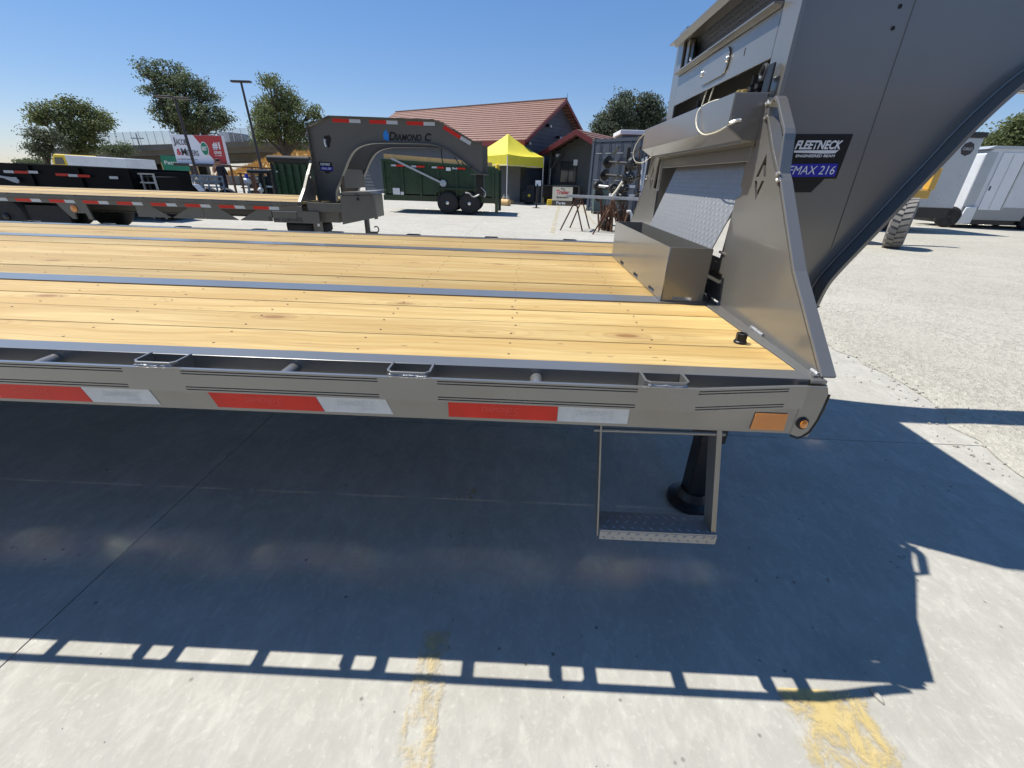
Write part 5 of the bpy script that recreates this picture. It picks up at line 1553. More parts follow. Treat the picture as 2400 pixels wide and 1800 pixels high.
MB().box(a.x, b2.x, GB2, GB2 + 1.5, 0.05, a.z).build('body', 'siding_grey', g2)
for k in range(5):
    xa = a.x + (b2.x - a.x - 0.1) * k / 4
    MB().box(xa, xa + 0.08, GB2 - 0.06, GB2 - 0.001, 0.05, a.z - 0.02).build('rib', 'paint_green', g2)

# ------------------------------------------------------------------ yellow canopy
TY = 24.0
c0 = at(1187, 479, TY)
Tn = thing('canopy', 'bright yellow pop up canopy on thin white poles in front of the building', 'canopy', (c0.x, TY + 1.5, 0))
pts = [Vector((c0.x, TY, 0)), Vector((c0.x + 1.95, TY + 2.1, 0)), Vector((c0.x - 0.15, TY + 4.05, 0)), Vector((c0.x - 2.1, TY + 1.95, 0))]
ze = at(1187, 361, TY).z; zl = at(1187, 388, TY).z
ctr = sum(pts, Vector()) / 4
zp = at(1172, 313, ctr.y).z
for p in pts:
    MB().cyl((p.x, p.y, 0), (p.x, p.y, ze - 0.04), 0.022, n=8).build('pole', 'trim_white', Tn, smooth=True)
    MB().box(p.x - 0.09, p.x + 0.09, p.y - 0.09, p.y + 0.09, 0.0, 0.01).build('foot', 'trim_white', Tn)
mbt = MB()
nseg = 8
for i in range(4):
    a, b2 = pts[i], pts[(i + 1) % 4]
    rows_ = []
    for r in range(nseg + 1):
        t = r / nseg
        z = ze + (zp - ze) * (t ** 1.25)
        ra = a.lerp(ctr, t); rb = b2.lerp(ctr, t)
        row = []
        for s_ in range(nseg + 1):
            q = ra.lerp(rb, s_ / nseg)
            sag = -0.14 * math.sin(math.pi * s_ / nseg) * (1 - t) * (0.4 + t)
            row.append((q.x, q.y, z + sag))
        rows_.append(row)
    o0 = len(mbt.v)
    mbt.v += [v for r in rows_ for v in r]
    for r in range(nseg):
        for s_ in range(nseg):
            k = o0 + r * (nseg + 1) + s_
            mbt.f.append((k, k + 1, k + nseg + 2, k + nseg + 1))
mbt.build('canopy_top', 'tent_yellow', Tn, smooth=True)
for i in range(4):
    a, b2 = pts[i], pts[(i + 1) % 4]
    vs = []; fs = []
    for s_ in range(11):
        q = a.lerp(b2, s_ / 10)
        sag = -0.056 * math.sin(math.pi * s_ / 10)
        vs += [(q.x, q.y, ze + sag), (q.x + random.uniform(-.02, .02), q.y + random.uniform(-.02, .02), zl + sag * 0.3 + random.uniform(-0.02, 0.02))]
    for s_ in range(10):
        fs.append((2 * s_, 2 * s_ + 1, 2 * s_ + 3, 2 * s_ + 2))
    MB().add(vs, fs).build('valance', 'tent_yellow', Tn, smooth=True)
    for s0, s1 in ((0, .5), (.5, 1)):
        p, q = a.lerp(b2, s0), a.lerp(b2, s1)
        MB().tube([(p.x, p.y, zl - 0.05), (q.x, q.y, zl - 0.42 if s0 == 0 else zl - 0.05)] if False else [(p.x, p.y, zl + 0.02), (q.x, q.y, zl + 0.02)], 0.012, 6).build('frame_bar', 'trim_white', Tn)

# ------------------------------------------------------------------ big shed with red roof
A = Vector((-0.26, 26.6, 0))
v_ = Vector((-0.8359, 0.5488, 0)); u_ = Vector((0.5488, 0.8359, 0)); up_ = Vector((0, 0, 1))
EH, RH, HW, LL = 3.30, 5.66, 4.25, 14.3
S_ = thing('shed', 'large blue grey shed with a red brown tiled roof and open gable end', 'building', A)


def siding(name, o, ex, ey_len, wid, h, n, mat, parent, outline=None, outn=None):
    """Lap siding: each board tilted a little; o = lower corner, ex = unit along the wall, outn = outward normal."""
    bh = h / n
    for k in range(n):
        z0 = bh * k; z1 = z0 + bh
        l, r = (0, wid) if outline is None else outline((z0 + z1) / 2)
        if r - l < 0.05:
            continue
        a = o + ex * l + up_ * z0; b3 = o + ex * r + up_ * z0
        t = outn * 0.03
        vs = [a + t, b3 + t, b3 + up_ * bh + outn * 0.004, a + up_ * bh + outn * 0.004, a, b3]
        MB().add(vs, [(0, 1, 2, 3), (4, 5, 1, 0)]).build(name, mat, parent)


# long wall (faces the camera on the left), gable wall (faces right)
wl = MB().obox(A + u_ * 0.06, v_ * LL, u_ * 0.1, up_ * EH).build('wall', 'siding_blue', S_)
siding('siding_board', A + v_ * LL, -v_, 0, LL, EH, 15, 'siding_blue', wl, None, -u_)
gb = [(0.0, 0.0), (2 * HW - 0.5, 0), (2 * HW - 0.5, EH), (HW - 0.25, RH - 0.28), (0, EH)]
gw = MB().prism(gb, u_, up_, A + v_ * 0.06, v_ * 0.1).build('wall', 'siding_blue', S_)
slope_ = (RH - 0.28 - EH) / (HW - 0.25)
def gab(z):
    if z <= EH:
        return (0, 2 * HW - 0.5)
    d_ = (z - EH) / slope_
    return (d_, 2 * HW - 0.5 - d_)
siding('siding_board', A, u_, 0, 0, RH - 0.3, 25, 'siding_blue', gw, gab, -v_)
# roof: rows of tile with a small step each
ov = 0.45
for side in (0, 1):
    n = 18
    pe = A - u_ * 0.35 if side == 0 else A + u_ * (2 * HW - 0.5 + 0.35)
    pr = A + u_ * (HW - 0.25)
    ze_ = EH - 0.35 * slope_ + 0.06
    for k in range(n):
        t0, t1 = k / n, (k + 1) / n
        a = pe.lerp(pr, t0) + up_ * (ze_ + (RH - ze_) * t0); b3 = pe.lerp(pr, t1) + up_ * (ze_ + (RH - ze_) * t1)
        a0 = a - v_ * ov; b0 = b3 - v_ * ov
        LV = v_ * (LL + 2 * ov)
        hgt = up_ * 0.055
        MB().add([a0 + hgt, a0 + LV + hgt, b0 + LV + hgt * 0.2, b0 + hgt * 0.2, a0, a0 + LV, b0, b0 + LV], [(0, 1, 2, 3), (4, 5, 1, 0), (4, 0, 3, 6), (5, 7, 2, 1)]).build('roof_tile_row', 'roof_tile', S_)
    for (q0, dirv, ln) in ((pe - v_ * (ov + 0.02) + up_ * (ze_ - 0.24), v_, LL + 2 * ov),):
        MB().obox(q0 - u_ * (0.04 if side == 0 else -0.0), dirv * ln, u_ * 0.04, up_ * 0.24).build('fascia', 'fascia_red', S_)
    a = pe - v_ * (ov + 0.045) + up_ * (ze_ - 0.20); b3 = pr - v_ * (ov + 0.045) + up_ * (RH - 0.20)
    MB().obox(a, b3 - a, v_ * 0.04, up_ * 0.20).build('barge_board', 'fascia_red', S_)
MB().obox(A + u_ * (HW - 0.33) - v_ * (ov + 0.02) + up_ * (RH + 0.005), v_ * (LL + 2 * ov), u_ * 0.16, up_ * 0.07).build('ridge_cap', 'roof_tile', S_)
q = A + u_ * (HW - 0.25) - v_ * (ov + 0.03) + up_ * (RH + 0.02)
MB().cyl(q, q + up_ * 0.28, 0.02, 0.008, n=6).build('finial', 'black_steel', S_)
for (pu, pz) in ((2.6, 4.1), (3.9, 3.6), (-0.1, 3.05)):
    q = A + u_ * max(pu, 0.4) - v_ * 0.02 + up_ * pz
    lm = MB().obox(q - u_ * 0.12 - v_ * 0.22, u_ * 0.22, v_ * 0.18, up_ * 0.14).build('flood_lamp', 'black_steel', S_)
    MB().obox(q + u_ * 0.02 - v_ * 0.26 - up_ * 0.02, u_ * 0.12, v_ * 0.035, up_ * 0.12).build('lamp_glass', 'trim_white', lm)
# sliding door opening on the long wall, seen through the arch of the second trailer
q = A + v_ * 2.2 - u_ * 0.05
MB().obox(q, v_ * 0.14, u_ * 0.02, up_ * 3.0).build('door_jamb', 'siding_grey', S_)

# ------------------------------------------------------------------ annex with porch gable
An = thing('porch_annex', 'small grey clapboard annex with a dark red gable roof right of the canopy', 'building', A + u_ * 1.6)


def on_plane(u, v, P0, nrm_):
    d = RIGHT * ((u - 1200) / FPX) + DOWN * ((v - 900) / FPX) + FWD
    return CAM + d * ((P0 - CAM).dot(nrm_) / d.dot(nrm_))


P0 = A + u_ * 1.2 - v_ * 0.35
ap = on_plane(1352, 303, P0, u_)
eL = on_plane(1258, 362, P0, u_)
eR = on_plane(1446, 358, P0, u_)
wv = -v_                                   # runs to the right along the annex front
def loc(p):
    return ((p - P0).dot(wv), p.z)
apx, apz = loc(ap); elx, elz = loc(eL); erx, erz = loc(eR)
half = apx - elx
DEPTH = 9.0
for (xe_, zz_) in ((elx, elz), (apx + half, elz)):
    a = P0 + wv * xe_ + up_ * zz_; b3 = P0 + wv * apx + up_ * apz
    n = 9
    for k in range(n):
        t0, t1 = k / n, (k + 1) / n
        q0, q1 = a.lerp(b3, t0), a.lerp(b3, t1)
        LV = u_ * DEPTH
        MB().add([q0 + up_ * 0.05, q0 + LV + up_ * 0.05, q1 + LV + up_ * 0.01, q1 + up_ * 0.01, q0, q0 + LV, q1, q1 + LV], [(0, 1, 2, 3), (4, 5, 1, 0), (4, 0, 3, 6), (5, 7, 2, 1), (4, 6, 7, 5)]).build('roof_tile_row', 'roof_tile', An)
    MB().obox(a - u_ * 0.05 - up_ * 0.26, b3 - a, u_ * 0.045, up_ * 0.26).build('barge_board', 'fascia_red', An)
wallo = P0 + u_ * 1.0 + wv * (elx + 0.55)
WW = 2 * half - 1.1
zs = elz + 0.35 * (apz - elz) / half * 1.0
sl2 = (apz - elz) / half
gb = [(0, 0), (WW, 0), (WW, elz + 0.55 * sl2 - 0.15), (WW / 2, apz - 0.15), (0, elz + 0.55 * sl2 - 0.15)]
aw = MB().prism(gb, wv, up_, wallo, u_ * 0.1).build('wall', 'siding_grey', An)
def gab2(z):
    z_e = elz + 0.55 * sl2 - 0.15
    if z <= z_e:
        return (0, WW)
    d_ = (z - z_e) / sl2
    return (d_, WW - d_)
siding('siding_board', wallo, wv, 0, 0, apz - 0.2, 19, 'siding_grey', aw, gab2, -u_)
for sgn_, oo in ((0, wallo), (1, wallo + wv * WW)):
    MB().obox(oo + u_ * 0.11, u_ * (DEPTH - 1.2), wv * (0.08 if sgn_ == 0 else -0.08), up_ * (elz + 0.4)).build('wall', 'siding_grey', An)
wa = on_plane(1315, 378, wallo - u_ * 0.04, u_); wb = on_plane(1350, 430, wallo - u_ * 0.04, u_)
wx0, wx1 = (wa - wallo).dot(wv), (wb - wallo).dot(wv)
wn_ = MB().obox(wallo + wv * wx0 - u_ * 0.05 + up_ * wb.z, wv * (wx1 - wx0), u_ * 0.03, up_ * (wa.z - wb.z)).build('window', 'black_steel', An)
for k in range(2):
    w2 = (wx1 - wx0 - 0.18) / 2
    MB().obox(wallo + wv * (wx0 + 0.06 + k * (w2 + 0.06)) - u_ * 0.058 + up_ * (wb.z + 0.06), wv * w2, u_ * 0.006, up_ * (wa.z - wb.z - 0.12)).build('pane', 'window_glass', wn_)
MB().obox(wallo + wv * (wx0 + 0.85) - u_ * 0.064 + up_ * (wb.z + 0.95), wv * 0.26, u_ * 0.003, up_ * 0.3).build('notice', 'paper', wn_)
for (ux, uz) in ((0.12, elz + 0.25),):
    q = wallo + wv * 0.35 + up_ * (elz - 0.1) - u_ * 0.3
    lm = MB().obox(q, wv * 0.22, u_ * 0.15, up_ * 0.16).build('flood_lamp', 'trim_white', An)
# porch brace at the left
q = P0 + wv * (elx + 0.50) + u_ * 0.6
MB().obox(q + up_ * 0.0, wv * 0.14, u_ * 0.14, up_ * (elz + 0.2)).build('porch_post', 'siding_grey', An)
MB().obox(q + up_ * (elz - 0.9), wv * 0.1, u_ * 0.1, wv * 0.75 + up_ * 1.0).build('brace', 'siding_grey', An)
for k in range(14):
    MB().obox(q - u_ * 0.03 + wv * 0.12 + up_ * (0.35 + 0.11 * k), wv * 0.06, u_ * 0.02, up_ * 0.07).build('chain_link', 'trim_white', An)

# ------------------------------------------------------------------ shipping containers
def container(label, o, ex, ey_, w, l, h, parent_name='shipping_container', doors=True):
    R0 = thing(parent_name, label, 'container', o)
    bx_ = MB().obox(o + ey_ * 0.08 + up_ * 0.16, ex * w, ey_ * (l - 0.08), up_ * (h - 0.17)).build('box', 'container_blue', R0)
    for k in range(int(l / 0.28)):
        for s_ in (0, 1):
            q = o + ey_ * (0.3 + 0.28 * k) + up_ * 0.22 + (ex * (w + 0.001) if s_ else -ex * 0.031)
            MB().obox(q, ex * 0.03, ey_ * 0.14, up_ * (h - 0.36)).build('corrugation', 'container_blue', R0)
    for a in (0, w - 0.12):
        MB().obox(o + ex * a, ex * 0.12, ey_ * 0.12, up_ * h).build('corner_post', 'container_blue', R0)
        for z in (0.0, h - 0.11):
            MB().obox(o + ex * (a - 0.01) - ey_ * 0.01 + up_ * (z + (0.004 if z else 0)), ex * 0.14, ey_ * 0.16, up_ * 0.115).build('corner_casting', 'siding_grey', R0)
    for z in (0.03, h - 0.14):
        MB().obox(o + ex * 0.12 + ey_ * 0.01 + up_ * z, ex * (w - 0.24), ey_ * 0.10, up_ * 0.12).build('header', 'container_blue', R0)
    if doors:
        for k in range(2):
            d0 = o + ex * (0.13 + k * (w - 0.26) / 2) + ey_ * 0.03 + up_ * 0.16
            dw = (w - 0.28) / 2
            dr = MB().obox(d0, ex * dw, ey_ * 0.045, up_ * (h - 0.32)).build('door', 'container_blue', R0, bevel=0.008)
            for t in (0.30, 0.76):
                q = d0 + ex * (dw * t) - ey_ * 0.04
                MB().cyl(q - up_ * 0.05, q + up_ * (h - 0.30), 0.018, n=8).build('lock_rod', 'container_blue', dr, smooth=True)
                for z in (0.25, 0.85, 1.15, h - 0.75):
                    MB().obox(q + up_ * z - ex * 0.15 - ey_ * 0.03, ex * 0.30, ey_ * 0.025, up_ * 0.025).build('rod_keeper', 'galvanised', dr)
    return R0


cA = at(1374, 486, 20.8); cA.z = 0
cu = Vector((0.63, -0.777, 0)) * 1.0
cu = Vector((0.70, -0.714, 0))
cv = Vector((0.714, 0.70, 0))
container('blue grey shipping container with barred doors standing right of the porch annex', cA, cu, cv, 2.44, 6.06, 2.95)
cB = at(1478, 486, 25.5); cB.z = 0
container('second blue grey shipping container showing its top above the axle rack', cB, cu, cv, 2.44, 6.06, 3.05, doors=False)
q = at(1458, 315, 32.0); q2 = at(1512, 306, 32.0)
o = thing('site_office', 'dark flat roofed site office behind the containers', 'building', (q.x, 32, 0))
MB().box(q.x, q.x + 4.0, 32, 34.4, 0, q.z).build('wall', 'siding_blue', o)
MB().box(q.x - 0.15, q.x + 4.15, 31.85, 34.55, q.z + 0.002, q2.z).build('roof', 'trim_white', o, bevel=0.03)

# ------------------------------------------------------------------ wheelie bin
bp_ = at(1383, 496, 20.0)
W_ = thing('wheelie_bin', 'teal grey wheelie bin standing against the container doors', 'bin', (bp_.x + 0.2, 19.0, 0))
bx0, by0 = bp_.x - 0.1, 18.6
mbb = MB().add([(bx0 + 0.04, by0 + 0.04, 0.10), (bx0 + 0.50, by0 + 0.04, 0.10), (bx0 + 0.50, by0 + 0.5, 0.10), (bx0 + 0.04, by0 + 0.5, 0.10), (bx0, by0, 0.98), (bx0 + 0.56, by0, 0.98), (bx0 + 0.56, by0 + 0.62, 1.02), (bx0, by0 + 0.62, 1.02)],
               [(0, 3, 2, 1), (4, 5, 6, 7), (0, 1, 5, 4), (1, 2, 6, 5), (2, 3, 7, 6), (3, 0, 4, 7)])
mbb.build('body', 'bin_teal', W_, bevel=0.03)
MB().add([(bx0 - 0.02, by0 - 0.04, 0.99), (bx0 + 0.58, by0 - 0.04, 0.99), (bx0 + 0.58, by0 + 0.66, 1.03), (bx0 - 0.02, by0 + 0.66, 1.03), (bx0 + 0.04, by0 + 0.05, 1.07), (bx0 + 0.52, by0 + 0.05, 1.07), (bx0 + 0.52, by0 + 0.58, 1.10), (bx0 + 0.04, by0 + 0.58, 1.10)],
         [(0, 3, 2, 1), (4, 5, 6, 7), (0, 1, 5, 4), (1, 2, 6, 5), (2, 3, 7, 6), (3, 0, 4, 7)]).build('lid', 'bin_teal', W_, bevel=0.015)
for xa in (bx0 + 0.02, bx0 + 0.48):
    MB().lathe([(0.03, 0), (0.10, 0.005), (0.10, 0.05), (0.03, 0.055)], (xa, by0 + 0.45, 0.10), (1, 0, 0), 18).build('wheel', 'rubber', W_, smooth=True)
MB().box(bx0 + 0.05, bx0 + 0.5, by0 - 0.02, by0 + 0.1, 0.0, 0.095).build('foot', 'rubber', W_)

# ------------------------------------------------------------------ saw horses with steel bars across
def saw_horse(label, pL, pR, ztop, dy, grp='saw horses'):
    R0 = thing('saw_horse', label, 'saw horse', ((pL.x + pR.x) / 2, pL.y, 0), grp)
    return R0


def aframe(R0, x0_, x1_, xt, y, zt, mat='rusty'):
    for xa in (x0_, x1_):
        MB().obox((xa - 0.018, y, 0.0), (0.038, 0, 0), (0, 0.038, 0), (xt - xa, 0, zt)).build('leg', mat, R0)
    zc = zt * 0.80
    xl = x0_ + (xt - x0_) * 0.80; xr_ = x1_ + (xt - x1_) * 0.80
    MB().box(xl, xr_ + 0.02, y + 0.04, y + 0.06, zc, zc + 0.035).build('tie', mat, R0)


ZT = 0.80
sy = 11.75
s1 = thing('saw_horse', 'brown steel saw horse with splayed legs, left one of the pair by the axle rack', 'saw horse', (1.6, sy, 0))
x0_ = at(1313, 540, sy).x
aframe(s1, x0_, x0_ + 0.62, x0_ + 0.36, sy, ZT)
aframe(s1, x0_ + 0.34, x0_ + 0.92, x0_ + 0.62, sy + 0.75, ZT)
MB().obox((x0_ + 0.33, sy - 0.05, ZT + 0.001), (0.06, 0, 0), (0.27, 0.90, 0), (0, 0, 0.05)).build('top_bar', 'rusty', s1)
s2 = thing('saw_horse', 'brown steel saw horse nearest the deck edge, right one of the pair', 'saw horse', (2.4, 11, 0))
sy2 = 11.0
x0_2 = at(1389, 551, sy2).x
aframe(s2, x0_2, x0_2 + 0.70, x0_2 + 0.40, sy2, ZT)
aframe(s2, x0_2 + 0.26, x0_2 + 0.95, x0_2 + 0.60, sy2 + 0.75, ZT)
MB().obox((x0_2 + 0.37, sy2 - 0.05, ZT + 0.001), (0.06, 0, 0), (0.22, 0.90, 0), (0, 0, 0.05)).build('top_bar', 'rusty', s2)
for k, lab in enumerate(('grey steel bar lying across both saw horses, nearest of three', 'grey steel bar lying across both saw horses, middle of three', 'grey steel bar lying across both saw horses, farthest of three')):
    a = Vector((x0_ + 0.10 + 0.08 * k, sy + 0.10 + 0.22 * k, ZT + 0.054))
    b3 = Vector((x0_2 + 1.1 + 0.05 * k, sy2 + 0.10 + 0.22 * k, ZT + 0.054))
    o = MB().obox(a, b3 - a, Vector((0, 0.07, 0)), Vector((0, 0, 0.06))).build('steel_bar', 'galvanised')
    tag(o, lab, 'bar', 'steel bars on the saw horses')

# ------------------------------------------------------------------ rack of trailer axles
AY = 12.9
def axle(label, u, v, length, r_drum, ang, mat='greasy_iron', Y=AY, drum='greasy_iron'):
    c_ = at(u, v, Y)
    d_ = Vector((math.cos(ang), math.sin(ang), 0.05)).normalized()
    R0 = thing('trailer_axle', label, 'axle', c_, 'loose trailer axles stacked on the rack')
    MB().cyl(c_ - d_ * 0.02, c_ + d_ * length, 0.045, n=12).build('beam', mat, R0, smooth=True)
    MB().lathe([(0.02, -0.20), (0.035, -0.19), (0.045, -0.10), (r_drum * 0.55, -0.085), (r_drum * 0.97, -0.07), (r_drum, 0.0), (r_drum, 0.05), (r_drum * 0.4, 0.06)], c_, d_, 26).build('brake_drum', drum, R0, smooth=True)
    MB().lathe([(0.02, 0.2), (0.035, 0.19), (r_drum * 0.9, 0.05), (r_drum, 0.0), (r_drum, -0.05), (r_drum * 0.4, -0.06)], c_ + d_ * length, d_, 22).build('brake_drum', drum, R0, smooth=True)
    side = d_.cross(Vector((0, 0, 1)))
    for k in range(6):
        a = 2 * math.pi * k / 6
        q = c_ + (side * math.cos(a) + Vector((0, 0, 1)) * math.sin(a)) * (r_drum * 0.42)
        MB().cyl(q - d_ * 0.13, q - d_ * 0.08, 0.010, n=6).build('stud', 'bolt_zinc', R0)
    return R0
rk = thing('axle_rack', 'tall dark steel rack with protruding arms holding trailer axles', 'rack', at(1470, 545, AY + 0.5))
for u in (1452, 1500):
    q = at(u, 520, AY + 0.5)
    MB().box(q.x - 0.05, q.x + 0.05, AY + 0.45, AY + 0.55, 0.0, at(u, 345, AY + 0.5).z).build('upright', 'greasy_iron', rk)
for v in (362, 392, 425, 460, 497):
    for u in (1440, 1488):
        q = at(u, v, AY + 0.3)
        MB().obox(q + Vector((-0.02, -0.55, 0.12)), (0.045, 0, 0), (0.0, 0.75, -0.12), (0, 0, 0.045)).build('arm', 'greasy_iron', rk)
axle('black axle with a bright studded hub, top one on the axle rack', 1483, 384, 1.2, 0.18, 2.05, drum='black_steel')
axle('black axle with a bare spindle, second from the top on the rack', 1474, 416, 1.2, 0.17, 2.05, drum='black_steel')
axle('grey axle with a rounded end cap, third from the top on the rack', 1461, 443, 1.1, 0.14, 2.2, 'galvanised')
axle('axle with a wide brown drum, fourth from the top on the rack', 1457, 467, 1.1, 0.18, 2.1, 'greasy_iron', drum='greasy_iron')
axle('black axle behind the others with its drum facing left', 1436, 442, 0.9, 0.14, 1.9, 'black_steel', AY + 0.2)
for (u, v, lab) in ((1475, 440, 'white painted block on the axle rack beside the third axle'), (1473, 461, 'white painted block on the axle rack beside the fourth axle'), (1430, 460, 'pale block at the near end of the fourth axle')):
    q = at(u, v, AY - 0.1)
    tag(MB().obox(q, (0.18, 0.05, 0), (-0.02, 0.12, 0), (0, 0, 0.07)).build('block', 'paint_white', bevel=0.008), lab, 'block')
q0, q1 = at(1428, 467, AY - 0.6), at(1459, 425, AY - 0.6)
tag(MB().tube([q0, (q0 + q1) / 2 + Vector((0.02, 0, 0)), q1], 0.028, 8).build('timber_pole', 'sign_cream', smooth=True), 'pale timber pole leaning across the axle rack', 'pole')
for k, (u0, v0, u1, v1, lab) in enumerate(((1507, 372, 1500, 460, 'white pipe leaning beside the gusset plate, nearest the rack'), (1516, 368, 1503, 455, 'white pipe leaning beside the gusset plate, second from the rack'), (1499, 357, 1497, 430, 'thin rusty pipe standing behind the white pipes'))):
    q0, q1 = at(u0, v0, AY + 0.2), at(u1, v1, AY + 0.1)
    q1 = q1 + (q1 - q0) * ((q1.z) / max(0.05, (q0.z - q1.z)))
    tag(MB().cyl((q1.x, q1.y, 0.0), q0, 0.03 if k < 2 else 0.02, n=8).build('pipe', 'paint_white' if k < 2 else 'rusty', smooth=True), lab, 'pipe')
# heap of rusty parts standing at the foot of the rack
random.seed(5)
Hp = thing('scrap_heap', 'heap of rusty upright spindles and spring leaves at the foot of the axle rack', 'scrap', at(1445, 545, 11.9))
for k in range(34):
    u = random.uniform(1404, 1462); yb = 11.75 + random.uniform(0, 0.7)
    q = at(u, 540, yb); h_ = random.uniform(0.35, 0.86)
    lean = Vector((random.uniform(-0.12, 0.16), random.uniform(-0.05, 0.2), 0))
    if k % 3 == 0:
        MB().obox((q.x, yb, 0.0), (0.07, 0, 0), (0, 0.02, 0), (lean.x, lean.y, h_)).build('spring_leaf', 'rusty', Hp)
    elif k % 3 == 1:
        MB().cyl((q.x, yb, 0.0), (q.x + lean.x, yb + lean.y, h_), 0.035, 0.025, n=10).build('spindle', random.choice(('rusty', 'greasy_iron')), Hp, smooth=True)
    else:
        z0_ = random.uniform(0.05, 0.5)
        MB().lathe([(0.03, -0.03), (0.09, -0.02), (0.09, 0.03), (0.03, 0.04)], (q.x, yb, z0_ + 0.1), (random.uniform(-.5, .5), -1, random.uniform(-.3, .3)), 16).build('disc', random.choice(('rusty', 'greasy_iron', 'rusty')), Hp, smooth=True)
q = at(1478, 488, 12.3)
o = MB().lathe([(0.12, 0), (0.21, 0.02), (0.24, 0.08), (0.24, 0.14), (0.21, 0.2), (0.12, 0.22)], (q.x, 12.2, 0.24), (0.3, 1, 0), 26).build('loose_tyre', 'rubber', smooth=True)
tag(o, 'small black tyre standing at the right end of the scrap heap', 'tyre')
for k, (u, v, lab) in enumerate(((1490, 520, 'white bent pipe lying on the ground behind the tray'), (1478, 505, 'pale hose looped over the scrap beside the tyre'))):
    q = at(u, v, 11.6)
    z = max(q.z, 0.05)
    tag(MB().tube(smoothline([(q.x - 0.12, 11.6, z + 0.10), (q.x + 0.0, 11.55, z + 0.06), (q.x + 0.10, 11.6, 0.03), (q.x + 0.35, 11.7, 0.03)]), 0.03, 8).build('pipe', 'paint_white', smooth=True), lab, 'pipe')

# ------------------------------------------------------------------ small things in front of the annex
SY = 24.2
a, b2 = at(1296, 443, SY), at(1341, 474, SY)
sg = thing('shop_sign', 'cream painted wooden shop sign with red lettering leaning on the dark table', 'sign', ((a.x + b2.x) / 2, SY, 0))
hh = a.z; sw = b2.x - a.x
ey_t = Vector((0, 0.28, 1)).normalized(); Ls = (hh + 0.1) / ey_t.z
o0 = Vector((a.x, SY, 0.01))
MB().obox(o0 + ey_t * (Ls * 0.27), Vector((sw, 0, 0)), Vector((0, 0.03, 0)), ey_t * (Ls * 0.73)).build('upper_board', 'sign_cream', sg)
MB().obox(o0, Vector((sw, 0, 0)), Vector((0, 0.03, 0)), ey_t * (Ls * 0.265)).build('lower_board', 'sign_brown', sg)
for body, xx_, yy_, ww, hh_, mt_, sh in (('The', 0.40, 0.86, 0.20, 0.09, 'badge_black', 0.1), ('Trailer', 0.20, 0.62, 0.64, 0.21, 'print_red', 0.15), ('Specialist', 0.20, 0.37, 0.62, 0.14, 'badge_black', 0.1), ('Parts', 0.21, 0.06, 0.46, 0.16, 'badge_white', 0.0)):
    lettering('sign_word', body, mt_, sg, o0 + Vector((sw * xx_, -0.002, 0)) + ey_t * (Ls * yy_), (1, 0, 0), ey_t, sw * ww, Ls * hh_, 0.002, 0.03, sh)
a, b2 = at(1262, 433, 26.0), at(1356, 472, 26.0)
tb_ = thing('work_table', 'long dark steel work table standing before the annex wall', 'table', ((a.x + b2.x) / 2, 26, 0))
MB().box(a.x, b2.x, 25.9, 26.7, a.z - 0.05, a.z).build('top', 'siding_grey', tb_)
MB().box(a.x + 0.05, b2.x - 0.05, 26.62, 26.66, 0.05, a.z - 0.051).build('back_panel', 'black_steel', tb_)
for xa in (a.x, b2.x - 0.08):
    for yy_ in (25.9, 26.62):
        MB().box(xa, xa + 0.08, yy_, yy_ + 0.08 if yy_ < 26 else yy_ + 0.03, 0, a.z - 0.052).build('leg', 'siding_grey', tb_)
MB().box(a.x + 0.6, b2.x - 0.5, 25.95, 26.0, a.z - 0.25, a.z - 0.13).build('drawer_slot', 'black_steel', tb_)
# stand with a notice
q = at(1257, 485, 21.6)
sd = thing('notice_stand', 'slim black stand with a white notice on top in front of the canopy', 'stand', (q.x, 21.6, 0))
MB().lathe([(0.20, 0), (0.20, 0.012), (0.03, 0.03)], (q.x, 21.6, 0.001), (0, 0, 1), 20).build('foot', 'black_steel', sd, smooth=True)
MB().cyl((q.x, 21.6, 0.02), (q.x, 21.6, 1.05), 0.045, n=10).build('post', 'black_steel', sd, smooth=True)
MB().obox((q.x - 0.10, 21.58, 0.98), (0.27, 0, 0), (0, 0.02, 0), (0, 0.05, 0.24)).build('notice', 'paper', sd)
# yellow case, broom, black mower
q = at(1281, 474, 25.0)
yc = thing('tool_case', 'yellow plastic tool case on the ground beside the shop sign', 'case', (q.x, 24.4, 0))
MB().box(q.x, q.x + 0.38, 24.3, 24.62, 0.0, 0.22).build('body', 'yellow_plastic', yc, bevel=0.03)
MB().box(q.x + 0.02, q.x + 0.36, 24.32, 24.6, 0.221, 0.29).build('lid', 'yellow_plastic', yc, bevel=0.03)
MB().tube([(q.x + 0.1, 24.46, 0.29), (q.x + 0.12, 24.46, 0.34), (q.x + 0.26, 24.46, 0.34), (q.x + 0.28, 24.46, 0.29)], 0.014, 6).build('handle', 'black_steel', yc)
q = at(1272, 471, 25.5)
bm_ = thing('broom', 'broom with straw head leaning upright against the work table', 'broom', (q.x, 25.6, 0))
MB().cyl((q.x, 25.4, 0.32), (q.x - 0.03, 25.75, 1.45), 0.015, n=8).build('handle', 'pole_wood', bm_)
MB().add([(q.x - 0.09, 25.33, 0.0), (q.x + 0.09, 25.33, 0.0), (q.x + 0.09, 25.42, 0.0), (q.x - 0.09, 25.42, 0.0), (q.x - 0.03, 25.38, 0.36), (q.x + 0.03, 25.38, 0.36), (q.x + 0.03, 25.43, 0.36), (q.x - 0.03, 25.43, 0.36)],
         [(0, 3, 2, 1), (4, 5, 6, 7), (0, 1, 5, 4), (1, 2, 6, 5), (2, 3, 7, 6), (3, 0, 4, 7)]).build('bristles', 'straw', bm_)
q = at(1237, 473, 25.0)
mw = thing('hose_reel', 'black round hose reel with a yellow badge under the right canopy pole', 'reel', (q.x, 24.6, 0))
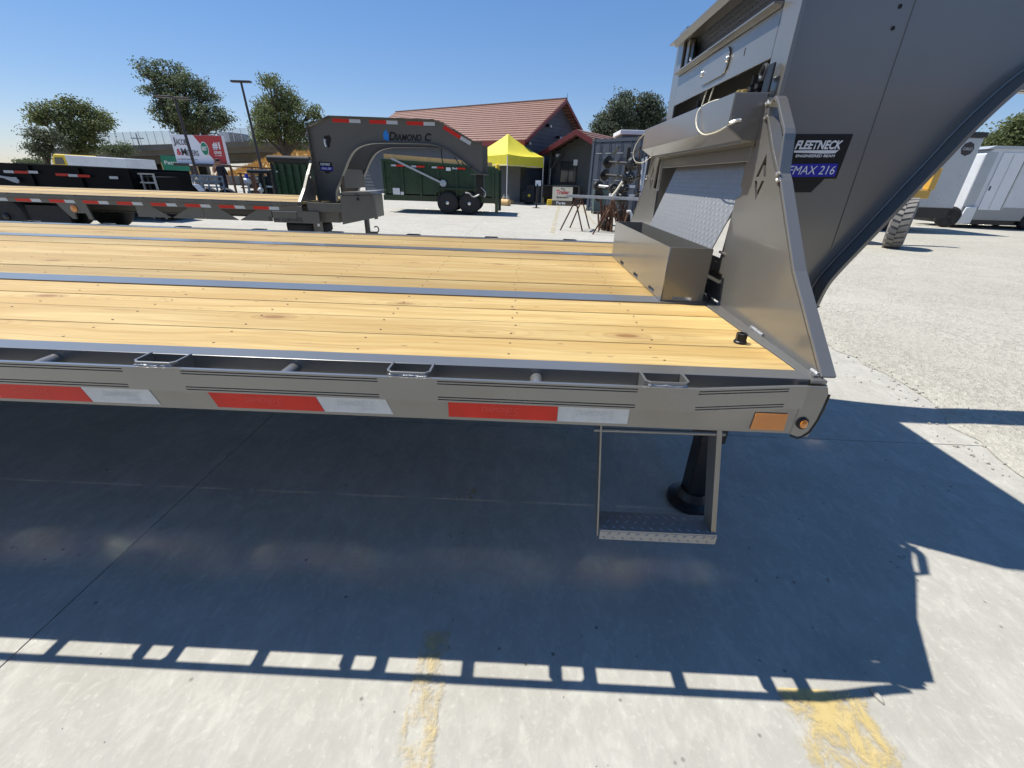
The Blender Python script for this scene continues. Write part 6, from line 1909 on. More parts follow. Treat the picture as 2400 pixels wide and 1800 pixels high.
MB().lathe([(0.10, -0.2), (0.34, -0.18), (0.36, -0.10), (0.30, -0.06), (0.30, 0.06), (0.36, 0.10), (0.34, 0.18), (0.10, 0.2)], (q.x, 24.7, 0.37), (0.25, -1, 0.35), 26).build('drum', 'rubber', mw, smooth=True)
MB().lathe([(0.08, 0), (0.07, 0.02)], (q.x + 0.055, 24.49, 0.455), (0.25, -1, 0.35), 14).build('badge', 'yellow_plastic', mw)
MB().box(q.x - 0.05, q.x + 0.35, 25.1, 25.4, 0.0, 0.95).build('stand', 'black_steel', mw, bevel=0.04)
for k, (du, lab) in enumerate(((0, 'cream jug on the pallet under the canopy, left one'), (9, 'cream jug on the pallet under the canopy, right one'))):
    q = at(1181 + du, 463, 25.0)
    tag(MB().lathe([(0.10, 0), (0.11, 0.02), (0.10, 0.2), (0.03, 0.27), (0.03, 0.32)], (q.x, 24.95, 0.131), (0, 0, 1), 14).build('jug', 'sign_cream', smooth=True), lab, 'jug', 'jugs on the pallet')

# ------------------------------------------------------------------ overpass, bank and traffic far behind at the left
OY = 78.0
pz = [at(235, 357, OY), at(420, 351, OY), at(600, 345, OY), at(760, 349, OY)]
Ov = thing('overpass', 'grey concrete road overpass with a tall mesh fence crossing the far left', 'bridge', (pz[1].x, OY, 0))
xs_ = [pz[0].x - 8, pz[0].x, pz[1].x, pz[2].x, pz[3].x, pz[3].x + 25]
zs_ = [pz[0].z - 0.5, pz[0].z, pz[1].z, pz[2].z, pz[3].z, pz[3].z - 1]
sec = [(Vector((x, OY, z)), (0, 0, 1)) for x, z in zip(xs_, zs_)]
MB().strip([(p - Vector((0, 0, 0.75)), n) for p, n in sec], (0, 11, 0), 0.78).build('deck', 'bridge_concrete', Ov)
MB().strip([(p - Vector((0, 0.5, 0.02)), n) for p, n in sec], (0, 0.3, 0), 0.85).build('parapet', 'bridge_concrete', Ov)
MB().strip([(p - Vector((0, -2.0, 1.9)), n) for p, n in sec], (0, 7, 0), 1.15).build('girder', 'bridge_concrete', Ov)
MB().strip([(p + Vector((0, -0.4, 0.84)), n) for p, n in sec], (0, 0.03, 0), 1.9).build('mesh_fence', 'chain_link', Ov)
n_ = 30
for k in range(n_):
    t = k / (n_ - 1); x = xs_[1] + (xs_[4] - xs_[1]) * t
    zz = None
    for i in range(len(xs_) - 1):
        if xs_[i] <= x <= xs_[i + 1] + 1e-6:
            f_ = (x - xs_[i]) / (xs_[i + 1] - xs_[i]); zz = zs_[i] + (zs_[i + 1] - zs_[i]) * f_
    MB().cyl((x, OY - 0.45, zz + 0.8), (x, OY - 0.45, zz + 2.78), 0.05, n=6).build('fence_post', 'fence_mesh', Ov)
for u in (322, 352, 395, 455):
    x = at(u, 400, OY + 4).x
    MB().lathe([(0.7, 0), (0.7, pz[1].z - 1.9)], (x, OY + 4, 0), (0, 0, 1), 14).build('column', 'bridge_concrete', Ov, smooth=True)
xb_ = at(300, 390, OY + 10).x
MB().box(at(240, 390, OY + 9).x, at(470, 390, OY + 9).x, OY + 10.5, OY + 11.5, 0, pz[1].z - 1.9).build('abutment', 'bridge_concrete', Ov)
# pickup truck crossing the overpass
q = at(536, 344, OY + 2)
TK = thing('pickup_truck', 'pickup truck with white cab and dark bed crossing the overpass', 'truck', (q.x, OY + 2, q.z))
zb = q.z - 0.05
MB().prism([(q.x - 0.9, zb + 0.45), (q.x + 1.1, zb + 0.45), (q.x + 1.1, zb + 2.2), (q.x - 0.5, zb + 2.2), (q.x - 0.9, zb + 1.2)], (1, 0, 0), (0, 0, 1), (0, OY + 1, 0), (0, 1.9, 0)).build('box', 'car_white', TK, bevel=0.06)
MB().prism([(q.x + 1.15, zb + 0.45), (q.x + 5.3, zb + 0.45), (q.x + 5.3, zb + 1.05), (q.x + 3.9, zb + 1.15), (q.x + 3.2, zb + 2.0), (q.x + 1.15, zb + 2.1)], (1, 0, 0), (0, 0, 1), (0, OY + 1, 0), (0, 1.9, 0)).build('cab', 'car_dark', TK, bevel=0.06)
MB().prism([(q.x + 1.9, zb + 1.3), (q.x + 3.5, zb + 1.3), (q.x + 3.1, zb + 1.9), (q.x + 1.9, zb + 1.95)], (1, 0, 0), (0, 0, 1), (0, OY + 0.97, 0), (0, 0.02, 0)).build('window', 'window_glass', TK)
for xa in (q.x + 0.1, q.x + 4.2):
    for yy_ in (OY + 0.95, OY + 2.7):
        wheel(TK, xa, yy_, zb + 0.42, 0.40, 0.25)
# dry bank
HYb = 66.0
vs = []; fs = []
nx, ny = 26, 10
xa0, xa1 = at(470, 390, HYb).x, at(980, 390, HYb).x
for i in range(nx + 1):
    for j in range(ny + 1):
        s_ = i / nx; t = j / ny
        x = xa0 + (xa1 - xa0) * s_ + t * 2.0
        h_ = min(1, s_ * 3.6) ** 0.8 * math.sin(min(1.0, t * 1.25) * math.pi / 2) * at(640, 352, HYb + 8).z * (0.92 + 0.06 * math.sin(i * 1.7))
        vs.append((x, HYb + 12 * t, h_ + random.uniform(-0.12, 0.12) - 0.05))
for i in range(nx):
    for j in range(ny):
        k = i * (ny + 1) + j
        fs.append((k, k + ny + 1, k + ny + 2, k + 1))
bank = struct(MB().add(vs, fs).build('dry_bank_terrain', 'dry_grass', smooth=True))
# tufts of dry shrub on the bank
mb = MB()
random.seed(31)
for _ in range(2600):
    i = random.random(); j = random.random() ** 1.2
    x = xa0 + (xa1 - xa0) * (0.03 + 0.6 * i); t = j * 0.8
    h_ = min(1, (0.03 + 0.6 * i) * 3.6) ** 0.8 * math.sin(min(1.0, t * 1.25) * math.pi / 2) * at(640, 352, HYb + 8).z * 0.95
    p = Vector((x, HYb + 12 * t - 0.1, h_)); hgt = random.uniform(0.2, 0.75)
    d_ = Vector((random.uniform(-.3, .3), random.uniform(-.3, .1), hgt)); w2 = Vector((random.uniform(0.05, 0.14), random.uniform(-0.1, 0.1), 0))
    mb.add([p - w2, p + w2, p + d_], [(0, 1, 2)])
bs = mb.build('dry_grass', 'straw', fix=False); bs['kind'] = 'stuff'; bs['label'] = 'tall dry grass covering the bank below the overpass'
# concrete barrier wall in front of the bank
q0, q1 = at(452, 412, 40), at(562, 447, 40)
wl_ = thing('barrier_wall', 'low tan concrete barrier wall behind the man', 'wall', (q0.x, 40, 0))
n_ = 5
for k in range(n_):
    xa = q0.x + (q1.x - q0.x + 3) * k / n_
    MB().box(xa, xa + (q1.x - q0.x + 3) / n_ - 0.04, 40, 40.3, 0, at(480, 410, 40).z).build('panel', 'bridge_concrete', wl_, bevel=0.02)

# ------------------------------------------------------------------ billboard and highway sign
def signboard(pix, Y0, Y1):
    """Four pixels (tl, tr, br, bl); left edge at Y0, right edge at Y1."""
    return at(*pix[0], Y0), at(*pix[1], Y1), at(*pix[2], Y1), at(*pix[3], Y0)


BY = 52.0
tl, tr, br_, bl = at(397, 317, BY), at(518, 316, BY), at(533, 386, BY), at(416, 381, BY)
xl, xr2 = (tl.x + bl.x) / 2, (tr.x + br_.x) / 2
z0_, z1_ = (bl.z + br_.z) / 2, (tl.z + tr.z) / 2
BB = thing('billboard', 'white and red advertising billboard on posts in front of the tree', 'billboard', ((xl + xr2) / 2, BY, 0))
MB().box(xl, xr2, BY, BY + 0.5, z0_, z1_).build('panel', 'billboard_white', BB)
W = xr2 - xl; Hh = z1_ - z0_
MB().prism([(xl + W * 0.455, z1_ - 0.02), (xr2, z1_ - 0.02), (xr2, z0_ + 0.02), (xl + W * 0.80, z0_ + 0.02)], (1, 0, 0), (0, 0, 1), (0, BY - 0.03, 0), (0, 0.028, 0)).build('red_field', 'billboard_red', BB)
yb = BY - 0.035
for body, fx_, fz, fw, fh, mt_ in (('J', 0.035, 0.60, 0.045, 0.30, 'print_dark'), ('ACOBY', 0.09, 0.64, 0.25, 0.20, 'print_dark'), ('&', 0.05, 0.28, 0.09, 0.22, 'print_red'), ('M', 0.145, 0.27, 0.10, 0.26, 'print_dark'), ('EYERS', 0.25, 0.27, 0.23, 0.19, 'print_dark'), ('INJURY LAWYERS', 0.10, 0.10, 0.26, 0.06, 'print_dark')):
    lettering('billboard_word', body, mt_, BB, (xl + W * fx_, yb, z0_ + Hh * fz), (1, 0, 0), (0, 0, 1), W * fw, Hh * fh, 0.004, 0.01 if mt_ == 'print_dark' else 0.02)
for fx_ in (0.03, 0.375):
    MB().box(xl + W * fx_, xl + W * (fx_ + 0.055), BY - 0.03, BY - 0.001, z0_ + Hh * 0.125, z0_ + Hh * 0.14).build('rule_line', 'print_dark', BB)
for body, fx_, fz, fw, fh in (('#1', 0.79, 0.50, 0.15, 0.28), ('CHOICE', 0.79, 0.36, 0.145, 0.10), ('IN ATTORNEYS', 0.80, 0.29, 0.135, 0.035)):
    lettering('billboard_word', body, 'badge_white', BB, (xl + W * fx_, BY - 0.036, z0_ + Hh * fz), (1, 0, 0), (0, 0, 1), W * fw, Hh * fh, 0.004, 0.05)
oc_ = [(xl + W * 0.625 + W * 0.075 * math.cos(2 * math.pi * k / 24), z0_ + Hh * 0.53 + Hh * 0.25 * math.sin(2 * math.pi * k / 24)) for k in range(24)]
em = MB().prism(oc_, (1, 0, 0), (0, 0, 1), (0, BY - 0.06, 0), (0, 0.028, 0)).build('emblem', 'badge_white', BB)
oc2 = [(xl + W * 0.625 + W * 0.066 * math.cos(2 * math.pi * k / 24), z0_ + Hh * 0.53 + Hh * 0.215 * math.sin(2 * math.pi * k / 24)) for k in range(24)]
MB().prism(oc2, (1, 0, 0), (0, 0, 1), (0, BY - 0.07, 0), (0, 0.009, 0)).build('emblem_field', 'highway_green', em)
lettering('emblem_word', 'BEST', 'badge_white', em, (xl + W * 0.575, BY - 0.072, z0_ + Hh * 0.47), (1, 0, 0), (0, 0, 1), W * 0.10, Hh * 0.14, 0.003, 0.04)
MB().box(xl - 0.1, xr2 + 0.1, BY - 0.5, BY + 0.4, z0_ - 0.30, z0_ - 0.02).build('catwalk', 'lamp_bronze', BB)
MB().box(xl + W * 0.30, xl + W * 0.40, BY - 0.55, BY - 0.51, z0_ - 0.25, z0_ - 0.05).build('name_plate', 'paper', BB)
for fx_ in (0.22, 0.78):
    MB().box(xl + W * fx_, xl + W * fx_ + 0.35, BY + 0.05, BY + 0.4, 0, z0_ - 0.302).build('post', 'lamp_bronze', BB)
HW_Y = 60.0
a, b2 = at(374, 364, HW_Y), at(432, 401, HW_Y)
HS = thing('highway_sign', 'green highway guide sign with white letters half hidden by the billboard', 'sign', (a.x, HW_Y, 0))
hx1 = b2.x + 1.5
MB().box(a.x, hx1, HW_Y, HW_Y + 0.12, b2.z, a.z).build('panel', 'highway_green', HS)
MB().box(a.x - 0.25, hx1 + 0.3, HW_Y + 0.13, HW_Y + 0.25, b2.z - 0.35, b2.z + (a.z - b2.z) * 0.55).build('backing', 'plywood', HS)
lettering('sign_word', 'Patterson', 'badge_white', HS, (a.x + 0.35, HW_Y - 0.004, b2.z + (a.z - b2.z) * 0.42), (1, 0, 0), (0, 0, 1), (hx1 - a.x) * 0.82, (a.z - b2.z) * 0.24, 0.004, 0.02)
for xa in (a.x + 1.0, hx1 - 0.8):
    MB().box(xa, xa + 0.14, HW_Y + 0.26, HW_Y + 0.4, 0, b2.z - 0.0).build('post', 'galvanised', HS)

# ------------------------------------------------------------------ light poles and utility poles
def light_pole(label, u0, v0, u1, v1, Y, r, heads):
    t = at(u0, v0, Y); b3 = at(u1, v1, Y)
    k = -t.z / (b3.z - t.z)
    base = t + (b3 - t) * k
    R0 = thing('light_pole', label, 'lamp', (base.x, Y, 0))
    MB().cyl((base.x, Y, 0), t, r * 1.15, r * 0.8, n=10).build('pole', 'lamp_bronze', R0, smooth=True)
    MB().lathe([(r * 2.6, 0), (r * 2.6, 0.6), (r * 1.2, 0.75)], (base.x, Y, 0), (0, 0, 1), 12).build('base', 'bridge_concrete', R0)
    for s_ in heads:
        MB().box(t.x + min(0, s_ * 0.75), t.x + max(0, s_ * 0.75), Y - 0.16, Y + 0.16, t.z - 0.02, t.z + 0.12).build('lamp_head', 'lamp_bronze', R0, bevel=0.02)
    return R0
light_pole('tall slim bronze light pole with twin heads left of the conifer tree', 565, 193, 611, 388, 38.0, 0.10, (-1, 1))
p = light_pole('dark light pole with a broad twin head rising in front of the billboard', 409, 228, 472, 444, 30.0, 0.09, ())
t = at(409, 228, 30.0)
for s_ in (-1, 1):
    MB().obox((t.x - (1.15 if s_ < 0 else -0.06), 29.75, t.z - (0.10 if s_ > 0 else 0.04)), (1.0, 0, 0), (0, 0.4, 0), (0, 0, 0.10)).build('lamp_head', 'lamp_bronze', p, bevel=0.03)
def utility_pole(label, u, v0, v1, Y, armw):
    t = at(u, v0, Y)
    R0 = thing('utility_pole', label, 'pole', (t.x, Y, 0))
    MB().cyl((t.x, Y, 0), t, 0.16, 0.11, n=8).build('pole', 'pole_wood', R0, smooth=True)
    MB().box(t.x - armw, t.x + armw, Y - 0.06, Y + 0.06, t.z - 1.0, t.z - 0.85).build('crossarm', 'pole_wood', R0)
    for k in (-0.9, -0.5, 0.5, 0.9):
        MB().lathe([(0.05, 0), (0.06, 0.1), (0.02, 0.2)], (t.x + armw * k, Y, t.z - 0.85), (0, 0, 1), 8).build('insulator', 'galvanised', R0)
utility_pole('wooden utility pole with crossarm beyond the overpass fence', 318, 312, 350, 95, 1.3)
utility_pole('distant wooden utility pole showing above the second trailer neck', 821, 272, 285, 110, 1.2)

# ------------------------------------------------------------------ yellow and white truck beyond the black dump trailer
VY = 27.0
a, b2 = at(150, 363, VY), at(300, 398, VY)
TR_ = thing('box_truck', 'yellow cabbed truck with a low white body beyond the black dump trailer', 'truck', (a.x, VY, 0))
MB().prism([(a.x, 0.9), (b2.x, 0.9), (b2.x, at(298, 372, VY).z), (a.x, a.z)], (1, 0, 0), (0, 0, 1), (0, VY, 0), (0, 2.3, 0)).build('body', 'paint_white', TR_, bevel=0.03)
c_ = at(110, 362, VY)
cb = MB().prism([(c_.x, 0.6), (a.x - 0.03, 0.6), (a.x - 0.03, a.z + 0.03), (c_.x + 0.3, c_.z + 0.05), (c_.x + 0.1, c_.z - 0.3)], (1, 0, 0), (0, 0, 1), (0, VY + 0.05, 0), (0, 2.2, 0)).build('cab', 'yellow_plastic', TR_, bevel=0.08)
MB().prism([(c_.x + 0.25, 1.25), (c_.x + 0.85, 1.25), (c_.x + 0.85, 1.62), (c_.x + 0.35, 1.62)], (1, 0, 0), (0, 0, 1), (0, VY + 0.03, 0), (0, 0.015, 0)).build('side_window', 'window_glass', cb)
for xa in (c_.x + 0.7, b2.x - 1.0):
    for yy_ in (VY, VY + 2.0):
        wheel(TR_, xa, yy_, 0.45, 0.45, 0.28)
MB().box(c_.x, b2.x, VY + 0.3, VY + 2.0, 0.5, 0.89).build('chassis', 'black_steel', TR_)

# ------------------------------------------------------------------ vehicles at the right, seen through the gooseneck
# wheel loader: big dusty tyre, yellow arm frame
LY = 10.2
tb0, tt = at(2112, 583, LY), at(2163, 476, LY)
LD = thing('wheel_loader', 'yellow wheel loader with a dusty lugged tyre half hidden by the gooseneck beam', 'loader', (8.6, LY + 1, 0))
rr = 0.56
wx = at(2098, 540, LY).x
axv = Vector((0.50, -0.866, 0))
def lugged(o, r, w, ax, parent):
    t = MB().lathe([(r * 0.5, 0), (r * 0.8, 0.0), (r * 0.95, 0.04), (r * 0.97, 0.10), (r * 0.97, w - 0.10), (r * 0.95, w - 0.04), (r * 0.8, w), (r * 0.5, w)], o, ax, 40).build('tyre', 'rubber_dusty', parent, smooth=True)
    ax = ax.normalized(); a = ax.orthogonal().normalized(); b3 = ax.cross(a)
    for k in range(26):
        th = 2 * math.pi * k / 26
        rd = a * math.cos(th) + b3 * math.sin(th); tg = -a * math.sin(th) + b3 * math.cos(th)
        for (s0, s1, sh) in ((0.03, w * 0.5, 0.05), (w * 0.5, w - 0.03, -0.05)):
            q = o + ax * s0 + rd * (r * 0.955) - tg * 0.045
            MB().obox(q, ax * (s1 - s0 - 0.004) + tg * sh, tg * 0.09, rd * 0.045).build('tread_lug', 'rubber_dusty', t)
    MB().lathe([(r * 0.51, 0.05), (r * 0.4, 0.12), (r * 0.12, 0.10), (r * 0.1, 0.02)], o, ax, 26).build('rim', 'paint_yellow', t, smooth=True)
    return t
wo = Vector((9.33, 10.13, rr)) - Vector((0.77, -0.64, 0)) * 0.40
lugged(wo, rr, 0.40, Vector((0.77, -0.64, 0)), LD)
lugged(wo + Vector((-1.5, 1.3, 0)), rr, 0.40, Vector((0.77, -0.64, 0)), LD)
fr0 = at(2150, 455, LY + 0.9); fr1 = at(2187, 420, LY + 0.9)
MB().box(fr0.x - 1.9, fr1.x, LY + 0.8, LY + 1.0, fr0.z - 0.1, fr0.z + 0.10).build('lift_arm', 'paint_yellow', LD, bevel=0.02)
MB().box(fr1.x - 0.10, fr1.x + 0.06, LY + 0.8, LY + 1.0, fr0.z + 0.102, fr1.z + 0.25).build('arm_post', 'paint_yellow', LD, bevel=0.02)
MB().box(wo.x - 1.9, wo.x + 0.1, LY + 0.65, LY + 1.9, 0.5, 1.05).build('body', 'paint_yellow', LD, bevel=0.05)
MB().box(wo.x - 1.7, wo.x - 0.2, LY + 0.75, LY + 1.8, 1.06, 1.6).build('engine_cover', 'black_steel', LD, bevel=0.05)
# grey enclosed trailer
EY = 15.0
e0, e1 = at(2090, 500, EY), at(2232, 500, EY)
EG = thing('enclosed_trailer', 'tall pale grey enclosed trailer with a round emblem behind the loader', 'trailer', (e0.x, EY + 1, 0))
ztop = at(2306, 314, EY).z; zlow = at(2190, 487, EY).z
ex1 = at(2305, 318, EY).x; ex1b = at(2237, 482, EY).x
MB().box(e0.x - 1.8, ex1b, EY, EY + 2.4, zlow, ztop - 0.1).build('body', 'paint_silver', EG, bevel=0.03)
MB().box(e0.x - 1.85, ex1b + 0.05, EY - 0.03, EY + 2.43, ztop - 0.099, ztop + 0.05).build('roof_cap', 'black_steel', EG, bevel=0.02)
q = at(2285, 332, EY)
em = MB().lathe([(0.20, 0), (0.20, 0.006)], (ex1b - 0.38, EY - 0.001, ztop - 0.42), (0, -1, 0), 8).build('emblem', 'lamp_bronze', EG)
lettering('emblem_word', 'CARGO', 'paint_silver', em, (ex1b - 0.53, EY - 0.009, ztop - 0.46), (1, 0, 0), (0, 0, 1), 0.30, 0.08, 0.002, 0.02)
MB().box(e0.x - 1.8, ex1b - 0.02, EY + 0.1, EY + 2.3, zlow - 0.32, zlow - 0.001).build('chassis', 'black_steel', EG)
for xa in (e0.x - 0.9, e0.x + 0.0):
    wheel(EG, xa, EY + 0.02, 0.36, 0.355, 0.22)
    wheel(EG, xa, EY + 2.15, 0.36, 0.355, 0.22)
# white enclosed trailer
WY = 17.5
w0, w1 = at(2215, 500, WY), at(2520, 520, WY)
EW = thing('enclosed_trailer', 'white enclosed trailer with a side door at the right edge', 'trailer', (w0.x + 2, WY + 1, 0))
zt_l, zt_r = at(2305, 345, WY).z, at(2400, 333, WY).z
zlo = at(2300, 519, WY).z
nose = at(2262, 470, WY).x
fr = at(2292, 430, WY).x
bodyp = [(nose, zlo + 0.05), (fr + 4.6, zlo + 0.05), (fr + 4.6, zt_l), (nose + 0.25, zt_l), (nose, zt_l - 0.2)]
MB().prism(bodyp, (1, 0, 0), (0, 0, 1), (0, WY, 0), (0, 2.2, 0)).build('body', 'paint_white', EW, bevel=0.04)
MB().prism([(nose - 0.05, zt_l - 0.05), (fr + 4.65, zt_l + 0.001), (fr + 4.65, zt_l + 0.08), (nose + 0.2, zt_l + 0.06)], (1, 0, 0), (0, 0, 1), (0, WY - 0.04, 0), (0, 2.28, 0)).build('roof_rail', 'paint_silver', EW)
MB().box(nose + 0.02, fr + 4.58, WY - 0.012, WY - 0.0005, zlo + 0.06, zlo + 0.52).build('stone_guard', 'alu_tread', EW)
MB().box(nose + 0.02, nose + 0.42, WY - 0.011, WY - 0.0005, zlo + 0.53, zt_l - 0.15).build('corner_trim', 'paint_silver', EW)
dx0 = nose + 0.60
dr = MB().box(dx0, dx0 + 0.85, WY - 0.03, WY - 0.001, zlo + 0.42, zt_l - 0.15).build('side_door', 'trim_white', EW, bevel=0.008)
MB().box(dx0 + 0.87, dx0 + 0.91, WY - 0.035, WY - 0.001, zlo + 0.42, zt_l - 0.15).build('door_trim', 'galvanised', EW)
MB().box(dx0 + 0.38, dx0 + 0.41, WY - 0.035, WY - 0.031, zlo + 0.45, zt_l - 0.2).build('door_seam', 'galvanised', dr)
MB().box(dx0 + 0.05, dx0 + 0.09, WY - 0.05, WY - 0.031, zlo + 1.1, zlo + 1.25).build('handle', 'black_steel', dr)
for xa in (fr + 2.6, fr + 3.5):
    wheel(EW, xa, WY - 0.06, 0.36, 0.35, 0.22)
    wheel(EW, xa, WY + 1.98, 0.36, 0.35, 0.22)
tw = at(2246, 528, WY - 0.6)
wheel(EW, nose - 0.30, WY + 0.05, 0.40, 0.39, 0.26, axis=(0.45, 0.89, 0), hubm='black_steel')
MB().prism([(nose - 1.0, 0.50), (nose + 0.1, 0.50), (nose + 0.1, 0.62), (nose - 1.0, 0.62)], (1, 0, 0), (0, 0, 1), (0, WY + 0.9, 0), (0, 0.3, 0)).build('tongue', 'black_steel', EW)
MB().box(nose, fr + 4.5, WY + 0.1, WY + 2.1, zlo - 0.12, zlo + 0.049).build('chassis', 'black_steel', EW)
MB().prism([(nose - 0.02, zlo - 0.1), (nose + 0.5, zlo - 0.1), (nose + 0.5, zlo + 0.55), (nose + 0.1, zlo + 0.50)], (1, 0, 0), (0, 0, 1), (0, WY - 0.10, 0), (0, 0.085, 0)).build('fender', 'paint_white', EW, bevel=0.03)
# yellow machine and dark car glimpsed between the two
q = at(2262, 440, 40)
dk = thing('parked_car', 'dark parked car glimpsed between the two enclosed trailers', 'car', (q.x, 40, 0))
MB().prism([(q.x - 2.2, 0.35), (q.x + 2.2, 0.35), (q.x + 2.15, 0.85), (q.x + 1.2, 0.95), (q.x + 0.7, 1.45), (q.x - 1.2, 1.45), (q.x - 1.9, 0.95), (q.x - 2.25, 0.85)], (1, 0, 0), (0, 0, 1), (0, 40, 0), (0, 1.75, 0)).build('body', 'car_dark', dk, bevel=0.08)
MB().prism([(q.x - 1.5, 0.98), (q.x + 0.95, 0.98), (q.x + 0.6, 1.38), (q.x - 1.1, 1.38)], (1, 0, 0), (0, 0, 1), (0, 39.98, 0), (0, 0.015, 0)).build('window', 'window_glass', dk)
for xa in (q.x - 1.35, q.x + 1.35):
    for yy_ in (39.96, 41.55):
        wheel(dk, xa, yy_, 0.32, 0.32, 0.22)
# overhead wires crossing behind the trailers at the right
for k, (v0, v1) in enumerate(((330, 326), (388, 386), (398, 396))):
    a, b2 = at(2180, v0, 60), at(2420, v1, 60)
    tag(MB().tube([a, (a + b2) / 2 - Vector((0, 0, 0.1)), b2], 0.03, 5).build('overhead_wire', 'black_steel'), ('highest', 'middle', 'lowest')[k] + ' overhead wire crossing the sky behind the enclosed trailers', 'wire', 'overhead wires')

# ------------------------------------------------------------------ trees
def tree(label, Y, base_u, base_v, lobes, leafmat, n, size, trunk_r, seed, grp='trees around the yard', limbs=None, droop=0.25):
    """lobes: (u, v, ru, rv) ellipses in the photograph, each a clump of the crown with its own depth."""
    rnd = random.Random(seed)
    b = at(base_u, base_v, Y)
    sc_ = (at(base_u + 10, base_v, Y) - at(base_u, base_v, Y)).length / 10
    R0 = thing('tree', label, 'tree', (b.x, Y, 0), grp)
    top = min(l[1] for l in lobes)
    cs = []
    for (u, v, ru, rv) in lobes:
        c_ = at(u, v, Y); c_.y += rnd.uniform(-0.6, 0.6) * ru * sc_
        cs.append((c_, ru * sc_, rv * sc_))
    mt_ = MB()
    cz = sum(c_.z for c_, _, _ in cs) / len(cs); cx = sum(c_.x for c_, _, _ in cs) / len(cs)
    fork = Vector((b.x * 0.6 + cx * 0.4, Y, max(0.8, cz * 0.42)))
    mt_.tube(smoothline([(b.x, Y, -0.1), (b.x * 0.9 + cx * 0.1, Y, fork.z * 0.5), fork], 4), [trunk_r * (1.25 - 0.5 * k / 8) for k in range(9)], 9)
    for c_, rx, rz in cs:
        mid = fork.lerp(c_, 0.55) + Vector((rnd.uniform(-.3, .3), rnd.uniform(-.3, .3), 0.3))
        pts_ = smoothline([fork - Vector((0, 0, 0.2)), mid, c_ + Vector((0, 0, rz * 0.45))], 4)
        mt_.tube(pts_, [trunk_r * 0.62 * (1 - 0.85 * k / (len(pts_) - 1)) for k in range(len(pts_))], 6)
        for _ in range(5):
            e = c_ + Vector((rnd.uniform(-rx, rx), rnd.uniform(-rx, rx), rnd.uniform(-rz, rz))) * 0.8
            mt_.tube([mid.lerp(c_, 0.5), mid.lerp(e, 0.7), e], [trunk_r * 0.22, trunk_r * 0.14, trunk_r * 0.05], 5)
    mt_.build('trunk', 'bark', R0, smooth=True)
    mb = MB()
    tot = sum(rx * rz for _, rx, rz in cs)
    for c_, rx, rz in cs:
        m_ = int(n * rx * rz / tot)
        nc = max(4, int(m_ / 95))
        for _ in range(nc):
            # tight sprays spread through the lobe, leaving gaps between them and an uneven rim
            d = Vector((rnd.gauss(0, 1), rnd.gauss(0, 1), rnd.gauss(0, 1))).normalized()
            rad = rnd.uniform(0.1, 1.0) ** 0.5
            p = c_ + Vector((d.x * rx * rad * 0.88, d.y * rx * 0.8 * rad, d.z * rz * rad * 0.85))
            cr = size * rnd.uniform(1.0, 2.1)
            tilt = Vector((rnd.uniform(-.5, .5), rnd.uniform(-.5, .5), 0))
            for _ in range(95):
                gx_, gy_, gz_ = (max(-1.7, min(1.7, rnd.gauss(0, 0.85))) for _ in range(3))
                q = p + Vector((gx_ * cr, gy_ * cr, gz_ * cr * 0.62)) + tilt * (gz_ * cr)
                ax = Vector((rnd.uniform(-1, 1), rnd.uniform(-1, 1), rnd.uniform(-1.0, 0.6) - droop)).normalized()
                sd_ = ax.orthogonal().normalized()
                ph = rnd.uniform(0, 6.28)
                sd_ = (sd_ * math.cos(ph) + ax.cross(sd_) * math.sin(ph)).normalized()
                l_ = size * rnd.uniform(0.45, 0.95); w_ = l_ * 0.30
                mb.add([q, q + ax * l_ * 0.5 + sd_ * w_, q + ax * l_, q + ax * l_ * 0.5 - sd_ * w_], [(0, 1, 2, 3)])
    mb.build('crown', leafmat, R0, fix=False)
    return R0


tree('spreading olive green tree at the far left of the skyline', 58, 172, 372, [(115, 262, 36, 20), (165, 250, 36, 20), (205, 270, 34, 24), (150, 292, 34, 24), (205, 312, 30, 34), (188, 345, 30, 22), (98, 280, 24, 14), (236, 290, 18, 16), (160, 325, 16, 22)], 'leaf_olive', 15300, 0.34, 0.5, 11)
tree('small dark tree standing left of the spreading olive one', 54, 105, 375, [(92, 312, 24, 20), (118, 325, 28, 24), (85, 345, 26, 22), (110, 352, 26, 18)], 'leaf_dark', 6120, 0.30, 0.3, 12)
tree('tall ragged tree rising behind the billboard', 64, 450, 385, [(352, 168, 22, 24), (392, 172, 38, 28), (430, 195, 44, 32), (465, 215, 32, 30), (380, 215, 36, 30), (410, 245, 44, 28), (455, 262, 50, 32), (505, 272, 38, 30), (420, 290, 44, 30), (390, 270, 26, 24), (475, 295, 44, 22), (530, 290, 20, 18)], 'leaf_green', 21250, 0.36, 0.55, 13)
tree('tall conical tree with bare lower limbs behind the neck of the second trailer', 60, 668, 390, [(640, 195, 24, 24), (655, 222, 42, 28), (680, 245, 36, 28), (625, 250, 34, 26), (650, 280, 46, 30), (690, 285, 30, 28), (615, 285, 28, 26), (730, 262, 22, 20), (640, 315, 40, 24), (690, 320, 34, 28), (612, 318, 24, 24), (735, 285, 18, 20)], 'leaf_olive', 19550, 0.32, 0.42, 14, droop=0.7)
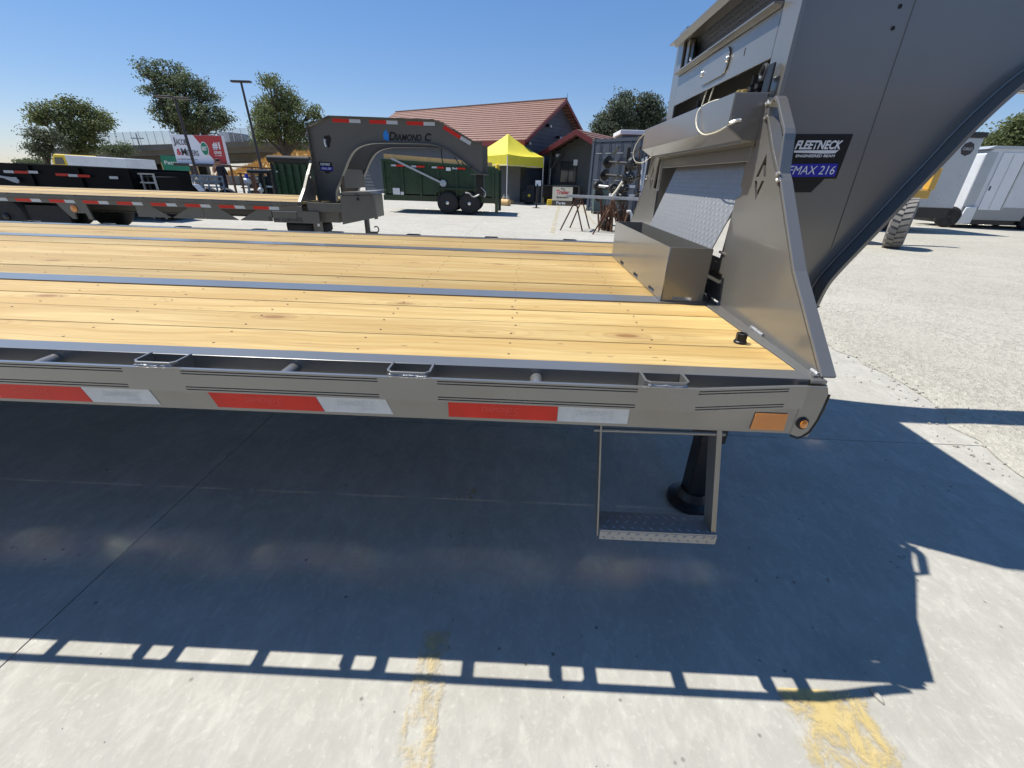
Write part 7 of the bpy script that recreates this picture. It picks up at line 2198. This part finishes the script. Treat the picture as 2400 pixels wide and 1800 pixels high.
tree('dense dark green tree behind the porch annex roof, left one of two', 44, 1450, 345, [(1468, 240, 22, 26), (1450, 265, 30, 26), (1430, 285, 32, 28), (1410, 302, 24, 20), (1468, 290, 28, 34), (1440, 312, 34, 22)], 'leaf_dark', 16150, 0.27, 0.4, 15, droop=0.0)
tree('dense dark green tree behind the porch annex roof, right one of two', 45, 1518, 345, [(1512, 245, 20, 28), (1530, 265, 22, 28), (1505, 282, 22, 30), (1540, 285, 20, 26), (1522, 310, 30, 24)], 'leaf_dark', 11900, 0.27, 0.35, 16, droop=0.0)
tree('green tree rising above the white enclosed trailer', 34, 2400, 440, [(2395, 300, 34, 34), (2360, 325, 32, 22), (2330, 335, 24, 16), (2420, 330, 44, 40), (2390, 345, 36, 20), (2440, 290, 40, 36)], 'leaf_olive', 12750, 0.26, 0.35, 17)
tree('low grey green bush by the end of the overpass', 74, 275, 372, [(262, 346, 16, 9), (285, 346, 18, 11), (270, 356, 20, 9)], 'leaf_green', 3060, 0.32, 0.2, 18)
tree('pale dusty bush far away at the left end of the skyline', 80, 75, 388, [(55, 380, 20, 6), (85, 380, 26, 8)], 'leaf_green', 2040, 0.35, 0.2, 19)

# ------------------------------------------------------------------ unseen building added behind the camera to darken reflections in the trailer's paint
WS = thing('unseen_building', 'long dark unseen building added behind the viewer to darken reflections in the gooseneck paint', 'building', (2, -17, 0))
MB().box(-26, 30, -22, -16, 0, 3.9).build('wall', 'siding_grey', WS)
MB().prism([(-15.4, 3.85), (-22.6, 3.85), (-19, 5.2)], (0, 1, 0), (0, 0, 1), (-26.5, 0, 0), (57, 0, 0)).build('roof', 'roof_tile', WS)
for k in range(7):
    d0 = MB().box(-23 + 7.6 * k, -18.6 + 7.6 * k, -15.985, -15.93, 0.02, 3.2).build('roller_door', 'siding_blue', WS)
    for j in range(8):
        MB().box(-22.9 + 7.6 * k, -18.7 + 7.6 * k, -15.925, -15.90, 0.1 + 0.39 * j, 0.12 + 0.39 * j).build('door_rib', 'siding_grey', d0)
